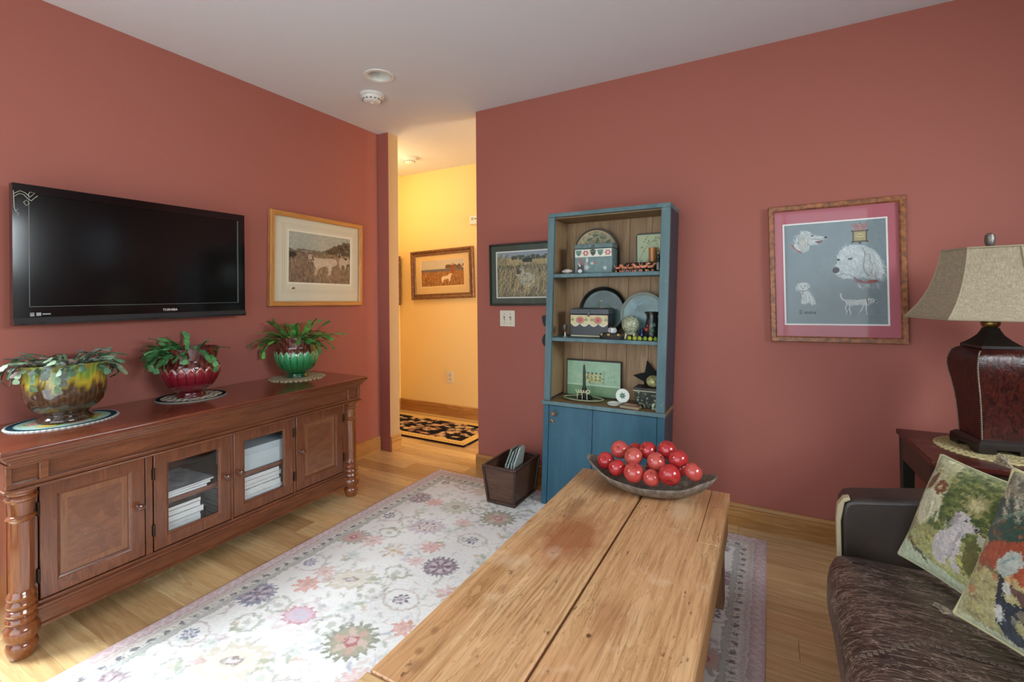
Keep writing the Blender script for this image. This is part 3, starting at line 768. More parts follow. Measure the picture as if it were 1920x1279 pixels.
    cv.ell(.547*w, .628*h, .0062, .0042, (56, 56, 58), -.3); cv.ell(.66*w, .632*h, .0088, .0046, (52, 52, 54), .08); cv.ell(.657*w, .636*h, .002, .0014, (210, 214, 214)); cv.line(U([(.625, .652), (.66, .66), (.70, .64)]), .0016, (124, 128, 130), .7); cv.line(U([(.63, .615), (.66, .607), (.69, .62)]), .0014, (140, 146, 150), .7)
    for q in ([(.60, .60), (.59, .57), (.60, .545)], [(.615, .70), (.62, .66)], [(.585, .545), (.62, .535)]): cv.line(U(q), .0016, (160, 174, 186), .7)
    cv.poly(smoothpoly(U([(.685, .455), (.72, .425), (.78, .415), (.86, .425), (.91, .42), (.90, .40), (.82, .392), (.74, .398), (.70, .42)])), rd, .85); cv.line(U([(.70, .45), (.73, .425), (.77, .412)]), .0045, (74, 62, 64), .7)
    fur(cv, U([(.70, .36), (.92, .36), (.92, .395), (.70, .395)]), 40, .016, -1.2, CH, .0015, .4, 9)
    # medal on ribbon
    cv.poly(U([(.675, .962), (.73, .965), (.755, .945), (.785, .965), (.845, .962), (.80, .90), (.71, .90)]), (168, 116, 112), .8); fur(cv, U([(.69, .96), (.83, .96), (.80, .90), (.71, .90)]), 24, .012, 1.2, [(196, 150, 140), (120, 78, 78)], .0016, .7, 10)
    cv.rect(.685*w, .825*w, .785*h, .90*h, (84, 74, 62), .9); cv.rect(.70*w, .81*w, .80*h, .888*h, (168, 154, 106), .95); cv.ell(.755*w, .845*h, .014, .013, (188, 176, 130), 0, .9); cv.line(U([(.73, .85), (.78, .85)]), .0025, (104, 92, 60), .8); cv.line(U([(.72, .825), (.79, .825)]), .0025, (110, 98, 62), .7)
    cv.ell(.755*w, .78*h, .006, .005, (84, 74, 62))
    for x_ in (.685, .825):
        for y_ in (.79, .895): cv.ell(x_*w, y_*h, .0045, .004, (76, 64, 52), 0, .9)
    # sitting pup
    pup = smoothpoly(U([(.11, .36), (.125, .395), (.165, .415), (.215, .415), (.25, .40), (.258, .37), (.235, .345), (.26, .315), (.295, .26), (.315, .205), (.28, .198), (.25, .212), (.21, .205), (.165, .208), (.172, .27), (.165, .32), (.135, .335)]))
    cv.poly(pup, wh, .66, z); fur(cv, pup, 130, .012, -1.4, CH, .0016, .55, 11)
    cv.line(U([(.155, .338), (.19, .330), (.235, .340)]), .0030, (84, 88, 88), .8); cv.line(U([(.185, .33), (.188, .295)]), .0030, (86, 90, 88), .8); cv.line(U([(.125, .39), (.135, .355), (.15, .345)]), .0020, (120, 126, 126), .7); cv.line(U([(.24, .40), (.235, .365), (.245, .35)]), .0020, (120, 126, 126), .7)
    for x, y in ((.168, .378), (.208, .380)): cv.ell(x*w, y*h, .0022, .0022, dk)
    cv.ell(.186*w, .358*h, .0030, .0024, dk)
    for x in (.19, .215, .25): cv.line(U([(x, .27), (x+.005, .212)]), .0018, (120, 132, 132), .7)
    # walking dog
    tail = [(.60, .232), (.575, .246), (.56, .27), (.563, .295)]; cv.line(U(tail), .0065, (206, 212, 210), .8)
    body = smoothpoly(U([(.60, .232), (.645, .243), (.72, .236), (.775, .242), (.82, .25), (.855, .245), (.885, .228), (.88, .212), (.85, .208), (.825, .19), (.79, .178), (.74, .186), (.69, .180), (.655, .178), (.615, .192)])); cv.poly(body, wh, .68, z); fur(cv, body, 110, .012, -.2, CH, .0016, .5, 12)
    for p in ([(.62, .20), (.605, .155), (.618, .125), (.612, .10)], [(.65, .185), (.64, .145), (.655, .12), (.65, .098)], [(.775, .185), (.76, .145), (.735, .115), (.725, .10)], [(.80, .185), (.80, .14), (.805, .10)]): cv.line(U(p), .0055, (206, 212, 210), .8); cv.line([(a_+.0028, b_) for a_, b_ in U(p)], .0014, (84, 90, 90), .7)
    cv.line(U([(.805, .25), (.815, .20)]), .0045, (96, 88, 84), .8); cv.ell(.858*w, .232*h, .002, .002, dk); cv.ell(.884*w, .222*h, .0030, .0026, dk); cv.line(U([(.835, .235), (.83, .205)]), .004, (150, 152, 148), .7); cv.line(U([(.65, .178), (.70, .18), (.76, .187)]), .0018, (96, 102, 102), .7)
    fur(cv, U([(.57, .09), (.92, .09), (.92, .125), (.57, .115)]), 46, .016, .5, [(104, 118, 116), (150, 162, 160), (90, 104, 100)], .0014, .5, 13)
    # pencilled name: E m m a
    pen = (46, 50, 52)
    cv.line(U([(.178, .137), (.15, .137), (.15, .102), (.18, .102)]), .0022, pen); cv.line(U([(.15, .12), (.174, .12)]), .0022, pen)
    for x in (.200, .243): cv.line(U([(x, .103), (x, .122), (x+.012, .122), (x+.0135, .104), (x+.015, .122), (x+.027, .122), (x+.029, .103)]), .0020, pen)
    cv.line(U([(.305, .122), (.288, .122), (.284, .105), (.302, .104), (.305, .122), (.309, .102)]), .0020, pen)
    cv.line(U([(.07, .035), (.17, .04)]), .0013, (90, 100, 100), .6)
    return cv
mf_burl = [flat('burl_frame_'+a, (136, 84, 50), .35, var=.3, bscale=45) for a in 'ab']
picture('dog_sketch_picture', 'dog head sketches on grey paper with a pink mat in a burl wood frame', (.2645, YB-.003, 1.2905), R_BACK, .014, .532, .660, .026, .024, mf_burl, PROF_FLAT, True, (180, 102, 112), (-.199, .196, -.243, .236), cv_sketch(), (232, 230, 226), .007)

# --- landscape print with a white setter on point
def cv_setter():
    w, h = .485, .325; cv = Cv(w, h, .0022, (150, 128, 104)); nx, ny = cv.nx, cv.ny; z = fbm(nx, ny, 40, 30, 51)
    for j in range(ny):
        v = j/ny
        c = (150, 128, 104) if v < .55 else (172, 170, 152)
        cv.a[j] = np.array(c)*(1-.12*abs(v-.55))
    sky_ = (np.arange(ny)/ny)[:, None] > .60+.05*fbm(nx, ny, 8, 2, 52)[:, :]
    f2 = fbm(nx, ny, 60, 20, 53)
    cv.a = np.where(sky_[..., None], np.array((168, 168, 152))*(.9+.2*z[..., None]), np.array((132, 110, 88))*(.6+.8*f2[..., None]))
    r = random.Random(2)
    for k in range(130): x = .28+.21*r.random(); y = .205+.085*r.random()*min(1, (x-.26)/.16); cv.ell(x, y, r.uniform(.006, .018), r.uniform(.005, .012), r.choice([(78, 66, 54), (96, 82, 62), (64, 56, 46)]), 0, .8)
    for k in range(60): cv.ell(r.uniform(0, .3), .205+r.uniform(-.008, .01), r.uniform(.008, .02), .005, (112, 100, 82), 0, .7)
    for k in range(700): x = r.uniform(0, w); y = r.uniform(0, .15); cv.line([(x, y), (x+r.uniform(-.004, .004), y+r.uniform(.008, .024))], .002, r.choice([(156, 132, 104), (104, 86, 68), (176, 150, 118), (84, 70, 58), (150, 108, 76)]), .7)
    for k in range(26): cv.ell(r.uniform(.0, .05), r.uniform(.16, .19), .01, .008, (62, 54, 46), 0, .7)
    dog = [(.135, .165), (.15, .185), (.168, .185), (.185, .175), (.20, .168), (.26, .168), (.33, .172), (.36, .165), (.372, .14), (.35, .12), (.33, .115), (.325, .09), (.315, .06), (.30, .06), (.298, .10), (.285, .115), (.25, .11), (.22, .09), (.205, .055), (.19, .06), (.20, .10), (.185, .13), (.17, .155), (.15, .158)]
    cv.poly(smoothpoly(dog), (212, 196, 172), .85, .6+.5*z); fur(cv, smoothpoly(dog), 160, .018, -2.6, [(226, 212, 190), (200, 182, 156), (176, 152, 124), (220, 206, 182)], .0022, .55, 14)
    cv.poly(smoothpoly([(.168, .18), (.18, .178), (.188, .155), (.178, .148), (.17, .16)]), (120, 92, 70), .9); cv.ell(.136, .167, .005, .004, (60, 46, 40)); cv.ell(.155, .176, .0025, .0025, (50, 40, 36))
    for k in range(16): cv.ell(r.uniform(.2, .35), r.uniform(.12, .165), r.uniform(.004, .012), r.uniform(.003, .006), (188, 164, 134), r.random(), .6)
    d2 = [(.385, .15), (.40, .185), (.42, .18), (.45, .19), (.475, .18), (.48, .15), (.455, .135), (.44, .10), (.43, .13), (.41, .13), (.40, .10)]
    cv.poly(smoothpoly(d2), (206, 188, 162), .9, .6+.5*z); cv.ell(.445, .178, .012, .007, (50, 42, 38)); cv.ell(.39, .19, .008, .01, (90, 66, 50)); cv.ell(.462, .135, .007, .009, (60, 48, 42), 0, .7)
    for k in range(260): x = r.uniform(.12, w); y = r.uniform(.02, .085); cv.line([(x, y), (x+r.uniform(-.004, .004), y+r.uniform(.01, .026))], .002, r.choice([(150, 122, 92), (112, 92, 72), (170, 140, 106)]), .6)
    return cv
mf_gold = [wood('honey_frame_'+a, (150, 90, 40), (196, 132, 66), (214, 156, 88), a, .3, .9) for a in 'XY']
pt = picture('hunting_dog_print', 'print of a white setter in a honey wood frame, right of the television', (XL+.006, 2.104, 1.424), R_LEFT, -.018, .722, .586, .030, .03, mf_gold, PROF_FLAT, True, (212, 204, 178), (-.225, .262, -.142, .180), cv_setter(), (226, 220, 196), .012)
lm = MB()
for k, c in ((.030, .0012), (.038, .0008), (.046, .0012)):
    x0, x1, y0, y1 = -.225-k, .262+k, -.142-k-.02, .180+k
    lm.box(x0, x1, y0, y0+c, .0085, .0089).box(x0, x1, y1-c, y1, .0085, .0089).box(x0, x0+c, y0, y1, .0085, .0089).box(x1-c, x1, y0, y1, .0085, .0089)
add('mat_ruled_lines', lm, flat('mat_line_ink', (176, 160, 130), .8), pt, world=False, smooth=0)
add('remarque_sketch', MB().prism([(-.205, -.185), (-.195, -.172), (-.183, -.176), (-.176, -.187), (-.186, -.182), (-.192, -.189)], 2, .0085, .0089), flat('remarque_ink', (110, 96, 78), .8), pt, world=False, smooth=0)

# --- marsh print in dark green mat
def cv_marsh():
    w, h = .38, .305; cv = Cv(w, h, .0022, (120, 112, 92)); r = random.Random(9); nx, ny = cv.nx, cv.ny
    f = fbm(nx, ny, 70, 60, 61); cv.mul(.6+.8*f)
    cv.rect(0, w, .262, h, (150, 160, 168)); cv.rect(0, w, .215, .262, (176, 160, 118)); cv.rect(0, w, .205, .215, (120, 116, 84))
    for k in range(60): cv.ell(r.uniform(.12, w), .262+r.uniform(-.006, .012), r.uniform(.006, .016), r.uniform(.004, .01), (84, 88, 78), 0, .8)
    for k in range(60): x = .2+r.random()*.06; cv.ell(x, .235+r.random()*.02, .008, .006, (58, 66, 56), 0, .8)
    for k in range(1500):
        x = r.uniform(0, w); y = r.uniform(0, .21 if x > .1 else .27); a = r.uniform(.6, 2.5); L = r.uniform(.01, .035)
        cv.line([(x, y), (x+L*math.cos(a), y+L*math.sin(a))], .0028, r.choice([(206, 190, 148), (92, 92, 74), (150, 132, 100), (70, 70, 60), (180, 160, 120), (118, 112, 100)]), .75)
    cv.poly(smoothpoly([(.14, .155), (.155, .185), (.18, .195), (.20, .18), (.205, .165), (.25, .16), (.28, .14), (.27, .09), (.24, .07), (.20, .08), (.175, .10), (.16, .13)]), (196, 200, 186), .7, .4+f)
    cv.ell(.168, .172, .02, .018, (58, 56, 56), .3, .85); cv.ell(.155, .16, .008, .006, (34, 32, 34)); cv.ell(.178, .182, .008, .005, (206, 204, 196), 0, .8)
    for k in range(18): cv.ell(r.uniform(.18, .27), r.uniform(.085, .155), r.uniform(.004, .01), .005, (112, 120, 112), r.random(), .7)
    for k in range(110): x = r.uniform(.0, w); y = r.uniform(0, .12); a = r.uniform(.9, 1.6); cv.line([(x, y), (x+.08*math.cos(a), y+.08*math.sin(a))], .003, r.choice([(214, 196, 150), (196, 170, 120), (120, 110, 86)]), .75)
    return cv
mf_green = [flat('dark_green_frame_'+a, (46, 44, 36), .35) for a in 'ab']
picture('marsh_dog_print', 'print of a dog in reeds with a wide dark green mat, left of the bookcase', (-1.393, YB-.003, 1.326), R_BACK, .008, .476, .404, .012, .022, mf_green, PROF_FLAT, True, (74, 82, 70), (-.185, .185, -.146, .146), cv_marsh(), (226, 226, 218), .007)

# --- hall print
def cv_hall():
    w, h = .50, .27; cv = Cv(w, h, .004, (176, 124, 74)); r = random.Random(12); f = fbm(cv.nx, cv.ny, 30, 20, 71); cv.mul(.7+.5*f)
    cv.rect(0, w, .175, h, (206, 196, 178)); cv.rect(0, w, .15, .175, (120, 110, 104)); cv.rect(.0, .3, .155, .165, (96, 110, 140))
    for k in range(50): cv.ell(r.uniform(.3, w), .18+r.random()*.03, .014, .01, (116, 90, 66), 0, .8)
    for k in range(420): x = r.uniform(0, w); y = r.uniform(0, .14); cv.line([(x, y), (x+r.uniform(-.004, .004), y+r.uniform(.012, .035))], .003, r.choice([(206, 150, 84), (140, 90, 52), (186, 132, 76), (104, 70, 44)]), .75)
    cv.poly(smoothpoly([(.24, .08), (.26, .10), (.31, .105), (.34, .125), (.365, .12), (.35, .095), (.345, .06), (.33, .04), (.32, .07), (.27, .065), (.255, .035), (.245, .05)]), (236, 214, 180), .95)
    cv.poly([(.355, .13), (.36, .20), (.372, .215), (.385, .20), (.39, .13)], (170, 84, 50), .9); cv.ell(.373, .222, .010, .011, (200, 150, 110))
    return cv
mf_walnut = [flat('walnut_frame_'+a, (112, 74, 48), .35, var=.25, bscale=40) for a in 'ab']
picture('hall_hunt_print', 'hunting print in a wide brown wood frame on the yellow hall wall', (-2.842, YH-.003, 1.401), R_BACK, .030, .765, .490, .052, .034, mf_walnut, PROF_SCOOP, True, (226, 196, 140), (-.262, .262, -.118, .138), cv_hall(), (240, 220, 176), .006)
def cv_plain():
    cv = Cv(.36, .34, .006, (170, 130, 86)); cv.mul(.6+.7*fbm(cv.nx, cv.ny, 20, 20, 81)); return cv
picture('hall_side_print', 'picture seen edge on at the left end of the hall', (XH+.003, 3.40, 1.345), R_LEFT, 0, .59, .51, .05, .034, mf_walnut, PROF_SCOOP, True, (220, 190, 140), (-.17, .17, -.15, .15), cv_plain())

# ------------------------------------------------------------------ television
TX, TY0, TY1, TZ0, TZ1 = -2.545, .641, 1.546, 1.092, 1.646
t = thing('television', 'black flat screen television mounted on the left wall', 'television', (XL, (TY0+TY1)/2, TZ0))
m_gl = flat('piano_black', (9, 9, 10), .12, spec=.5, coat=.4)
k_ = NT('dark_screen'); k_.setp(Roughness=.13); k_.b.inputs['Base Color'].default_value = (.0035, .0035, .0035, 1); k_.b.inputs['Specular IOR Level'].default_value = .42
sy0, sy1, sz0, sz1 = TY0+.046, TY1-.037, TZ0+.074, TZ1-.036
bz = MB()
for a, b, c, d in ((TY0, TY1, sz1, TZ1), (TY0, TY1, TZ0, sz0), (TY0, sy0, sz0, sz1), (sy1, TY1, sz0, sz1)): bz.box(TX-.035, TX, a, b, c, d)
add('bezel', bz, m_gl, t, smooth=0)
add('screen', MB().box(TX-.03, TX-.006, sy0-.002, sy1+.002, sz0-.002, sz1+.002), k_.m, t, smooth=0)
add('screen_edge_line', MB().box(TX-.006, TX+.0004, sy1-.0015, sy1+.0015, sz0, sz1).box(TX-.006, TX+.0004, sy0-.001, sy0+.001, sz0, sz1).box(TX-.006, TX+.0004, sy0, sy1, sz0-.001, sz0+.001), flat('grey_edge_plastic', (92, 96, 94), .3), t, smooth=0)
add('back_shell', MB().hexa([(TX-.035, TY0+.004, TZ0+.004), (TX-.035, TY1-.004, TZ0+.004), (TX-.035, TY1-.004, TZ1-.004), (TX-.035, TY0+.004, TZ1-.004), (TX-.075, TY0+.06, TZ0+.05), (TX-.075, TY1-.06, TZ0+.05), (TX-.075, TY1-.06, TZ1-.05), (TX-.075, TY0+.06, TZ1-.05)]), m_blk, t, smooth=0)
add('chin_strip', MB().prism([(TX, TZ0), (TX+.010, TZ0+.004), (TX+.012, TZ0+.012), (TX+.002, TZ0+.031), (TX, TZ0+.032)], 1, TY0, TY1), flat('grey_gloss_plastic', (30, 31, 34), .16, coat=.5), t, smooth=20)
add('wall_bracket', MB().box(XL, TX-.075, 1.0, 1.18, 1.28, 1.46), m_iron, t, smooth=0)
def lettering(body, size, yc, z):
    me = text_mesh(body, size); me.materials.append(m_white)
    o = bpy.data.objects.new('lettering', me); C.objects.link(o); o.parent = t
    o.matrix_local = T(TX+.0006-t.location.x, yc-t.location.y, z-t.location.z) @ R_LEFT; return o
lettering('TOSHIBA', .0155, 1.178, TZ0+.041)
add('badge_marks', MB().box(TX, TX+.0008, .688, .700, TZ0+.036, TZ0+.045).box(TX, TX+.0008, .688, .700, TZ0+.047, TZ0+.050).box(TX, TX+.0008, .706, .720, TZ0+.037, TZ0+.050).box(TX, TX+.0008, .724, .748, TZ0+.041, TZ0+.046), flat('badge_grey', (150, 152, 152), .4), t, smooth=0)
def curl(pts): return [(TX+.0012, a, b) for a, b in pts]
vd = MB()
for p in ([(.645, 1.592), (.660, 1.606), (.672, 1.604), (.684, 1.590), (.694, 1.583)], [(.646, 1.604), (.662, 1.617), (.676, 1.612), (.690, 1.597)], [(.690, 1.597), (.704, 1.615), (.690, 1.617), (.684, 1.603)], [(.694, 1.583), (.700, 1.592), (.712, 1.606)], [(.672, 1.575), (.680, 1.584), (.688, 1.572), (.679, 1.562), (.672, 1.575)], [(.644, 1.615), (.645, 1.58), (.646, 1.55), (.650, 1.535), (.655, 1.545)], [(.650, 1.535), (.658, 1.528), (.655, 1.520)]):
    vd.tube(curl(p), .0011, 5)
add('vine_decal', vd, flat('decal_white', (176, 178, 160), .6), t, smooth=0)
# ------------------------------------------------------------------ media cabinet below the television
def make_cabinet():
    mw = {a: wood('cherry_wood_'+a, (62, 30, 18), (112, 62, 38), (138, 82, 52), a, .28, .8, coat=.5, bumpy=.05, stretch=10) for a in 'YZ'}
    mtop = wood('cherry_top_wood', (66, 26, 16), (110, 54, 34), (128, 66, 42), 'Y', .20, .8, coat=.7, bumpy=.03, stretch=10)
    mpan = wood('cherry_panel_veneer', (84, 46, 30), (124, 76, 50), (146, 94, 64), 'Y', .3, .5, coat=.5, bumpy=.03, stretch=3)
    minl = wood('satinwood_inlay', (104, 62, 38), (134, 84, 54), (148, 98, 66), 'Z', .3, 1, coat=.5, bumpy=.03)
    mcol = wood('turned_cherry', (72, 30, 14), (126, 66, 32), (152, 88, 46), 'Z', .18, .9, coat=.9, bumpy=.02)
    mknob = flat('knob_wood', (96, 58, 42), .2, coat=.8)
    t = thing('media_cabinet', 'long dark cherry cabinet with turned columns and glass doors beneath the television', 'cabinet', (-2.4, 1.27, 0))
    XB = -2.624; Y0, Y1 = .545, 2.005
    add('top', MB().box(XB, -2.13, .502, 2.045, .688, .710), mtop, t, bevel=.006, segs=3)
    m = MB()
    for z0, z1, xf in ((.676, .688, -2.140), (.665, .676, -2.150), (.655, .665, -2.160)):
        e = -2.13-xf; m.box(XB, xf, .502+e, 2.045-e, z0, z1)
    add('cornice_moulding', m, mw['Y'], t, bevel=.003)
    # frieze with recessed panels
    add('frieze', MB().box(XB, -2.188, Y0-.018, Y1+.018, .572, .655), mw['Y'], t, smooth=0)
    m = MB(); xa, xb = -2.188, -2.174
    za, zb, z1, z2 = .572, .586, .643, .655
    cuts = [(Y0-.018, Y0-.002), (.608, .632), (1.928, 1.950), (Y1+.002, Y1+.018)]
    m.box(xa, xb, Y0-.018, Y1+.018, za, zb).box(xa, xb, Y0-.018, Y1+.018, z1, z2)
    for a, b in cuts: m.box(xa, xb, a, b, zb, z1)
    add('frieze_frame', m, mw['Y'], t, bevel=.002)
    add('frieze_bead', MB().box(XB, -2.164, Y0-.026, Y1+.026, .563, .572), mw['Y'], t, bevel=.003)
    # carcass
    for ya, yb in ((Y0, Y0+.022), (Y1-.022, Y1)): add('side_panel', MB().box(XB, -2.245, ya, yb, .07, .563), mw['Z'], t, smooth=0)
    add('back_panel', MB().box(XB, XB+.01, Y0+.022, Y1-.022, .09, .563), mw['Y'], t, smooth=0)
    add('bottom_board', MB().box(XB, -2.235, Y0+.022, Y1-.022, .075, .095), mw['Y'], t, smooth=0)
    add('inner_shelf', MB().box(XB+.01, -2.242, .951, 1.606, .322, .340), mw['Y'], t, smooth=0)
    for a in (.939, 1.606): add('partition', MB().box(XB+.01, -2.245, a, a+.012, .095, .563), mw['Z'], t, smooth=0)
    add('bottom_rail', MB().prism([(-2.245, .070), (-2.198, .070), (-2.198, .079), (-2.206, .083), (-2.206, .128), (-2.200, .134), (-2.200, .142), (-2.212, .146), (-2.212, .155), (-2.245, .155)], 1, Y0+.022, Y1-.022), mw['Y'], t, smooth=20)
    for a, b in ((.600, .614), (.931, .956), (1.2715, 1.2835), (1.599, 1.613), (1.929, 1.952)): add('stile', MB().box(-2.245, -2.214, a, b, .155, .563), mw['Z'], t, bevel=.002)
    # turned columns
    def octo(th, z):
        if .226 < z < .452: k = math.pi/4; return math.cos(k/2)/math.cos((th+k/2) % k-k/2)*1.03
        return 1
    prof = [(.022, 0), (.030, .002), (.036, .016), (.040, .030), (.041, .040), (.037, .052), (.033, .056), (.033, .060), (.042, .066), (.046, .078), (.046, .092), (.043, .104), (.036, .112), (.033, .115), (.038, .120), (.041, .128), (.038, .137), (.033, .141), (.038, .146), (.041, .155), (.037, .164), (.033, .167), (.037, .173), (.040, .182), (.036, .191), (.033, .195), (.036, .200), (.038, .207), (.034, .216), (.031, .222), (.031, .228), (.031, .30), (.031, .38), (.031, .45), (.031, .456), (.036, .461), (.039, .467), (.036, .473), (.031, .477), (.031, .485), (.033, .515), (.034, .522), (.040, .528), (.042, .535), (.039, .541), (.034, .545), (.036, .552), (.043, .557), (.044, .563)]
    for yc in (.571, 1.980): add('turned_column', MB().lathe(prof, 48, -2.208, yc, octo), mcol, t, smooth=28)
    # doors
    def door(ya, yb, glass, knob_y, hinge_y):
        za, zb = .159, .556; xf, xbk = -2.212, -2.234; s = .047
        def rect(i, x): return [(x, ya+i, za+i), (x, yb-i, za+i), (x, yb-i, zb-i), (x, ya+i, zb-i)]
        m = MB().loft([rect(0, xbk), rect(0, xf), rect(s, xf), rect(s, xbk), rect(0, xbk)], False, False)
        d = add('door', m, mw['Z'], t, bevel=.0025)
        a, b, c, e = ya+s, yb-s, za+s, zb-s
        add('door_moulding', MB().loft([rect(s, xf-.012), rect(s, xf-.003), rect(s+.007, xf-.006), rect(s+.007, xf-.012), rect(s, xf-.012)], False, False), mw['Y'], d, smooth=0)
        if glass:
            add('pane', MB().box(xf-.013, xf-.010, a, b, c, e), m_cabglass, d, smooth=0)
        else:
            w = .020
            add('panel', MB().box(xbk+.004, xf-.010, a, b, c, e), mpan, d, smooth=0)
            i = .009
            i += s; add('inlay_band', MB().loft([rect(i, xf-.0101), rect(i, xf-.0088), rect(i+w, xf-.0088), rect(i+w, xf-.0101)], False, False), minl, d, smooth=0)
        kn = MB().lathe([(.009, 0), (.009, .004), (.006, .008), (.006, .013), (.012, .018), (.0145, .025), (.012, .032), (.005, .0355)], 20)
        kn.xf(T(xf-.001, knob_y, .366) @ Matrix.Rotation(math.pi/2, 4, 'Y'))
        add('knob', kn, mknob, d)
        for z in (.245, .475): add('hinge', MB().tube([(xf+.004, hinge_y, z-.024), (xf+.004, hinge_y, z+.024)], .0042, 10).box(xf-.002, xf+.001, hinge_y-.006, hinge_y+.006, z-.022, z+.022), m_hinge, d)
    m_cabglass = glassm('cabinet_glass', 1.5, .01, boost=1.15); m_hinge = flat('hinge_bronze', (60, 44, 34), .35, .7)
    door(.6175, .928, False, .905, .613); door(.960, 1.270, True, 1.247, .957)
    door(1.285, 1.596, True, 1.308, 1.599); door(1.616, 1.926, False, 1.640, 1.929)
make_cabinet()

# ------------------------------------------------------------------ magazines, books and a box behind the glass
def magazine(label, x0, x1, y0, y1, z0, th, col, rot=0, group='magazines in the cabinet', edge=(222, 224, 222)):
    cx, cy = (x0+x1)/2, (y0+y1)/2; w, d = (x1-x0)/2, (y1-y0)/2; c = min(.0012, th*.2)
    t = thing('magazine', label, 'magazine', (cx, cy, z0), (0, 0, rot), group)
    add('cover', MB().box(-w, w, -d, d, 0, c).box(-w, w, -d, d, th-c, th).box(-w, -w+c, -d, d, c, th-c), flat('cover_%02d' % len(bpy.data.materials), col, .3, var=.25, bscale=18), t, world=False, smooth=0)
    add('pages', MB().box(-w+c, w-.002, -d+.002, d-.002, c, th-c), flat('pages_%02d' % len(bpy.data.materials), edge, .8, var=.06, bscale=300), t, world=False, smooth=0)
rm = random.Random(21)
cols = [(70, 110, 176), (196, 204, 210), (120, 150, 176), (214, 216, 214), (170, 176, 176), (96, 120, 140), (206, 206, 200), (150, 120, 110), (60, 60, 66), (186, 198, 206)]
where = ['bottom of the left pile', 'second in the left pile', 'third in the left pile', 'fourth in the left pile', 'fifth in the left pile', 'sixth in the left pile', 'seventh in the left pile', 'eighth in the left pile', 'top of the left pile']
z = .096
for k in range(9):
    th = (.040, .020, .018, .022, .020, .019, .026, .020, .016)[k]
    c = [(74, 112, 180), (206, 212, 216), (176, 194, 206), (214, 216, 214), (188, 200, 206), (216, 218, 214), (120, 124, 122), (196, 196, 188), (104, 84, 74)][k]
    magazine('magazine behind the left glass door, '+where[k], -2.49, -2.256+rm.uniform(-.006, .006), .974, 1.168+rm.uniform(-.008, .006), z, th, c, rm.uniform(-.02, .02), 'magazines in the left glass cupboard'); z += th
where = ['bottom of the right pile', 'second in the right pile', 'third in the right pile', 'fourth in the right pile', 'fifth in the right pile', 'sixth in the right pile', 'seventh in the right pile', 'eighth in the right pile', 'ninth in the right pile', 'top of the right pile']
z = .096
for k in range(10):
    th = (.030, .020, .018, .024, .020, .016, .028, .018, .022, .022)[k]
    c = [(170, 190, 206), (90, 130, 176), (206, 212, 216), (60, 70, 84), (196, 206, 210), (176, 186, 190), (206, 204, 196), (96, 92, 88), (190, 192, 186), (122, 116, 106)][k]
    magazine('magazine behind the right glass door, '+where[k], -2.49, -2.248+rm.uniform(-.006, .006), 1.302, 1.545+rm.uniform(-.01, .012), z, th, c, rm.uniform(-.02, .02), 'magazines in the right glass cupboard'); z += th
for k, (th, c, dy) in enumerate(((.012, (92, 78, 70), 0), (.010, (200, 206, 210), .012), (.008, (150, 154, 156), .025))):
    magazine(['dark magazine lying on the upper shelf behind the left glass door', 'pale magazine in the middle on the upper shelf behind the left glass door', 'grey glossy magazine on top on the upper shelf behind the left glass door'][k], -2.51, -2.246, .972, 1.185+dy, .3405+sum((.012, .010, .008)[:k]), th, c, .03*k, 'magazines on the upper shelf')
t = thing('storage_box', 'white lidded box on the upper shelf behind the right glass door', 'box', (-2.37, 1.46, .3405))
add('body', MB().box(-2.49, -2.252, 1.355, 1.590, .3405, .418), flat('white_card', (196, 208, 210), .6), t, bevel=.002)
add('lid', MB().box(-2.494, -2.248, 1.350, 1.595, .418, .452), flat('white_card_lid', (186, 200, 204), .6), t, bevel=.002)

# ------------------------------------------------------------------ mats and planters on the cabinet
def doily(name, label, cx, cy, z, r, paint, res=.004, sx=1., sy=1., scal=0, th=.004, mat=None, ang=0, cat='doily'):
    rings = np.concatenate([[.0005], np.linspace(.02, 1, int(r/res))]); na = 180
    a = np.linspace(0, 2*np.pi, na+1)
    R, A = np.meshgrid(rings, a, indexing='ij')
    rr = R*r*(1+(scal*np.cos(A*48)*(R > .9) if scal else 0))
    X = rr*np.cos(A)*sx; Y = rr*np.sin(A)*sy
    Z = np.full(X.shape, th)+.0006*np.sin(R*60)
    Z[-1] = .0004
    col = np.zeros(X.shape+(3,))
    for i in range(col.shape[0]):
        for j in range(0, col.shape[1]): col[i, j] = paint(rings[i], a[j], X[i, j], Y[i, j])
    col /= 255; col = np.where(col <= .04045, col/12.92, ((col+.055)/1.055)**2.4)
    o = link(name, gridmesh(name, np.stack([X, Y, Z], -1), col), mat or m_doily); o.location = (cx, cy, z); o.rotation_euler = (0, 0, ang)
    return tag(o, label, cat)
m_doily = painted('crochet_cotton', .95, .1, .6, 700)
def paint1(r, a, x, y):
    if r > .955: return (214, 214, 206) if math.sin(a*60) > -.4 else (150, 160, 160)
    if r > .83: return (34, 56, 70)
    if r > .79: return (150, 190, 186)
    if r > .70: return (168, 196, 180)
    k = math.sin(a*3+1)*math.sin(r*9)
    if k > .45: return (214, 178, 96)
    if k < -.55: return (206, 150, 140)
    if math.sin(a*5+r*7) > .75: return (130, 160, 80)
    return (176, 200, 178)
doily('hooked_mat', 'oval hooked mat with a navy band under the brown and yellow planter', -2.462, .762, .710, .150, paint1, .003, 1.0, 1.14, cat='mat')
def paint2(r, a, x, y):
    if r > .97: return (140, 140, 130)
    if r > .83: return (26, 28, 34)
    k = math.sin(x*150+math.sin(y*90))*math.sin(y*130+1)
    return (206, 200, 182) if k > -.25 else ((60, 58, 54) if k < -.6 else (160, 130, 110))
doily('dark_edged_mat', 'round cream mat with a black border under the red planter', -2.481, 1.240, .710, .144, paint2, .003, 1.0, 1.04, cat='mat')
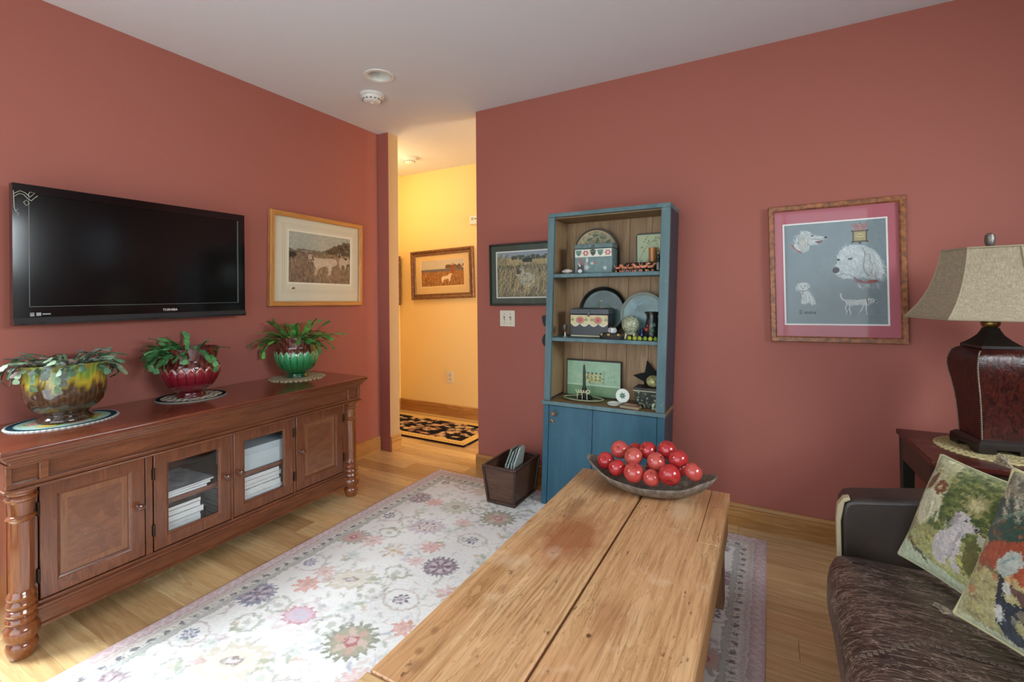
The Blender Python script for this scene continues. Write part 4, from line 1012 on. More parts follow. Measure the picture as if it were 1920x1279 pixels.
def paint3(r, a, x, y):
    k = math.sin(r*46)*math.sin(a*36)
    return (206, 192, 160) if k > -.2 else (120, 96, 70)
doily('crochet_doily', 'round crocheted beige doily under the green planter', -2.480, 1.822, .710, .148, paint3, .003, 1, 1.05, scal=.03)

def smoothst(a, b, x):
    t = max(0, min(1, (x-a)/(b-a))); return t*t*(3-2*t)
def mixc(a, b, t): return tuple(p*(1-t)+q*t for p, q in zip(a, b))
m_glaze = painted('majolica_glaze', .16, .6, coat=.8)
m_soil = flat('potting_soil', (46, 34, 26), .95, bump=.8, bscale=120, var=.4)
def frond(rng, base, az, L, lift, w, seg, droop, tipred):
    """flat jointed cactus stem arching out of the pot; vertices carry their colour height"""
    m = MB(); cols = []
    p = Vector(base); el = lift; d_az = az
    for s in range(seg):
        dirv = Vector((math.cos(d_az)*math.cos(el), math.sin(d_az)*math.cos(el), math.sin(el)))
        side = Vector((-math.sin(d_az), math.cos(d_az), 0)); nrm = dirv.cross(side)
        side = (side*math.cos(rng.uniform(-.5, .5))+nrm*math.sin(rng.uniform(-.6, .6))).normalized(); nrm = side.cross(dirv).normalized()
        l = L/seg; prof = [(0, .16), (.22, .75), (.38, .66), (.55, 1.0), (.70, .78), (.88, .95), (1, .30)]
        n = len(m.v); ww = w*(.75+.5*s/seg)
        for u, k in prof:
            c = p+dirv*(u*l)
            m.v += [tuple(c-side*ww*k), tuple(c+nrm*.0022), tuple(c+side*ww*k), tuple(c-nrm*.0012)]
        for i in range(len(prof)-1):
            a = n+i*4; b = a+4
            m.f += [(a, a+1, b+1, b), (a+1, a+2, b+2, b+1), (a+2, a+3, b+3, b+2), (a+3, a, b, b+3)]
        m.f += [(n, n+3, n+2, n+1), (n+24, n+25, n+26, n+27)]
        p = p+dirv*l; el -= droop; d_az += rng.uniform(-.25, .25)
    return m
def planter(name, label, cx, cy, z, prof, fn, paint, nst, greens, seed, rr, zr, spread, Lr, rsoil, seg=(3, 5), pn=96, wl=.011, drp=.38):
    t = thing(name, label, 'plant', (cx, cy, z))
    m = MB().lathe(prof, pn, fn=fn, cap1=False)
    o = add('pot', m, m_glaze, t, world=False, smooth=50); vcol(o, paint)
    add('soil', MB().lathe([(rsoil, zr-.035), (rsoil*.6, zr-.028), (.004, zr-.026)], 28), m_soil, t, world=False)
    rng = random.Random(seed)
    mats = [flat('leaf_%s_%d' % (name, i), g, .5, var=.22, bscale=30) for i, g in enumerate(greens)]
    for k in range(nst):
        az = rng.uniform(0, 6.283) if spread is None else rng.gauss(spread[0], spread[1])
        rad = rr*(math.sqrt(rng.random())*.8 if k % 2 else rng.uniform(.75, 1.0))
        L = rng.uniform(*Lr); lift = rng.uniform(.55, 1.35) if k % 2 else rng.uniform(.25, .9)
        m = frond(rng, (rad*math.cos(az), rad*math.sin(az), zr-.03), az, L, lift, rng.uniform(.8, 1.2)*wl, rng.randint(*seg), rng.uniform(.7, 1.3)*drp*(.6 if k % 2 else 1), 0)
        zmin = .02
        lim = XL+.012-cx
        m.fn(lambda a, b, c: (max(a, lim+.004*math.sin(40*c)), b, c))
        add('stem', m, rng.choice(mats), t, world=False, smooth=60)
    return t
# planter one: brown body, yellow-green shoulder
def fn1(th, z):
    k = 1+.018*math.sin(7*th+3*math.sin(z*40))*smoothst(.05, .09, z)*(1-smoothst(.13, .15, z))+.02*math.sin(15*th+z*60)*smoothst(.03, .06, z)*(1-smoothst(.13, .16, z))
    if z > .15: k += .012*math.cos(40*th)*(1-smoothst(.19, .2, z))
    if z > .20: k += .03*math.cos(5*th)*smoothst(.2, .23, z)
    return k
def pc1(x, y, z):
    th = math.atan2(y, x); j = .012*math.sin(9*th)+.008*math.sin(23*th+2); zz = z+j
    n = .5+.5*math.sin(31*th+90*z)*math.sin(17*th-60*z)
    br = mixc((50, 34, 24), (104, 78, 52), n); ye = mixc((176, 150, 40), (206, 186, 60), n); gr = mixc((96, 130, 48), (150, 180, 80), .5+.5*math.cos(40*th))
    if math.hypot(x, y) < .11 and z > .19: return (96, 110, 60)
    if z < .03: return mixc((40, 28, 22), (84, 60, 42), n)
    c = mixc(br, ye, smoothst(.130, .160, zz)); c = mixc(c, gr, smoothst(.168, .192, zz)); return mixc(c, (150, 140, 60), smoothst(.21, .225, zz))
prof1 = [(.07, 0), (.083, 0), (.086, .006), (.082, .016), (.070, .024), (.068, .030), (.080, .040), (.098, .055), (.112, .075), (.120, .095), (.1235, .115), (.124, .135), (.123, .155), (.122, .175), (.1225, .195), (.125, .21), (.130, .222), (.131, .227), (.127, .228), (.121, .21), (.115, .18), (.11, .15)]
planter('brown_planter', 'brown majolica planter with yellow and green shoulder holding a trailing cactus plant', -2.466, .768, .7142, prof1, fn1, pc1, 80, [(96, 122, 90), (76, 106, 78), (124, 144, 116), (112, 120, 112), (104, 80, 76)], 5, .112, .238, None, (.085, .165), .112, wl=.0115, drp=.75)
# planter two and three: petalled bowls
def petal(n, zt, zb, ph=0):
    def f(th, z):
        if zb < z < zt+.02:
            u = ((th+ph)*n/(2*math.pi)) % 1.0; e = abs(u-.5)*2; top = zt-.026*e**1.5
            if z < top: return 1+.030*(1-e**4)
        return 1
    return f
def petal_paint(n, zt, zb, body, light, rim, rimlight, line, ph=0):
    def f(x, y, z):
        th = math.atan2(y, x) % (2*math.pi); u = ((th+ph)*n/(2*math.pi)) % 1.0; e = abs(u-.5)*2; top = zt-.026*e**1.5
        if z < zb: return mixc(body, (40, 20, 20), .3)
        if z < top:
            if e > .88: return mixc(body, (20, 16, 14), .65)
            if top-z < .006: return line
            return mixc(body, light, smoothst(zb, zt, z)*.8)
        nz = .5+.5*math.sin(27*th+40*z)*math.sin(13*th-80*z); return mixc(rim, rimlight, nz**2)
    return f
prof2 = [(.045, 0), (.060, 0), (.062, .004), (.058, .012), (.056, .018), (.062, .024), (.078, .034), (.095, .050), (.109, .070), (.118, .090), (.1215, .110), (.1205, .125), (.116, .136), (.110, .142), (.108, .150), (.110, .160), (.113, .174), (.118, .190), (.120, .198), (.115, .198), (.106, .18), (.10, .15), (.095, .12)]
def dense(p, k=4):
    out = []
    for a, b in zip(p[:-1], p[1:]):
        for i in range(k): t = i/k; out.append((a[0]*(1-t)+b[0]*t, a[1]*(1-t)+b[1]*t))
    return out+[p[-1]]
prof2 = [(r, z*1.20) for r, z in prof2]
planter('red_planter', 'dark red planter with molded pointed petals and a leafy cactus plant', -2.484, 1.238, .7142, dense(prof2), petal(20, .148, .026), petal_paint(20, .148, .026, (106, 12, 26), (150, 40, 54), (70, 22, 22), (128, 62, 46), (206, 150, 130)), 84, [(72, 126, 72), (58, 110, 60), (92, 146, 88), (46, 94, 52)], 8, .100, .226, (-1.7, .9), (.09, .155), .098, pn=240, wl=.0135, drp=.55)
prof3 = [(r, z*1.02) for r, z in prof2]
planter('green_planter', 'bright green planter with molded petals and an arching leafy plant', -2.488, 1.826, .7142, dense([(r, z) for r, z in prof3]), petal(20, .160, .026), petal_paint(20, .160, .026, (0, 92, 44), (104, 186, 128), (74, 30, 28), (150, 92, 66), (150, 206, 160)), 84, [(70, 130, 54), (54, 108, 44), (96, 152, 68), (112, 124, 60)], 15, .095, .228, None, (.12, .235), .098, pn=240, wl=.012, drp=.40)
# ------------------------------------------------------------------ blue painted cupboard with open shelves (slightly racked)
SH = .036
def shx(x, y, z): return (x+SH*(z-.6), y, z)
def sx_(z): return SH*(z-.6)
def bluepaint(name, c1, c2, c3):
    k = NT(name); k.setp(Roughness=.5); v = k.mapv((9, 9, 1.6)); n1 = k.noise(v, 1.0, 6, .65, .4); v2 = k.mapv((1, 1, 1)); n2 = k.noise(v2, 30, 4, .6)
    a = k.ramp(n1, [(.3, c1), (.68, c2)]); w = k.ramp(n2, [(.64, 0.), (.74, .7)]); k.col(k.mix(w, a, c3)); k.bump(n1, .12, .004); return k.m
m_blue = bluepaint('worn_blue_paint', (64, 92, 98), (96, 126, 130), (136, 146, 136))
m_blue2 = bluepaint('blue_door_paint', (32, 74, 94), (50, 98, 116), (76, 112, 122))
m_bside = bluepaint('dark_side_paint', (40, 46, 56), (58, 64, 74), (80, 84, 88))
m_oldpine = wood('bare_pine_back', (110, 82, 54), (160, 128, 92), (182, 152, 114), 'Z', .6, .7, stretch=14, rnd=True)
m_oldshelf = wood('bare_pine_shelf', (84, 60, 34), (124, 94, 58), (146, 116, 78), 'X', .5, .7, stretch=14)
def make_bookcase():
    t = thing('bookcase', 'tall narrow blue painted cupboard with open shelves and a plank door', 'bookcase', (-.8, 2.52, 0))
    YF_, YK = 2.390, 2.634
    XL_, XR_ = -1.123, -.463
    def p(name, m, mat, parent=t, **kw): return add(name, m.fn(shx), mat, parent, **kw)
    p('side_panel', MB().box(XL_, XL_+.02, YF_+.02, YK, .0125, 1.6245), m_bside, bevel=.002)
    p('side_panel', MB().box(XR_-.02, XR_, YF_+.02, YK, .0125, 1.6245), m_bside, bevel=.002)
    p('face_stile', MB().box(XL_, XL_+.038, YF_, YF_+.02, .600, 1.6245), m_blue, bevel=.002)
    p('face_stile', MB().box(XR_-.044, XR_, YF_, YF_+.02, .600, 1.6245), m_blue, bevel=.002)
    p('top_board', MB().box(XL_, XR_, YF_, YK, 1.625, 1.647), m_blue, bevel=.002)
    p('inner_lining', MB().box(XL_+.02, XL_+.026, YF_+.02, YK-.02, .61, 1.62), m_oldpine, smooth=0)
    p('inner_lining', MB().box(XR_-.026, XR_-.02, YF_+.02, YK-.02, .61, 1.62), m_oldpine, smooth=0)
    p('top_lining', MB().box(XL_+.026, XR_-.026, YF_+.02, YK-.02, 1.617, 1.6245), m_oldshelf, smooth=0)
    xs = [XL_+.02, -.985, -.840, -.722, -.600, XR_-.02]
    for a, b in zip(xs[:-1], xs[1:]): p('back_board', MB().box(a+.0007, b-.0007, YK-.016, YK-.002, .05, 1.63), m_oldpine, smooth=0, bevel=.0012)
    for z in (1.310, .956):
        p('shelf', MB().box(XL_+.026, XR_-.026, YF_+.008, YK-.018, z-.021, z), m_blue, bevel=.003)
    p('counter_board', MB().box(XL_-.006, XR_+.006, YF_-.008, YK-.018, .580, .600), m_oldshelf, bevel=.003)
    p('counter_edge', MB().box(XL_-.007, XR_+.007, YF_-.012, YF_-.007, .580, .601), m_blue, bevel=.002)
    p('lower_stile', MB().box(XL_, XL_+.032, YF_, YF_+.02, .0125, .580), m_blue2, bevel=.002)
    p('lower_stile', MB().box(XR_-.034, XR_, YF_, YF_+.02, .0125, .580), m_blue2, bevel=.002)
    d = p('door', MB().box(XL_+.034, -.835, YF_, YF_+.018, .03, .576), m_blue2, bevel=.003)
    add('door_board', MB().box(-.8335, XR_-.036, YF_, YF_+.018, .03, .576).fn(shx), m_blue2, d, bevel=.003)
    kn = MB().lathe([(.012, 0), (.011, .004), (.006, .008), (.006, .014), (.012, .019), (.014, .026), (.010, .033), (.003, .035)], 20).xf(T(-1.056, YF_, .534) @ Matrix.Rotation(math.pi/2, 4, 'X'))
    add('knob', kn, flat('worn_knob', (110, 88, 66), .3, coat=.4), d)
    ks = MB().lathe([(.010, 0), (.010, .002), (.006, .003)], 20).xf(T(-1.076, YF_, .487) @ Matrix.Rotation(math.pi/2, 4, 'X'))
    add('keyhole_plate', ks, m_brass, d)
    add('keyhole', MB().box(-1.078, -1.074, YF_-.0042, YF_-.002, .480, .490), m_dark, d, smooth=0)
make_bookcase()

# black iron ornament on the wall, half hidden behind the cupboard
t = thing('iron_ornament', 'black iron ornament peeking out left of the blue bookcase', 'ornament', (-1.185, YB, .86))
om = MB().prism(smoothpoly([(-1.250, 1.058), (-1.225, 1.064), (-1.16, 1.055), (-1.15, .99), (-1.175, .965), (-1.205, .985), (-1.236, 1.0), (-1.246, 1.02)], 4).tolist(), 1, YB-.016, YB-.004)
add('upper_scroll', om, m_iron, t, smooth=30)
add('lower_scroll', MB().prism(smoothpoly([(-1.252, .905), (-1.236, .945), (-1.20, .955), (-1.16, .945), (-1.15, .90), (-1.165, .865), (-1.20, .86), (-1.235, .872)], 4).tolist(), 1, YB-.016, YB-.004), m_iron, t, smooth=30)
add('stem', MB().box(-1.178, -1.166, YB-.014, YB-.003, .86, 1.06), m_iron, t, smooth=0)

# ------------------------------------------------------------------ things on the shelves
Z1, Z2, Z3 = 1.3105, .9565, .6005
m_tole = painted('painted_tin', .35, .5)
def painted_box(name, label, x0, x1, y0, y1, z0, zl, z1, body, lidc, front, res=.0022, cat='box'):
    """hinged tin box whose front carries a painted panel; zl = lid seam"""
    t = thing(name, label, cat, ((x0+x1)/2, (y0+y1)/2, z0)); mb = flat(name+'_tin', body, .4, var=.12, bscale=40); ml = flat(name+'_lid_tin', lidc, .4, var=.12, bscale=40)
    add('body', MB().box(x0, x1, y0+.001, y1, z0, zl-.0015), mb, t, bevel=.003)
    l = add('lid', MB().hexa([(x0-.002, y0-.001, zl), (x1+.002, y0-.001, zl), (x1+.002, y1+.002, zl), (x0-.002, y1+.002, zl), (x0-.001, y0, z1-.004), (x1+.001, y0, z1-.004), (x1+.001, y1+.001, z1), (x0-.001, y1+.001, z1)]), ml, t, bevel=.003)
    cx = (x0+x1)/2
    add('hasp', MB().box(cx-.007, cx+.007, y0-.006, y0-.002, zl-.012, zl+.016), flat(name+'_hasp', (70, 76, 70), .3, .6), t, bevel=.0015)
    cv = Cv(x1-x0-.006, zl-.004-z0-.004, res, body); front(cv)
    panel('painted_front', cv, m_tole, t, (x0+.003-t.location.x, y0+.0004-t.location.y, .004), (1, 0, 0), (0, 0, 1))
    return t
def f_box1(cv):
    r = random.Random(4); w, h = cv.w, cv.h; cv.mul(.9+.2*fbm(cv.nx, cv.ny, 12, 8, 3))
    cv.rect(0, w, h*.66, h*.99, (214, 214, 196))
    for k in range(5):
        x = w*(.1+.2*k)
        if k in (1, 4): cv.ell(x, h*.83, .016, .014, (176, 96, 92), 0, 1, lob=6, amp=.2); cv.ell(x, h*.83, .006, .006, (226, 206, 190))
        else: cv.poly([(x-.018, h*.95), (x+.018, h*.95), (x+.012, h*.78), (x, h*.70), (x-.012, h*.78)], (84, 120, 106) if k != 2 else (44, 50, 46)); cv.line([(x-.012, h*.9), (x+.012, h*.9)], .003, (150, 176, 150), .8)
    for k in range(12): cv.ell(r.uniform(.02, w), r.uniform(.01, h*.6), r.uniform(.006, .014), r.uniform(.006, .012), r.choice([(196, 140, 136), (160, 90, 86), (206, 206, 196), (130, 150, 140)]), 0, .8, lob=5, amp=.25)
painted_box('floral_tin_box', 'grey green painted tin box with a cream floral band on the top shelf', -.976+.024, -.742+.004, 2.445, 2.545, Z1, 1.447, 1.476, (98, 124, 124), (92, 112, 112), f_box1)
# arched tray behind it
def arch(n, x0, x1, z0, zs, zt):
    c = (x0+x1)/2; r = (x1-x0)/2; return [(x0, z0), (x1, z0)]+[(c+r*math.cos(a), zs+(zt-zs)*math.sin(a)) for a in np.linspace(0, math.pi, n)]
t = thing('arched_tray', 'arched painted tray standing behind the grey green tin box', 'tray', (-.868, 2.575, Z1))
add('rim', MB().prism(arch(28, -1.003, -.737, Z1, 1.43, 1.571), 1, 2.566, 2.584), flat('tray_dark_rim', (40, 28, 20), .35), t, smooth=30)
add('gold_border', MB().prism(arch(28, -.993, -.747, Z1+.008, 1.43, 1.561), 1, 2.5645, 2.567), flat('tray_gold', (176, 156, 110), .4), t, smooth=30)
add('painted_face', MB().prism(arch(28, -.985, -.755, Z1+.014, 1.43, 1.553), 1, 2.5635, 2.566), flat('tray_face_tan', (150, 140, 110), .45, var=.25, bscale=55), t, smooth=30)
lf = MB()
for x, z, a in ((-.905, 1.51, .4), (-.83, 1.515, -.3), (-.87, 1.53, .1), (-.86, 1.50, 1.2), (-.80, 1.49, .6)): lf.prism([(x+.018*math.cos(a)*math.cos(u)-.008*math.sin(a)*math.sin(u), z+.018*math.sin(a)*math.cos(u)+.008*math.cos(a)*math.sin(u)) for u in np.linspace(0, 6.283, 10, endpoint=False)], 1, 2.5625, 2.564)
add('painted_leaves', lf, flat('tray_leaf_green', (92, 110, 84), .5), t, smooth=0)
def rrect(x0, x1, z0, z1, r, n=5):
    o = []
    for cx, cz, a0 in ((x1-r, z1-r, 0), (x0+r, z1-r, 1), (x0+r, z0+r, 2), (x1-r, z0+r, 3)):
        for k in range(n+1): a = (a0+k/n)*math.pi/2; o.append((cx+r*math.cos(a), cz+r*math.sin(a)))
    return o
t = thing('green_tile_tray', 'pale green tray with a dark rim at the right of the top shelf', 'tray', (-.575, 2.600, Z1))
add('rim', MB().prism(rrect(-.648, -.502, Z1, 1.526, .018), 1, 2.592, 2.606), flat('tile_rim', (34, 26, 20), .35), t, smooth=30)
def cvt():
    cv = Cv(.130, .20, .004, (176, 190, 146)); r = random.Random(6)
    for k in range(22): cv.ell(r.uniform(.01, .12), r.uniform(.05, .19), r.uniform(.003, .006), .004, r.choice([(110, 130, 90), (150, 120, 80), (90, 110, 76)]), r.random())
    cv.line([(.01, .06), (.04, .12), (.09, .17), (.12, .185)], .004, (120, 140, 96), .8); return cv
panel('painted_face', cvt(), m_tole, t, (-.640+.575, 2.5912-2.600, .008), (1, 0, 0), (0, 0, 1))
t = thing('copper_mug', 'small copper coloured mug in front of the pale green tray', 'mug', (-.552, 2.560, Z1+.055))
add('body', MB().lathe([(.016, Z1+.055), (.019, Z1+.058), (.0195, Z1+.125), (.021, Z1+.132), (.018, Z1+.132), (.017, Z1+.07)], 24, -.552, 2.560), flat('copper_glaze', (190, 124, 66), .3, coat=.4), t)
add('handle', MB().tube([(-.534, 2.555, Z1+.075), (-.515, 2.548, Z1+.08), (-.511, 2.546, Z1+.1), (-.518, 2.549, Z1+.118), (-.535, 2.556, Z1+.12)], .0035, 8), flat('copper_handle', (160, 96, 52), .3), t)
t = thing('black_lacquer_box', 'low black lacquer box with sloping lid behind the hound figurines', 'box', (-.625, 2.545, Z1))
add('body', MB().box(-.700, -.545, 2.515, 2.580, Z1, Z1+.034), flat('black_lacquer', (20, 16, 14), .25, coat=.4), t, bevel=.002)
add('lid', MB().hexa([(-.702, 2.513, Z1+.035), (-.543, 2.513, Z1+.035), (-.543, 2.582, Z1+.035), (-.702, 2.582, Z1+.035), (-.684, 2.522, Z1+.054), (-.561, 2.522, Z1+.054), (-.561, 2.574, Z1+.054), (-.684, 2.574, Z1+.054)]), flat('lacquer_lid', (44, 22, 16), .25, coat=.4), t, bevel=.002)
t = thing('moss_clump', 'small clump of dark green moss beside the copper mug', 'plant', (-.56, 2.485, Z1))
def blob(c, r, rng, n=14, m=9, sq=1, amp=.15):
    mb = MB().ball(c, r, n, m, sq); ph = rng.random()*6
    return mb.fn(lambda x, y, z: (c[0]+(x-c[0])*(1+amp*math.sin(90*x+ph+70*z)), c[1]+(y-c[1])*(1+amp*math.sin(80*y+60*z)), z))
rg = random.Random(3)
gm = flat('moss_green', (62, 82, 40), .9, bump=.8, bscale=160, var=.3)
add('base_clump', blob((-.58, 2.487, Z1+.022), .026, rg, sq=.84), gm, t); add('top_clump', blob((-.552, 2.487, Z1+.034), .022, rg), gm, t); add('side_clump', blob((-.532, 2.487, Z1+.026), .018, rg), gm, t)
# row of terracotta hounds
def hound(label, x, s, flip, col):
    t = thing('hound_figurine', label, 'figurine', (x, 2.425, Z1), (0, 0, math.pi if flip else 0), 'terracotta hounds on the top shelf')
    mat = flat('hound_clay_%d' % len(bpy.data.materials), col, .5, var=.25, bscale=90)
    add('body', MB().tube([(-.013*s, 0, .020*s), (-.006*s, 0, .022*s), (.006*s, 0, .022*s), (.012*s, 0, .024*s)], [.005*s, .0065*s, .0065*s, .006*s], 10), mat, t, world=False)
    add('head', MB().tube([(.012*s, 0, .026*s), (.016*s, 0, .034*s), (.020*s, 0, .036*s), (.027*s, 0, .033*s)], [.005*s, .0052*s, .005*s, .0025*s], 10), mat, t, world=False)
    for a, b in ((-.012, -.004), (-.010, .004), (.010, -.004), (.012, .004)): add('leg', MB().tube([(a*s, b*s, .020*s), ((a-.001)*s, b*s, .010*s), (a*s, b*s, .0005)], [.0034*s, .0026*s, .003*s], 8), mat, t, world=False)
    add('tail', MB().tube([(-.014*s, 0, .024*s), (-.020*s, 0, .032*s), (-.021*s, 0, .040*s)], [.002*s, .0018*s, .0012*s], 6), mat, t, world=False)
nm = ['leftmost', 'second from the left', 'third from the left', 'fourth from the left', 'fifth from the left', 'rightmost']
cl = [(184, 112, 80), (190, 120, 88), (176, 104, 72), (196, 128, 98), (204, 136, 110), (186, 116, 90)]
for k in range(6): hound('terracotta hound figurine on the top shelf, %s of the row' % nm[k], -.700+.0335*k, (1.0, 1.05, .95, 1.1, 1.15, 1.1)[k], k in (1, 3), cl[k])
t = thing('dog_figurine', 'tiny black and white dog figurine in front of the tin box', 'figurine', (-.913, 2.418, Z1))
mw_, mk_ = flat('figurine_white', (206, 206, 200), .3, coat=.4), flat('figurine_black', (24, 24, 26), .3, coat=.4)
add('body', MB().lathe([(.012, 0), (.0145, .006), (.013, .018), (.008, .030), (.005, .034)], 18), mk_, t, world=False)
add('head', MB().ball((0, -.004, .040), .0088, 14, 10), mw_, t, world=False)
add('muzzle', MB().ball((0, -.013, .038), .0042, 10, 8), mk_, t, world=False)
for s_ in (-1, 1): add('ear', MB().ball((s_*.0085, -.001, .041), .0042, 8, 6, 1.5), mk_, t, world=False)
o = add('white_egg', MB().lathe([(.002, 0), (.009, .002), (.0128, .008), (.0125, .014), (.009, .020), (.003, .0235)], 20, -.906, 2.404).xf(T(0, 0, Z1)), mw_); tag(o, 'small white egg beside the tiny black and white dog', 'egg')
o = add('sea_shell', MB().loft([[(-.990+.032*k/6*math.cos(a)*0+(-.03+.06*k/6), 2.43+(.004+.017*math.sin(math.pi*(k+.3)/6.6))*math.cos(a), Z1+.0135+(.003+.0105*math.sin(math.pi*(k+.3)/6.6))*math.sin(a)) for a in np.linspace(0, 6.283, 14, endpoint=False)] for k in range(7)]), flat('shell_pink_white', (190, 178, 170), .4, var=.12, bscale=120)); tag(o, 'pale sea shell at the left end of the top shelf', 'shell')
t = thing('figurine_bottle', 'dark figure shaped bottle with white patches right end of the top shelf', 'figurine', (-.496, 2.44, Z1))
add('body', MB().lathe([(.012, 0), (.016, .004), (.017, .02), (.013, .045), (.009, .055), (.008, .062)], 20), mk_, t, world=False)
add('head', MB().lathe([(.005, .060), (.010, .066), (.011, .074), (.007, .083), (.003, .088)], 18), mk_, t, world=False)
add('white_apron', MB().lathe([(.0165, .006), (.0176, .020), (.0138, .045)], 8, cap0=False, cap1=False).fn(lambda x, y, z: (x*.5, -abs(y)*1.04-.003, z)), mw_, t, world=False)

# --- middle shelf
def f_box2(cv):
    w, h = cv.w, cv.h; r = random.Random(8)
    pts = [(0, h)]+[(0, h*.55)]+[(w*k/60, h*(.62-.14*abs(math.sin(math.pi*k/15)))) for k in range(61)]+[(w, h)]
    cv.poly(pts, (196, 182, 138)); cv.line(pts[2:-1], .004, (214, 210, 196))
    for x in (w*.26, w*.74): cv.ell(x, h*.76, .026, .021, (150, 150, 110)); cv.ell(x, h*.76, .020, .016, (186, 92, 82), 0, 1, lob=7, amp=.1); cv.ell(x, h*.76, .007, .006, (150, 60, 60))
    for x in (.05, .95, .42, .58): cv.ell(w*x, h*.78, .010, .008, (130, 136, 90)); cv.ell(w*x, h*.9, .006, .005, (206, 160, 110))
    cv.rect(0, w, 0, h*.06, (176, 168, 130))
painted_box('black_tin_box', 'dark tin box with a scalloped cream and rose band on the middle shelf', -.985, -.765, 2.455, 2.555, Z2, 1.085, 1.118, (44, 48, 52), (62, 68, 72), f_box2)
def round_tray(label, cx, r, face, rim, deco, z0=Z2, cy=2.588):
    t = thing('round_tray', label, 'tray', (cx, cy, z0)); R = T(cx, cy, z0+r) @ Matrix.Rotation(math.pi/2-.12, 4, 'X')
    add('rim', MB().lathe([(r*.86, -.004), (r*.97, .004), (r, .011), (r*.985, .0125), (r*.955, .010), (r*.88, .003), (r*.86, .001)], 56, cap0=False, cap1=False).xf(R), rim, t)
    add('face', MB().lathe([(r*.87, -.004), (r*.88, .0012), (r*.001, .0008)], 48).xf(R), face, t)
    add('border_line', MB().lathe([(r*.80, .0012), (r*.80, .0022), (r*.785, .0022), (r*.785, .0012)], 48, cap0=False, cap1=False).xf(R), flat('tray_line_%d' % len(bpy.data.materials), (150, 160, 140), .5), t)
    for mat, pts in deco:
        m = MB()
        for x, y, a, l, w in pts: m.prism([(x+l*math.cos(a)*math.cos(u)-w*math.sin(a)*math.sin(u), y+l*math.sin(a)*math.cos(u)+w*math.cos(a)*math.sin(u)) for u in np.linspace(0, 6.283, 12, endpoint=False)], 2, .001, .0026)
        add('painted_flowers', m.xf(R), mat, t, smooth=0)
m_trayblk = flat('tray_black_rim', (22, 20, 20), .25, coat=.4)
def trayface(n, c, c2): return flat(n, c, .28, var=.28, bscale=9, coat=.3)
round_tray('round dark green tray with a pink flower behind the black tin box', -.838, .140, trayface('tray_green_face', (62, 84, 80), 0), m_trayblk, [(flat('tray_pink', (196, 150, 136), .5), [(-.005, .01, 0, .020, .018)]), (flat('tray_leaf', (96, 130, 104), .5), [(-.04, .03, .6, .022, .009), (.035, .03, -.5, .02, .008), (-.02, .055, 1.4, .02, .007), (-.045, .005, .1, .016, .007), (.03, -.01, .4, .016, .007)]), (flat('tray_cream_dot', (190, 186, 160), .5), [(-.015, .06, .2, .010, .006), (-.02, .045, .9, .008, .005)])])
round_tray('round pale teal tray with a black rim line at the right of the middle shelf', -.602, .124, trayface('tray_teal_face', (108, 140, 140), 0), flat('tray_grey_rim', (150, 158, 150), .4), [(m_trayblk, [(.13*.985*math.cos(a)*.87, .13*.985*math.sin(a)*.87, a+math.pi/2, .009, .0024) for a in np.linspace(0, 6.283, 48)]), (flat('tray_pale_leaf', (150, 176, 186), .5), [(-.045, .045, 1.2, .02, .006), (-.05, .01, 1.6, .018, .006), (-.04, -.02, 1.9, .018, .006), (-.02, .06, .4, .016, .005)])], cy=2.560)
t = thing('patterned_sphere', 'green and cream transfer printed ball on a footed stand', 'ornament', (-.648, 2.47, Z2))
k_ = NT('marbled_glaze'); k_.setp(Roughness=.25); nn = k_.noise(k_.mapv((1, 1, 1)), 75, 4, .7, 2.5); k_.col(k_.ramp(nn, [(.40, (84, 96, 70)), (.5, (150, 156, 126)), (.6, (206, 204, 180))]))
add('ball', MB().ball((0, 0, .077), .048, 28, 18), k_.m, t, world=False)
add('stand_ring', MB().lathe([(.022, .024), (.030, .026), (.032, .034), (.027, .038)], 24, cap0=False, cap1=False), k_.m, t, world=False)
for k in range(4): a = math.pi/4+k*math.pi/2; add('foot', MB().tube([(.028*math.cos(a), .028*math.sin(a), .028), (.034*math.cos(a), .034*math.sin(a), .012), (.036*math.cos(a), .036*math.sin(a), .001)], [.007, .005, .007], 8), flat('foot_cream%d' % k, (196, 186, 150), .4), t, world=False)
t = thing('checked_pot', 'little white and black lidded pot on the middle shelf', 'pot', (-.742, 2.45, Z2+.030))
add('body', MB().lathe([(.016, 0), (.023, .006), (.025, .016), (.020, .026), (.014, .030)], 24), flat('speckled_white', (190, 192, 188), .35, var=.5, bscale=120), t, world=False)
add('lid', MB().lathe([(.016, .030), (.017, .034), (.010, .042), (.004, .046), (.006, .050), (.003, .055)], 20), mk_, t, world=False)
t = thing('berry_wreath', 'dark leafy wreath mat under the little lidded pot', 'wreath', (-.742, 2.45, Z2))
add('base', MB().lathe([(.050, 0), (.052, .012), (.044, .028), (.02, .029)], 28).fn(lambda x, y, z: (x*1.35, y*.85, z)), flat('wreath_core', (30, 34, 28), .7), t, world=False)
rw = random.Random(6); gl_, bl_, rl_ = flat('wreath_leaf', (44, 58, 40), .5), flat('wreath_gold', (166, 150, 96), .4), flat('wreath_berry', (96, 44, 34), .35)
for k in range(22):
    a = 6.283*k/22; x, y = .062*math.cos(a), .040*math.sin(a)
    add(('leaf', 'bud', 'berry')[k % 3], MB().ball((x, y, .014+.010*rw.random()), rw.uniform(.007, .0105), 8, 6, .8), (gl_, bl_, rl_)[k % 3], t, world=False)
t = thing('painted_pitcher', 'black pitcher painted with red and green flowers on the middle shelf', 'pitcher', (-.536, 2.47, Z2))
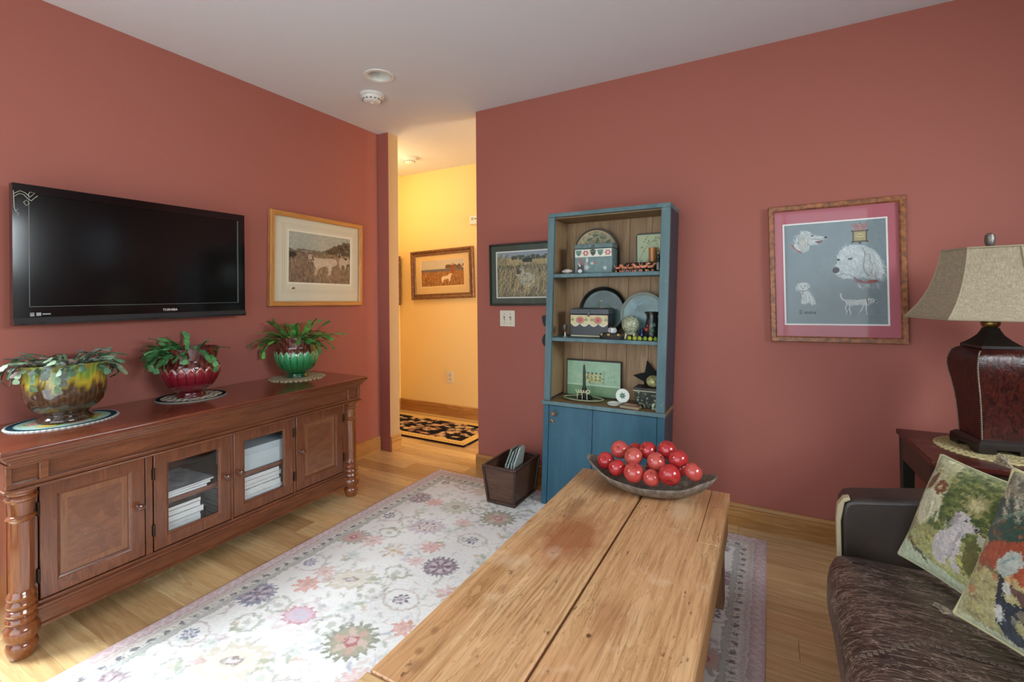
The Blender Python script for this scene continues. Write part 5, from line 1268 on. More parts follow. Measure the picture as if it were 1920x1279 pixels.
add('body', MB().lathe([(.030, 0), (.034, .004), (.036, .030), (.038, .060), (.034, .090), (.028, .115), (.027, .130), (.031, .145), (.029, .146), (.024, .128)], 32, cap1=False, fn=lambda th, z: 1+.35*smoothst(.12, .146, z)*max(0, math.cos(th-3.3))**6), flat('pitcher_black', (26, 28, 26), .25, coat=.5), t, world=False)
add('handle', MB().tube([(.026, 0, .135), (.042, 0, .138), (.052, 0, .11), (.048, 0, .07), (.036, 0, .045)], .005, 10), m_trayblk, t, world=False)
fm = MB(); fm.ball((-.022, -.0305, .055), .012, 10, 8); fm.ball((-.016, -.034, .075), .007, 10, 8); add('red_flower', fm, flat('pitcher_red', (150, 52, 38), .45), t, world=False)
fm = MB(); fm.ball((.008, -.0355, .052), .011, 10, 8, 1.6); fm.ball((.018, -.031, .08), .007, 10, 8, 1.6); add('painted_leaves', fm, flat('pitcher_green', (64, 104, 84), .45), t, world=False)
rf = random.Random(2)
nm = ['leftmost', 'second from the left', 'third from the left', 'fourth from the left', 'fifth from the left', 'sixth from the left', 'rightmost']
for k in range(7):
    t = thing('miniature_pear', 'tiny yellow green fruit at the shelf edge, %s of the row' % nm[k], 'fruit', (-.640+.0265*k, 2.412, Z2), (0, 0, k), 'miniature fruit on the middle shelf')
    add('fruit', MB().lathe([(.003, 0), (.009, .002), (.0118, .008), (.010, .015), (.006, .020), (.002, .0225)], 14), flat('mini_fruit_%d' % k, rf.choice([(150, 160, 50), (176, 170, 56), (110, 140, 48), (186, 178, 70)]), .4), t, world=False)
    add('stalk', MB().tube([(0, 0, .021), (.001, 0, .027)], .0011, 6), m_dark, t, world=False)
t = thing('silver_cup', 'small tarnished silver goblet at the left end of the middle shelf', 'cup', (-1.005, 2.425, Z2))
ms_ = flat('tarnished_silver', (150, 150, 146), .3, .8)
add('foot', MB().lathe([(.015, 0), (.015, .003), (.006, .008), (.004, .030)], 20), ms_, t, world=False)
add('bowl', MB().lathe([(.004, .029), (.011, .036), (.0145, .048), (.0148, .070), (.0135, .070), (.012, .05), (.006, .038)], 20, cap1=False), flat('silver_bowl', (86, 80, 74), .3, .6), t, world=False)
t = thing('blue_jar', 'tiny cobalt blue jar between the ball and the pitcher', 'jar', (-.596, 2.50, Z2))
add('body', MB().lathe([(.012, 0), (.016, .006), (.017, .025), (.011, .038), (.010, .044)], 20), flat('cobalt_glaze', (36, 44, 92), .2, coat=.5), t, world=False)
add('lid', MB().lathe([(.011, .044), (.010, .050), (.004, .055), (.004, .060), (.002, .062)], 16), flat('cobalt_lid', (40, 46, 84), .2), t, world=False)

# --- lower open shelf
t = thing('landscape_board', 'green painted landscape board with flowers leaning at the back of the lower shelf', 'picture', (-.898, 2.582, Z3))
def cvp():
    w, h = .318, .198; cv = Cv(w, h, .0022, (150, 184, 150)); r = random.Random(14); cv.mul(.92+.14*fbm(cv.nx, cv.ny, 14, 10, 15))
    cv.rect(0, w, 0, h*.32, (110, 146, 104)); cv.rect(0, w, h*.30, h*.335, (176, 200, 166))
    for x, c in ((.125, (196, 190, 120)), (.15, (186, 176, 110)), (.175, (200, 196, 130)), (.20, (180, 180, 120))): cv.ell(x, h*.52, .017, .026, c, 0, .9, lob=5, amp=.15); cv.ell(x, h*.56, .004, .006, (60, 76, 56)); cv.ell(x+.003, h*.66, .006, .006, (74, 80, 56))
    for k in range(26): cv.ell(r.uniform(.1, .22), r.uniform(.07, .14), r.uniform(.003, .007), .004, r.choice([(92, 116, 76), (206, 206, 160), (140, 120, 90), (70, 96, 70)]), r.random() * 3, .85)
    for y in (.165, .155, .145): cv.line([(.04, y), (.10, y)], .002, (110, 150, 120), .6)
    cv.line([(.22, .14), (.225, .10), (.222, .07)], .003, (90, 120, 90), .8); cv.rect(.06, .085, .10, .125, (170, 186, 150), .8)
    for k in range(12): cv.ell(r.uniform(.23, .31), r.uniform(.08, .15), .004, .003, (110, 150, 130), 0, .7)
    return cv
Rp = Matrix.Rotation(-.10, 4, 'X')
t.rotation_euler = (-.06, 0, 0)
add('board', MB().box(-.164, .164, -.004, .008, 0, .212), flat('panel_edge_black', (30, 34, 28), .5), t, world=False, bevel=.0015)
panel('painted_scene', cvp(), m_tole, t, (-.159, -.0048, .006), (1, 0, 0), (0, 0, 1))
t = thing('oval_tray', 'oval green tray with a pale rim holding the dark candle', 'tray', (-.925, 2.492, Z3))
add('base', MB().lathe([(.100, 0), (.112, .002), (.118, .010), (.116, .011), (.106, .0045), (.001, .0035)], 48).fn(lambda x, y, z: (x, y*.52, z)), flat('tray_moss_green', (70, 84, 56), .45, var=.2), t, world=False)
add('rim', MB().lathe([(.112, .004), (.120, .011), (.118, .013), (.110, .008)], 48, cap0=False, cap1=False).fn(lambda x, y, z: (x, y*.52, z)), flat('tray_pale_rim', (170, 162, 130), .5), t, world=False)
t = thing('candle', 'dark green taper candle in an iron holder on the oval tray', 'candle', (-.918, 2.492, Z3+.006))
add('wax', MB().lathe([(.0085, .055), (.009, .06), (.0075, .150), (.005, .187), (.002, .193)], 20), flat('dark_green_wax', (32, 52, 40), .5), t, world=False)
add('wick', MB().tube([(0, 0, .192), (.001, 0, .200)], .0008, 6), m_dark, t, world=False)
add('holder_cup', MB().lathe([(.010, .046), (.013, .050), (.012, .066), (.0095, .066)], 20, cap1=False), m_iron, t, world=False)
add('holder_pan', MB().lathe([(.040, 0), (.045, .004), (.047, .012), (.042, .006), (.008, .004), (.006, .048)], 32), m_iron, t, world=False)
for a in (.3, 2.2, 4.1): add('scroll', MB().tube([(.010*math.cos(a), .010*math.sin(a), .045), (.030*math.cos(a), .030*math.sin(a), .034), (.038*math.cos(a), .038*math.sin(a), .014)], .0022, 6), m_iron, t, world=False)
t = thing('cream_script_sign', 'small cream looped wire word sign in front of the candle', 'sign', (-.915, 2.447, Z3+.013))
pts = []
for k in range(60):
    u = k/59; pts.append((-.034+.068*u-.006*math.sin(u*30), 0, .044+.008*math.sin(u*30+1)*(1-.3*u)))
wire = flat('cream_wire', (206, 196, 160), .5)
add('script_wire', MB().tube(pts, .0022, 6), wire, t, world=False); add('end_loop', MB().tube([(.036+.009*math.cos(a), 0, .045+.009*math.sin(a)) for a in np.linspace(0, 6.283, 16)], .0024, 6), wire, t, world=False)
for x in (-.028, .0, .028): add('post', MB().tube([(x, 0, 0), (x, 0, .040)], .0017, 6), wire, t, world=False)
t = thing('white_disc', 'small white porcelain disc with a green sprig standing on edge', 'plate', (-.697, 2.480, Z3+.0125)); R = T(0, 0, .036) @ Matrix.Rotation(math.pi/2-.15, 4, 'X')
add('disc', MB().lathe([(.030, -.004), (.0365, -.001), (.037, .003), (.032, .0035), (.002, .002)], 32).xf(R), flat('porcelain_white', (206, 212, 200), .3, coat=.3), t, world=False)
sp = MB()
for a in np.linspace(0, 6.283, 7, endpoint=False): sp.prism([(.010*math.cos(a)+.008*math.cos(a)*math.cos(u)-.0035*math.sin(a)*math.sin(u), .010*math.sin(a)+.008*math.sin(a)*math.cos(u)+.0035*math.cos(a)*math.sin(u)) for u in np.linspace(0, 6.283, 8, endpoint=False)], 2, .002, .0042)
add('painted_sprig', sp.xf(R), flat('sprig_green', (64, 104, 76), .5), t, world=False, smooth=0)
t = thing('white_dish', 'little round white dish lying in front of the porcelain disc', 'dish', (-.733, 2.450, Z3))
add('dish', MB().lathe([(.026, 0), (.036, .004), (.040, .012), (.037, .013), (.030, .006), (.002, .005)], 36), flat('porcelain_white_b', (206, 208, 196), .3, coat=.3), t, world=False)
add('foot_ring', MB().lathe([(.022, -.0), (.024, .001), (.020, .002)], 24), flat('porcelain_foot', (180, 180, 170), .4), t, world=False)
o = add('black_star', MB().prism([(-.570+(.098 if k % 2 == 0 else .044)*math.cos(math.pi/2+.22+k*math.pi/5), .735+(.098 if k % 2 == 0 else .044)*math.sin(math.pi/2+.22+k*math.pi/5)) for k in range(10)], 1, 2.585, 2.597), flat('matt_black', (8, 8, 8), .85), bevel=.002); tag(o, 'black five pointed star standing at the back of the lower shelf', 'star')
k_ = NT('beaded_pattern'); k_.setp(Roughness=.4); vo = k_.n('TexVoronoi'); vo.inputs['Scale'].default_value = 70; k_.l(k_.mapv((1, 1, 1)), vo.inputs['Vector']); k_.col(k_.ramp(vo.outputs['Distance'], [(.15, (190, 196, 170)), (.35, (74, 90, 62)), (.6, (28, 30, 26))]))
t = thing('patterned_casket', 'dark patterned casket with a pale lid rim below the black star', 'box', (-.563, 2.505, Z3))
add('body', MB().hexa([(-.624, 2.465, Z3), (-.500, 2.465, Z3), (-.500, 2.555, Z3), (-.624, 2.555, Z3), (-.630, 2.460, Z3+.085), (-.496, 2.460, Z3+.085), (-.496, 2.558, Z3+.085), (-.630, 2.558, Z3+.085)]), k_.m, t, bevel=.003)
add('lid', MB().box(-.633, -.494, 2.458, 2.560, Z3+.091, Z3+.104), flat('casket_lid', (44, 42, 36), .35), t, bevel=.003)
add('lid_rim', MB().box(-.634, -.493, 2.456, 2.562, Z3+.085, Z3+.091), flat('casket_rim', (170, 166, 140), .4), t, smooth=0)
for x in (-.61, -.512): add('foot', MB().lathe([(.006, Z3), (.009, Z3+.006), (.006, Z3+.01)], 10, x, 2.462), m_dark, t)
o = add('painted_egg', MB().lathe([(.004, 0), (.022, .004), (.034, .016), (.037, .030), (.032, .046), (.018, .058), (.004, .062)], 28, -.540, 2.505).xf(T(0, 0, Z3+.1045)), flat('egg_mottled', (150, 146, 98), .35, var=.4, bscale=50, coat=.3)); tag(o, 'mottled olive egg resting on the patterned casket', 'egg')
t = thing('small_book', 'small flat dark book with a reddish cover at the shelf front', 'book', (-.640, 2.425, Z3), (0, 0, -.12))
add('cover', MB().box(-.052, .052, -.03, .03, 0, .003).box(-.052, .052, -.03, .03, .015, .018).box(-.052, -.049, -.03, .03, .003, .015), flat('book_cover_brown', (92, 66, 50), .5, var=.3, bscale=30), t, world=False, smooth=0)
add('pages', MB().box(-.049, .049, -.027, .027, .003, .015), flat('book_pages', (150, 136, 104), .8), t, world=False, smooth=0)
add('cover_plate', MB().box(-.030, .034, -.018, .018, .018, .0188), flat('book_label', (160, 130, 100), .5), t, world=False, smooth=0)
t = thing('bead_cluster', 'cluster of small pale beads at the right front of the lower shelf', 'beads', (-.512, 2.432, Z3))
rb = random.Random(9); pb = flat('pale_bead', (176, 184, 160), .35, var=.2)
for k in range(12): add('bead', MB().ball((rb.uniform(-.016, .016), rb.uniform(-.012, .012), .007+.012*(k // 4)), .0068, 10, 8), pb, t, world=False)
# ------------------------------------------------------------------ tapered wooden bin with slate tags by the bookcase
def make_bin():
    t = thing('wooden_bin', 'small tapered brown wooden bin standing on the rug beside the bookcase', 'bin', (-1.335, 2.395, .0125))
    mb = wood('bin_wood', (48, 30, 22), (88, 60, 46), (112, 80, 62), 'X', .4, .8, bumpy=.1, stretch=6); mp = flat('bin_post_wood', (64, 44, 36), .4, var=.2)
    bx, by, tx, ty, h_ = .083, .128, .104, .148, .205
    def wall(a0, a1, b0, b1):
        th = .010
        n = Vector((a1[1]-a0[1], -(a1[0]-a0[0]), 0)).normalized()
        i = lambda p: (p[0]-n.x*th, p[1]-n.y*th, p[2])
        m = MB().loft([[a0, a1, b1, b0], [i(a0), i(a1), i(b1), i(b0)]]); add('side_board', m, mb, t, world=False, smooth=0)
    z0, z1 = .014, h_
    B = [(-bx, -by, z0), (bx, -by, z0), (bx, by, z0), (-bx, by, z0)]; U = [(-tx, -ty, z1), (tx, -ty, z1), (tx, ty, z1), (-tx, ty, z1)]
    for k in range(4): wall(B[k], B[(k+1) % 4], U[k], U[(k+1) % 4])
    for k in range(4):
        sx = math.copysign(.004, B[k][0]); sy = math.copysign(.004, B[k][1])
        add('corner_post', MB().tube([(B[k][0]+sx*.2, B[k][1]+sy*.2, .005), (U[k][0]+sx*.2, U[k][1]+sy*.2, z1)], .0085, 8), mp, t, world=False)
    add('base_moulding', MB().box(-bx-.008, bx+.008, -by-.008, by+.008, 0, .016), mp, t, world=False, bevel=.004)
    for (a, b, c, d) in ((-tx-.007, tx+.007, -ty-.007, -ty+.010), (-tx-.007, tx+.007, ty-.010, ty+.007), (-tx-.007, -tx+.010, -ty+.010, ty-.010), (tx-.010, tx+.007, -ty+.010, ty-.010)): add('rim_board', MB().box(a, b, c, d, z1-.002, z1+.012), mp, t, world=False, bevel=.004)
    ms = [flat('slate_tag_%d' % k, c, .5, var=.1) for k, c in enumerate([(120, 132, 126), (140, 152, 144), (108, 120, 116), (160, 168, 160)])]
    for k, (dx, lab) in enumerate(((-.030, 'grey green card in the wooden bin, leftmost'), (-.008, 'grey green card in the wooden bin, second'), (.014, 'grey green card in the wooden bin, third'), (.032, 'grey green card in the wooden bin, rightmost'))):
        p = thing('card', lab, 'card', (-1.345+dx, 2.41-.01*k, .032), (.0, .16, .06), 'cards in the wooden bin')
        l = (.075, .080, .068, .060)[k]; tp = (.262, .256, .280, .285)[k]
        poly = [(-l, 0), (l, 0), (l, tp-.02), (l-.02, tp), (-l+.05, tp), (-l, tp-.075)]
        add('card_sheet', MB().prism(poly, 0, -.004, .004), ms[k], p, world=False, smooth=0)
        add('edge_strip', MB().prism([(-l-.001, 0), (-l+.003, 0), (-l+.003, tp-.073), (-l-.001, tp-.075)], 0, -.0052, .0052), ms[3], p, world=False, smooth=0)
make_bin()

# ------------------------------------------------------------------ pine plank coffee table
def make_table():
    t = thing('coffee_table', 'long scrubbed pine plank coffee table with a dark central gap', 'table', (-.458, 1.36, .012))
    ZT = .385; Xa, Xg, Xb = -.770, -.458, -.149; Ya, Yb = .737, 2.072
    def top(name, stain_c, seed):
        k = NT(name); k.setp(Roughness=.48); v = k.mapv((13, 1.15, 13)); n1 = k.noise(v, 1.0, 6, .62, 1.6+seed*.3)
        mm = k.n('Math', operation='MULTIPLY'); mm.inputs[1].default_value = 11; k.l(n1, mm.inputs[0]); fr = k.n('Math', operation='FRACT'); k.l(mm.outputs[0], fr.inputs[0])
        g = k.ramp(fr.outputs[0], [(0, 0.), (.7, .35), (.92, 1.), (1, 0.)])
        base = k.ramp(n1, [(.25, (168, 122, 78)), (.5, (198, 156, 110)), (.75, (214, 176, 132))])
        pn = k.noise(k.mapv((1, 1, 1)), 2.2+seed*.2, 5, .55); pat = k.ramp(pn, [(.42, 0.), (.62, .55)])
        lf = k.n('Math', operation='MULTIPLY'); k.l(g, lf.inputs[0]); k.l(k.ramp(pn, [(.3, .85), (.6, .30)]), lf.inputs[1])
        c = k.mix(lf.outputs[0], base, (118, 70, 34)); c = k.mix(pat, c, (192, 136, 94))
        fine = k.noise(k.mapv((110, 5, 110)), 1.0, 3, .6); c = k.mix(k.ramp(fine, [(.36, .42), (.52, 0.)]), c, (120, 76, 42))
        sp = k.noise(k.mapv((1, .5, 1)), 55, 2, .5); c = k.mix(k.ramp(sp, [(.69, 0.), (.76, .75)]), c, (86, 50, 26))
        wr = k.noise(k.mapv((1, 1, 1)), 7, 3, .5, .4); c = k.mix(k.ramp(wr, [(.62, 0.), (.72, .35)]), c, (216, 190, 158))
        if stain_c:                                   # the round varnish stain and the knots are marks in the wood
            for (x, y, rx, ry, col, al) in stain_c:
                tc = k.n('TexCoord'); mp = k.n('Mapping'); mp.inputs['Location'].default_value = (-x/rx, -y/ry, 0); mp.inputs['Scale'].default_value = (1/rx, 1/ry, 0)
                k.l(tc.outputs['Object'], mp.inputs['Vector']); wb = k.noise(k.mapv((1, 1, 1)), 18, 3); ln = k.n('VectorMath', operation='LENGTH'); k.l(mp.outputs[0], ln.inputs[0])
                ad = k.n('Math', operation='ADD'); k.l(ln.outputs['Value'], ad.inputs[0]); k.l(wb, ad.inputs[1]); c = k.mix(k.ramp(ad.outputs[0], [(1.15/2, al), (1.65/2, 0.)]) if False else k_ramp2(k, ad.outputs[0], al), c, col)
        k.col(c); k.bump(fine, .25, .002); return k.m
    def k_ramp2(k, s, al):
        mu = k.n('Math', operation='MULTIPLY'); mu.inputs[1].default_value = .5; k.l(s, mu.inputs[0]); return k.ramp(mu.outputs[0], [(.50, al), (.86, 0.)])
    x0, y0 = t.location.x, t.location.y
    S1 = [(-.585-x0, 1.46-y0, .105, .17, (134, 68, 34), .72), (-.60-x0, 1.35-y0, .03, .04, (222, 196, 168), .2), (-.72-x0, .90-y0, .010, .013, (120, 80, 48), .6), (-.71-x0, .83-y0, .011, .013, (120, 80, 48), .6), (-.69-x0, .795-y0, .018, .02, (138, 100, 68), .55), (-.655-x0, 1.12-y0, .014, .02, (140, 98, 62), .5), (-.60-x0, 1.93-y0, .10, .11, (110, 66, 36), .55), (-.66-x0, 1.68-y0, .03, .09, (112, 62, 34), .55)]
    S2 = [(-.20-x0, 1.95-y0, .05, .14, (150, 90, 56), .5), (-.30-x0, 1.84-y0, .04, .10, (214, 190, 158), .3), (-.36-x0, 1.15-y0, .05, .10, (150, 96, 60), .5), (-.385-x0, 1.06-y0, .007, .009, (70, 42, 24), .9)]
    m1 = top('scrubbed_pine_a', S1, 0); m2 = top('scrubbed_pine_b', S2, 1); mend = wood('pine_end_grain', (150, 106, 62), (196, 156, 108), (214, 180, 132), 'X', .5, .8)
    mside = wood('aged_pine_side', (104, 64, 34), (152, 104, 62), (176, 128, 82), 'Y', .5, .8)
    mleg = wood('aged_pine_leg', (84, 54, 30), (128, 88, 54), (150, 108, 70), 'Z', .5, .8)
    add('top_plank', MB().box(Xa, Xg-.004, Ya, Yb, ZT-.034, ZT), m1, t, bevel=.004)
    # right plank with a rectangular repair let into its far outer corner
    px, py = -.214, 1.630
    add('top_plank', MB().loft([[(Xg+.004, Ya, z), (Xb, Ya, z), (Xb, py-.001, z), (px-.001, py-.001, z), (px-.001, Yb+.006, z), (Xg+.004, Yb+.006, z)] for z in (ZT-.034, ZT)]), m2, t, bevel=.003)
    add('repair_patch', MB().box(px, Xb+.001, py, Yb+.006, ZT-.033, ZT+.0006), m2, t, bevel=.002)
    add('end_cleat', MB().box(Xa-.004, Xb+.002, Ya-.092, Ya-.003, ZT-.034, ZT-.001), mend, t, bevel=.004)
    for a, b in ((Xa+.006, Xa+.030), (Xb-.030, Xb-.006)): add('side_apron', MB().box(a, b, Ya-.07, Yb-.012, .225, ZT-.034), mside, t, bevel=.002)
    for a, b in ((Ya-.075, Ya-.05), (Yb-.05, Yb-.025)): add('end_apron', MB().box(Xa+.03, Xb-.03, a, b, .225, ZT-.034), mend, t, bevel=.002)
    for x in (Xa+.012, Xb-.087):
        for y in (Ya-.03, 1.90): add('leg', MB().box(x, x+.075, y, y+.075, .0134, .35), mleg, t, bevel=.003)
make_table()

# ------------------------------------------------------------------ dough bowl and apples
def make_bowl():
    cx, cy, z0 = -.446, 1.955, .3862
    t = thing('dough_bowl', 'long grey carved wooden bowl filled with red apples on the coffee table', 'bowl', (cx, cy, z0))
    A, Bq = .248, .128
    def rimz(c): return .055+.048*abs(c)**3
    rings = []; N = 64
    prof_o = [(.30, 0), (.45, .004), (.62, .10), (.80, .36), (.93, .70), (1.0, .97), (.995, 1.0)]; prof_i = [(.965, .985), (.90, .72), (.76, .42), (.58, .22), (.35, .15), (.02, .14)]
    for f, zz in prof_o+prof_i:
        ring = []
        for j in range(N):
            a = 2*math.pi*j/N; c, s = math.cos(a), math.sin(a)
            px = math.copysign(abs(c)**1.05, c); ex = 1+.06*abs(c)**12
            ring.append((A*f*px*ex, Bq*f*s*(1-.06*c*c), zz*rimz(c)+.0015*math.sin(9*a)*(zz > .9)))
        rings.append(ring)
    k = NT('weathered_bowl_wood'); k.setp(Roughness=.55); n1 = k.noise(k.mapv((60, 60, 9)), 1, 4, .6); k.col(k.ramp(n1, [(.3, (92, 82, 72)), (.7, (146, 132, 118))])); k.bump(n1, .5, .004)
    add('bowl_shell', MB().loft(rings), k.m, t, world=False, smooth=60)
    k = NT('red_apple_skin'); k.setp(Roughness=.22); k.b.inputs['Coat Weight'].default_value = .5; k.b.inputs['Coat Roughness'].default_value = .12
    v = k.mapv((1, 1, 1), rnd=True); n1 = k.noise(v, 22, 3); sep = k.mapv((240, 240, 14), rnd=True); n2 = k.noise(sep, 1, 2); oi = k.n('ObjectInfo')
    c = k.ramp(n1, [(.3, (140, 4, 22)), (.55, (176, 18, 36)), (.78, (196, 62, 60))]); c = k.mix(k.ramp(n2, [(.5, 0.), (.72, .4)]), c, (224, 140, 110)); w = k.ramp(oi.outputs['Random'], [(.6, 0.), (1, .38)]); c = k.mix(w, c, (206, 120, 100)); c = k.mix(k.ramp(k.noise(v, 160, 1), [(.70, 0.), (.75, .5)]), c, (232, 190, 150)); k.col(c); mapple = k.m
    mst = flat('apple_stalk', (70, 46, 28), .7); mcal = flat('apple_calyx', (84, 66, 44), .8)
    n = 28; prof = []
    for i in range(19):
        th = math.pi*i/18; r = math.sin(th)**.86; z = -math.cos(th)
        z *= .90; z -= .20*math.exp(-(r/.30)**2)*(1 if z > 0 else -.8); r *= 1+.05*math.sin(th)*(-math.cos(th)*-1)
        prof.append((max(r, .012), z))
    am = MB().lathe(prof, n, fn=lambda a, z: 1+(.02*math.cos(5*a) if z < -.5 else 0))
    base = None
    P = [(-.623, 1.950, .482, .0356), (-.565, 1.985, .527, .0367), (-.499, 1.935, .521, .0375), (-.559, 1.895, .480, .0345), (-.481, 1.875, .481, .0395), (-.455, 1.985, .540, .0355), (-.405, 1.925, .521, .0365), (-.415, 1.868, .475, .0325), (-.346, 1.872, .497, .0395), (-.374, 1.985, .556, .0361), (-.325, 1.938, .541, .0369), (-.264, 1.910, .510, .0345), (-.520, 2.015, .520, .0335), (-.425, 1.985, .470, .037), (-.33, 2.01, .485, .036)]
    names = ['leftmost apple in the dough bowl', 'pale red apple on top at the left of the pile', 'striped apple high in the left middle of the pile', 'apple at the left front of the pile above the bowl rim', 'large apple at the front left centre of the pile', 'apple on top at the centre back of the pile', 'pinkish pale apple high in the centre of the pile', 'smallest apple at the front, low behind the bowl rim', 'large deep red apple at the front right centre', 'pale apple on top at the right of the pile', 'red apple high at the right of the pile', 'rightmost apple in the dough bowl', 'apple peeking out at the back left of the pile', 'apple low in the middle of the pile behind the front row', 'apple low at the back right of the pile']
    P = [[x, y, z, r*1.03] for x, y, z, r in P]          # let the fruit settle against each other
    for it in range(60):
        for i in range(len(P)):
            for j in range(i):
                d = Vector(P[i][:3])-Vector(P[j][:3]); g = .965*(P[i][3]+P[j][3])-d.length
                if g > 0:
                    n_ = d.normalized()*g*.5
                    for q in range(3): P[i][q] += n_[q]; P[j][q] -= n_[q]
    ra = random.Random(4)
    first = None
    for k, (x, y, z, r) in enumerate(P):
        rot = (ra.uniform(-1.0, 1.0), ra.uniform(-.8, .8), ra.uniform(0, 6.28))
        if k == 4: rot = (.35, -.1, 1)
        if first is None:
            t = thing('apple', names[k], 'apple', (x, y, z), rot, 'apples in the dough bowl'); first = t
            b = add('skin', am, mapple, t, world=False, smooth=60)
            add('stalk', MB().tube([(0, 0, .66), (.03, .02, .85), (.09, .03, 1.02)], [.035, .028, .04], 8), mst, t, world=False)
            add('calyx', MB().lathe([(.09, -.72), (.05, -.78), (.01, -.75)], 10), mcal, t, world=False)
        else: t = dup(first, (x, y, z), rot, names[k])
        t.scale = (r, r, r)
make_bowl()

# ------------------------------------------------------------------ leather sofa on the right
def leather(name, c0, c1, c2, lines):
    k = NT(name); k.setp(Roughness=.38); k.b.inputs['Specular IOR Level'].default_value = .5
    v = k.mapv((1, 1, 1)); n1 = k.noise(v, 5, 4, .6); c = k.ramp(n1, [(.3, c0), (.7, c1)])
    hh = None
    if lines:
        for sc, rz, al, th in (((3.4, 19, 7), .22, 1.0, .013), ((4.5, 30, 9), -.35, 1.0, .013), ((3, 12, 6), .75, .8, .009), ((6, 40, 12), .05, .8, .013), ((9, 9, 9), 0, .5, .008)):
            n2 = k.noise(k.mapv(sc, rot=(0, 0, rz)), 1.0, 3, .55, 1.8); sb = k.n('Math', operation='SUBTRACT'); sb.inputs[1].default_value = .5; k.l(n2, sb.inputs[0]); ab = k.n('Math', operation='ABSOLUTE'); k.l(sb.outputs[0], ab.inputs[0])
            c = k.mix(k.ramp(ab.outputs[0], [(0., al*.62), (th, 0.)]), c, c2); hh = ab.outputs[0]
        k.bump(hh, .25, .01)
    else: k.bump(k.noise(v, 140, 3), .12, .003)
    k.col(c); return k.m
def soft_box(x0, x1, y0, y1, z0, z1, n=(16, 40, 6), rx=.05, crown=.02, wob=.0, seed=1):
    """rounded cushion: superellipse cross-section mapped from a gridded box"""
    bm = bmesh.new(); bmesh.ops.create_cube(bm, size=2)
    bmesh.ops.subdivide_edges(bm, edges=bm.edges[:], cuts=15, use_grid_fill=True)
    m = MB(); idx = {}
    hx, hy, hz = (x1-x0)/2, (y1-y0)/2, (z1-z0)/2
    for v in bm.verts:
        p = [v.co.x, v.co.y, v.co.z]; P = [p[0]*hx, p[1]*hy, p[2]*hz]
        q = [max(abs(P[i])-((hx, hy, hz)[i]-rx), 0) for i in range(3)]; L = math.sqrt(sum(a*a for a in q))
        if L > 1e-9:
            for i in range(3):
                core = (hx, hy, hz)[i]-rx
                if q[i] > 0: P[i] = math.copysign(core+q[i]/L*rx*min(1, L/rx if L < rx else 1), P[i])
        u, w = 1-(P[0]/hx)**2, 1-(P[1]/hy)**2
        if P[2] > 0: P[2] += crown*max(0, u)**.6*max(0, w)**.5+wob*(math.sin(P[0]*31+P[1]*9)*math.sin(P[1]*23-P[0]*11))
        P[0] -= .0 if P[0] > 0 else wob*.8*math.sin(P[1]*26+P[2]*15)
        m.v.append(((x0+x1)/2+P[0], (y0+y1)/2+P[1], (z0+z1)/2+P[2])); idx[v.index] = len(m.v)-1
    for f in bm.faces: m.f.append(tuple(idx[v.index] for v in f.verts))
    bm.free(); return m
def make_sofa():
    ml = leather('wrinkled_brown_leather', (42, 30, 25), (72, 54, 45), (166, 142, 126), True)
    ma = leather('smooth_dark_leather', (34, 28, 24), (58, 46, 38), (90, 70, 60), False)
    mc = flat('cream_leather_edge', (176, 160, 130), .5)
    t = thing('sofa', 'dark brown wrinkled leather sofa with a low arm at the right edge', 'sofa', (.6, 1.0, 0))
    add('base', MB().box(.195, 1.05, -.20, 1.80, .07, .30), ma, t, bevel=.02, segs=4)
    c = add('seat_cushion', soft_box(.138, .80, .30, 1.765, .235, .414, rx=.070, crown=.016, wob=.0035), ml, t, smooth=80, sub=1)
    # stitched seam across the cushion
    sm = MB()
    for i in range(44):
        x = .165+.012*i; y = 1.235+.10*min(1, i/10)-.0006*i; zz = .418+.012*min(1, (x-.14)/.12)
        sm.box(x, x+.009, y-.0028, y-.0012, zz-.001, zz+.0018).box(x, x+.009, y+.0032, y+.0048, zz-.001, zz+.0018)
    s = add('seam_stitching', sm, flat('stitch_thread', (104, 86, 74), .7), c, smooth=0); s['kind'] = 'stuff'
    add('seat_cushion', soft_box(.138, .80, -.60, .29, .235, .414, rx=.070, crown=.016, wob=.0035), ml, t, smooth=80, sub=1)
    prof = [(.196, .10), (.190, .48), (.194, .525), (.206, .545), (.226, .553), (.30, .566), (.42, .588), (.55, .612), (.70, .635), (.82, .65), (1.05, .66), (1.05, .10)]
    a = add('arm', MB().prism(prof, 1, 1.785, 1.90), ma, t, bevel=.014, segs=3)
    add('arm_front_panel', MB().prism([(.184, .10), (.178, .48), (.182, .528), (.197, .552), (.212, .558), (.216, .550), (.200, .540), (.190, .48), (.196, .10)], 1, 1.780, 1.812), mc, a, bevel=.003)
    add('backrest', MB().prism([(.86, .28), (.80, .42), (.83, .68), (.89, .72), (1.01, .70), (1.05, .30)], 1, -.62, 1.785), ml, t, bevel=.02, segs=3)
    for x in (.26, .95):
        for y in (1.72, -.12): add('leg', MB().lathe([(.018, 0), (.020, .004), (.026, .07)], 16, x, y), m_dark, t)
make_sofa()

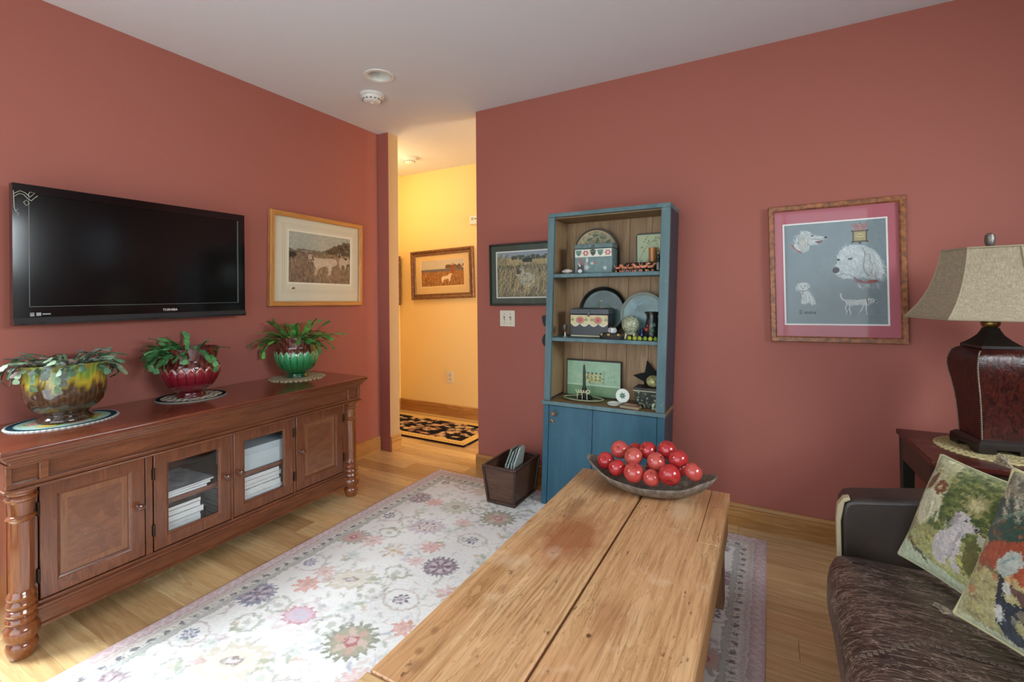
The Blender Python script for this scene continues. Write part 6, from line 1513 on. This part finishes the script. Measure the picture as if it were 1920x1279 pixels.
def pillow(name, label, BL, e1, e2, w, h_, th, cv, back, piping, tassel=None):
    e1 = Vector(e1).normalized(); e2 = Vector(e2).normalized(); e2 = (e2-e1*e1.dot(e2)).normalized(); e3 = e1.cross(e2)
    Mx = Matrix.Identity(4)
    for i in range(3): Mx[i][0] = e1[i]; Mx[i][1] = e2[i]; Mx[i][2] = e3[i]; Mx[i][3] = BL[i]
    t = thing(name, label, 'pillow', BL); t.matrix_world = Mx
    u = np.linspace(0, 1, cv.nx); v = np.linspace(0, 1, cv.ny); U, V = np.meshgrid(u, v)
    a, b = 2*U-1, 2*V-1
    pin = .045
    X = (U+pin*a*(b**2-1)*-0-.5*pin*a*(1-b**2)*1.2)*w; Y = (V-.5*pin*b*(1-a**2)*1.2)*h_
    prof = np.clip(1-np.abs(a)**2.6, 0, 1)**.62*np.clip(1-np.abs(b)**2.6, 0, 1)**.62
    dent = 1-.10*np.sin(3.1*a+1)*np.sin(2.7*b)
    Zf = th*prof*dent
    link('front_cover', gridmesh('front_cover', np.stack([X, Y, Zf], -1), cv.lina()), m_tapestry, t)
    st = 4; bc = np.empty((len(v[::st]), len(u[::st]), 3)); bc[:] = lin(back)
    xs = X[::st, ::st]; link('back_cover', gridmesh('back_cover', np.stack([X[::st, ::st], Y[::st, ::st], -.55*Zf[::st, ::st]], -1), bc), m_tapestry, t)
    ed = [(X[0, i], Y[0, i], 0) for i in range(0, cv.nx, 6)]+[(X[j, -1], Y[j, -1], 0) for j in range(0, cv.ny, 6)]+[(X[-1, i], Y[-1, i], 0) for i in range(cv.nx-1, -1, -6)]+[(X[j, 0], Y[j, 0], 0) for j in range(cv.ny-1, -1, -6)]
    add('piping', MB().tube(ed+[ed[0]], .0042, 8), flat('piping_'+name, piping, .8), t, world=False)
    if tassel:
        rt = random.Random(5)
        for (x, y, dx, dy) in ((0, 0, -1, -.5), (0, h_, -1, .4)):
            m = MB()
            for k in range(40):
                a_ = rt.uniform(-.38, .38); L = rt.uniform(.030, .046); d = Vector((dx*math.cos(a_)-dy*math.sin(a_), dx*math.sin(a_)+dy*math.cos(a_), rt.uniform(-.2, .3))).normalized()
                p = Vector((x, y, 0)); m.tube([p, p+d*L*.5+Vector((0, 0, .004)), p+d*L], [.0018, .0014, .0010], 4)
            add('tassel', m, flat('tassel_%s_%.1f' % (name, y), tassel, .9, var=.35, bscale=160), t, world=False)
    return t
m_tapestry = painted('woven_tapestry', .95, .1, .6, 900, sheen=.15)
def tap_noise(cv, seed): 
    cv.mul(.84+.32*fbm(cv.nx, cv.ny, 60, 60, seed, 3)); cv.mul(.94+.12*np.random.default_rng(seed).random((cv.ny, cv.nx)))
def cv_pil1():
    w, h = .335, .305; cv = Cv(w, h, .0022, (150, 150, 96)); r = random.Random(31)
    def U(p): return [(x*w, y*h) for x, y in p]
    cv.rect(0, w, h*.42, h, (112, 116, 70)); cv.poly(U([(0, .3), (0, 1), (.28, 1), (.36, .7), (.3, .4)]), (176, 172, 130))
    cv.poly(U([(.3, .38), (.42, .98), (1, 1), (1, .4)]), (92, 102, 56))
    for k in range(520):
        x, y = r.uniform(.05, 1), r.uniform(.42, 1); c = r.choice([(70, 86, 46), (126, 130, 66), (150, 150, 90), (58, 70, 42), (176, 170, 110)]) if x > .3 else r.choice([(190, 186, 146), (140, 136, 84), (206, 202, 170)])
        cv.line(U([(x, y), (x+r.uniform(.02, .07), y+r.uniform(-.015, .02))]), .0045, c, .75)
    cv.rect(0, w, 0, h*.30, (168, 170, 112))
    for k in range(160): x, y = r.uniform(0, 1), r.uniform(.1, .34); cv.line(U([(x, y), (x+.05, y+r.uniform(-.03, .01))]), .004, r.choice([(196, 186, 96), (120, 126, 70), (214, 208, 160), (150, 120, 80), (96, 90, 60)]), .75)
    cv.poly(U([(0, 0), (1, 0), (1, .10), (.6, .08), (.3, .13), (0, .17)]), (196, 206, 174))
    cv.line(U([(.12, .20), (.22, .13), (.30, .12), (.36, .09)]), .008, (70, 58, 40), .8)
    # brown and white spaniel, left
    cv.poly(smoothpoly(U([(.12, .46), (.13, .62), (.20, .70), (.30, .70), (.36, .60), (.34, .50), (.28, .42), (.22, .34), (.16, .38)])), (206, 202, 170), .95)
    cv.poly(smoothpoly(U([(.12, .70), (.13, .82), (.18, .84), (.20, .76), (.17, .68)])), (112, 66, 40), .95); cv.poly(smoothpoly(U([(.22, .72), (.24, .80), (.30, .80), (.33, .73), (.30, .67), (.25, .68)])), (120, 72, 44), .95); cv.ell(.265*w, .735*h, .008, .007, (200, 180, 140))
    for k in range(24): x = r.uniform(.14, .36); cv.line(U([(x, .62), (x+.03, .45)]), .003, r.choice([(226, 222, 196), (150, 146, 110)]), .6)
    cv.poly(smoothpoly(U([(.04, .30), (.10, .40), (.14, .36), (.10, .24), (.05, .22)])), (150, 130, 100), .9)
    # white sitting dog, centre
    cv.poly(smoothpoly(U([(.44, .17), (.42, .28), (.45, .38), (.51, .44), (.53, .50), (.50, .56), (.53, .61), (.58, .63), (.63, .615), (.66, .57), (.72, .545), (.73, .51), (.67, .49), (.65, .43), (.66, .33), (.655, .22), (.69, .16), (.62, .15), (.61, .22), (.58, .24), (.57, .15), (.50, .14)])), (196, 188, 186), .97); cv.poly(smoothpoly(U([(.51, .60), (.55, .59), (.56, .52), (.53, .46), (.50, .50)])), (160, 150, 148), .9); cv.ell(.615*w, .575*h, .004, .004, (60, 52, 50)); cv.ell(.725*w, .53*h, .006, .005, (60, 52, 50)); cv.line(U([(.62, .44), (.61, .32), (.60, .22)]), .004, (150, 140, 140), .8); cv.line(U([(.50, .38), (.48, .28), (.52, .20)]), .004, (156, 146, 146), .7)
    for k in range(60): x, y = r.uniform(.46, .66), r.uniform(.2, .55); cv.line(U([(x, y), (x+.01, y-.03)]), .003, r.choice([(216, 210, 208), (170, 162, 164)]), .6)
    cv.ell(.62*w, .72*h, .030, .028, (160, 152, 104), 0, .9, lob=7, amp=.2); cv.ell(.62*w, .72*h, .018, .016, (196, 188, 140), 0, .9, lob=7, amp=.2)
    cv.poly(smoothpoly(U([(.72, .52), (.80, .50), (.90, .52), (1, .48), (1, .20), (.90, .12), (.84, .18), (.85, .34), (.78, .42)])), (196, 190, 170), .9); cv.poly(smoothpoly(U([(.70, .42), (.76, .44), (.80, .30), (.76, .18), (.70, .24)])), (100, 96, 58), .9)
    weave(cv, 5, 40, 35, .6); tap_noise(cv, 33); return cv
pillow('dog_tapestry_pillow', 'tapestry pillow with a spaniel and a white dog, leaning behind the other pillow', (.325, 1.742, .432), (.478, -.878, 0), (.100, .055, .26), .305, .315, .060, cv_pil1(), (120, 118, 84), (176, 176, 140))
def cv_pil2():
    w, h = .37, .37; cv = Cv(w, h, .0022, (176, 168, 118)); r = random.Random(41)
    def U(p): return [(x*w, y*h) for x, y in p]
    for k in range(260): x, y = r.uniform(0, 1), r.uniform(0, .42); cv.line(U([(x, y), (x+.06, y+r.uniform(-.02, .03))]), .005, r.choice([(190, 178, 110), (150, 140, 84), (206, 196, 150), (130, 112, 76)]), .7)
    cv.rect(0, w, h*.66, h, (150, 142, 116)); cv.poly(U([(0, .55), (0, .80), (.3, .86), (.5, .62), (.2, .5)]), (60, 80, 64))
    cv.poly(U([(.1, .50), (.2, .72), (.6, .80), (1, .8), (1, .4), (.4, .42)]), (52, 76, 62))
    for k in range(200): x, y = r.uniform(0, .8), r.uniform(.74, 1); cv.line(U([(x, y), (x+.05, y-.05)]), .005, r.choice([(70, 72, 74), (186, 176, 150), (120, 110, 90), (206, 196, 170)]), .8)
    cv.line(U([(.08, .62), (.25, .76), (.5, .8)]), .008, (120, 140, 120), .8)
    cv.poly(smoothpoly(U([(.06, .38), (.10, .50), (.22, .56), (.40, .62), (.62, .68), (1.02, .72), (1.02, .30), (.8, .26), (.6, .30), (.45, .34), (.30, .40), (.16, .36)])), (160, 74, 44), .97)
    for k in range(150): x, y = r.uniform(.08, 1), r.uniform(.33, .68); cv.ell(x*w, y*h, .006, .004, r.choice([(176, 88, 52), (134, 58, 36), (190, 104, 66)]), r.random()*3, .5)
    cv.poly(smoothpoly(U([(.22, .40), (.26, .50), (.32, .53), (.37, .49), (.35, .42), (.29, .36)])), (176, 186, 176), .95); cv.line(U([(.26, .44), (.31, .49)]), .006, (120, 150, 150), .8)
    cv.poly(smoothpoly(U([(.34, .34), (.6, .30), (.9, .24), (.9, .14), (.6, .20), (.42, .26)])), (92, 62, 56), .9); cv.ell(.47*w, .36*h, .02, .014, (206, 160, 100), -.4, .9)
    cv.line(U([(.12, .38), (.24, .36), (.34, .30)]), .006, (120, 100, 70), .9); cv.ell(.09*w, .20*h, .012, .010, (190, 120, 84), 0, .7)
    # black and white terrier standing on its hind legs
    cv.poly(smoothpoly(U([(.26, .36), (.30, .34), (.31, .27), (.36, .24), (.44, .25), (.48, .20), (.44, .17), (.38, .18), (.40, .12), (.50, .06), (.56, .01), (.44, -.02), (.36, .02), (.30, .08), (.27, .16), (.28, .24)])), (40, 44, 54), .97)
    cv.poly(smoothpoly(U([(.29, .20), (.33, .19), (.34, .13), (.30, .11), (.27, .15)])), (206, 206, 196), .95); cv.ell(.33*w, .305*h, .008, .014, (206, 206, 200), .3, .9); cv.ell(.44*w, .205*h, .012, .009, (150, 130, 100), 0, .8); cv.ell(.47*w, .20*h, .004, .004, (20, 20, 22))
    cv.poly(U([(.55, .03), (.75, -.01), (.75, .08), (.6, .08)]), (190, 196, 196), .9)
    for k in range(40): x, y = r.uniform(.29, .48), r.uniform(.02, .25); cv.line(U([(x, y), (x+.012, y-.02)]), .003, (76, 82, 96), .6)
    cv.rect(0, w, 0, h*.03, (196, 200, 166)); cv.rect(0, w*.05, 0, h*.45, (190, 190, 150), .8)
    weave(cv, 5, 40, 45, .6); tap_noise(cv, 43); return cv
pillow('hunt_tapestry_pillow', 'tapestry pillow with a rust coated rider and a black terrier, nearest on the sofa', (.378, 1.476, .436), (.54, -.84, 0), (.145, .04, .31), .37, .37, .080, cv_pil2(), (120, 110, 84), (190, 184, 140), (132, 118, 98))

# ------------------------------------------------------------------ side table, doily and lamp
def make_side():
    ZT = .62
    t = thing('side_table', 'worn dark red painted side table behind the sofa arm', 'table', (.735, 2.31, 0), (0, 0, .04))
    k = NT('worn_dark_red_paint'); k.setp(Roughness=.3); n1 = k.noise(k.mapv((4, 22, 22)), 1.2, 6, .7); c = k.ramp(n1, [(.35, (46, 16, 14)), (.6, (84, 34, 26))]); n2 = k.noise(k.mapv((1, 1, 1)), 24, 5, .7); k.col(k.mix(k.ramp(n2, [(.60, 0.), (.68, .8)]), c, (134, 96, 80))); k.bump(n1, .15, .003); mtop = k.m
    map_ = wood('side_table_dark_wood', (30, 22, 16), (58, 44, 32), (78, 60, 44), 'X', .4, .8); mleg = flat('dark_green_black_leg', (28, 30, 24), .45, var=.3)
    w, d = .265, .215
    add('top', MB().box(-w, w, -d, d, ZT-.022, ZT), mtop, t, world=False, bevel=.004)
    for s_ in (-1, 1):
        add('apron', MB().box(-w+.02, w-.02, s_*(d-.02)-.010, s_*(d-.02)+.010, ZT-.125, ZT-.022), map_, t, world=False, bevel=.002)
        add('apron', MB().box(s_*(w-.02)-.010, s_*(w-.02)+.010, -d+.03, d-.03, ZT-.115, ZT-.022), map_, t, world=False, bevel=.002)
    for a in (-1, 1):
        for b in (-1, 1):
            x, y = a*(w-.03), b*(d-.03); add('leg', MB().hexa([(x-.014, y-.014, 0), (x+.014, y-.014, 0), (x+.014, y+.014, 0), (x-.014, y+.014, 0), (x-.022, y-.022, ZT-.022), (x+.022, y-.022, ZT-.022), (x+.022, y+.022, ZT-.022), (x-.022, y+.022, ZT-.022)]), mleg, t, world=False, bevel=.002)
    def pd(r, a, x, y):
        kk = math.sin(r*52)*math.sin(a*40)
        if r > .97: return (196, 180, 130)
        if .56 < r < .62: return (90, 74, 48) if math.sin(a*80) > 0 else (186, 170, 122)
        return (196, 182, 136) if kk > -.3 else (140, 118, 78)
    doily('lamp_doily', 'round crocheted cream doily under the table lamp', .712, 2.325, ZT, .168, pd, .003, 1, 1, scal=.025)
make_side()
def make_lamp():
    cx, cy = .703, 2.335; Z0 = .6245
    t = thing('table_lamp', 'square dark red leather table lamp with a flared beige hexagonal shade', 'lamp', (cx, cy, Z0), (0, 0, .227))
    mdk = flat('lamp_dark_bronze', (34, 26, 20), .35, coat=.2)
    k = NT('embossed_red_leather'); k.setp(Roughness=.32); v = k.mapv((1, 1, .6)); n1 = k.noise(v, 55, 4, .6, 1.5); k.col(k.ramp(n1, [(.35, (34, 10, 7)), (.65, (78, 28, 18))])); k.bump(n1, .5, .004); ml = k.m
    def sq(hs, z, ch=.0, n=1):
        c = hs*ch; return [(-hs+c, -hs, z), (hs-c, -hs, z), (hs, -hs+c, z), (hs, hs-c, z), (hs-c, hs, z), (-hs+c, hs, z), (-hs, hs-c, z), (-hs, -hs+c, z)]
    # plinth cut out between its feet
    b0 = .083
    add('plinth', MB().loft([sq(b0, .016, .02), sq(b0, .034, .02), sq(b0-.006, .040, .02), sq(b0-.014, .046, .02)]), mdk, t, world=False, smooth=20)
    for a in (-1, 1):
        for b in (-1, 1): add('foot', MB().box(min(a*b0, a*(b0-.05)), max(a*b0, a*(b0-.05)), min(b*b0, b*(b0-.05)), max(b*b0, b*(b0-.05)), 0, .017), mdk, t, world=False, smooth=0)
    body = [(.064, .046), (.065, .08), (.067, .12), (.070, .16), (.074, .20), (.080, .24), (.085, .27), (.088, .295), (.088, .315), (.084, .335), (.079, .352), (.068, .363), (.057, .368)]
    add('body', MB().loft([sq(a, z, .03) for a, z in body]), ml, t, world=False, smooth=40)
    for a, b in ((-1, -1), (1, -1), (1, 1), (-1, 1)):
        m = MB(); prev = None
        pts = [Vector((a*h_*.985, b*h_*.985, z)) for h_, z in body[:-1]]; acc = 0
        for p, q in zip(pts[:-1], pts[1:]):
            L = (q-p).length; n = max(1, int(L/.0058))
            for i in range(n): m.ball(tuple(p+(q-p)*(i/n)), .0034, 6, 4)
        o = add('nailhead_trim', m, flat('nailhead_pewter_%d%d' % (a, b), (150, 140, 126), .3, .7), t, world=False, smooth=60)
    add('cap_plate', MB().loft([sq(.060, .368), sq(.060, .378), sq(.052, .384), sq(.040, .396), (sq(.026, .414)), sq(.019, .432), sq(.017, .440)]), mdk, t, world=False, smooth=20)
    add('neck_ball', MB().lathe([(.012, .438), (.020, .442), (.0255, .450), (.0265, .458), (.024, .467), (.014, .474), (.010, .478)], 28), flat('antique_gold', (140, 112, 60), .3, .9), t, world=False)
    add('stem', MB().lathe([(.008, .476), (.008, .53), (.016, .532), (.018, .58), (.010, .60)], 16), m_brass, t, world=False)
    add('harp', MB().tube([(.018*1.2, 0, .50), (.05, 0, .56), (.052, 0, .64), (.03, 0, .70), (0, 0, .715), (-.03, 0, .70), (-.052, 0, .64), (-.05, 0, .56), (-.0216, 0, .50)], .002, 8), m_brass, t, world=False)
    # flared six sided linen shade
    k = NT('beige_linen'); k.setp(Roughness=.9); nx_ = k.noise(k.mapv((260, 260, 30)), 1, 2); nz_ = k.noise(k.mapv((40, 40, 420)), 1, 2); c = k.ramp(nx_, [(.3, (150, 136, 112)), (.7, (182, 168, 142))]); k.col(k.mix(k.ramp(nz_, [(.4, .35), (.6, 0.)]), c, (130, 116, 92))); k.bump(nz_, .3, .002); msh = k.m
    zz0, H_ = 1.100-Z0, .252
    a0 = math.radians(-131.8)-.227
    pr = [(.240, 0), (.219, .10), (.200, .20), (.182, .32), (.167, .44), (.154, .58), (.144, .72), (.136, .86), (.130, 1.0)]
    def ring(R, f, ins=0):
        o = []
        for j in range(6):
            p = Vector((R*math.cos(a0+j*math.pi/3), R*math.sin(a0+j*math.pi/3))); q_ = Vector((R*math.cos(a0+(j+1)*math.pi/3), R*math.sin(a0+(j+1)*math.pi/3)))
            for s_ in (0., .25, .5, .75): w = p.lerp(q_, s_); w = w*(1-ins/R); o.append((w.x, w.y, zz0+f*H_))
        return o
    sh = add('shade', MB().loft([ring(R, f) for R, f in pr]+[ring(R, f, .003) for R, f in reversed(pr)], False, False), msh, t, world=False, smooth=22)
    mtr = flat('shade_trim', (160, 146, 120), .9, bump=.3, bscale=400)
    for R, f, r_ in ((.240, 0, .0038), (.130, 1.0, .0034)):
        pts = ring(R+.001, f); add('shade_trim', MB().tube(pts+[pts[0]], r_, 8), mtr, sh, world=False)
    for j in range(6): add('shade_seam', MB().tube([((R+.0008)*math.cos(a0+j*math.pi/3), (R+.0008)*math.sin(a0+j*math.pi/3), zz0+f*H_) for R, f in pr], .0026, 6), mtr, sh, world=False)
    add('finial', MB().lathe([(.006, .722), (.012, .728), (.0125, .734), (.010, .738), (.013, .745), (.0145, .757), (.014, .772), (.0115, .780), (.004, .785)], 20, fn=lambda a, z: 1+.06*math.sin(8*a+z*300)), flat('pewter_finial', (130, 124, 116), .35, .7, bump=.4, bscale=200), t, world=False)
    add('spider', MB().box(-.004, .004, -.11, .11, .715, .719).box(-.11, .11, -.004, .004, .715, .719), m_brass, t, world=False, smooth=0)
make_lamp()
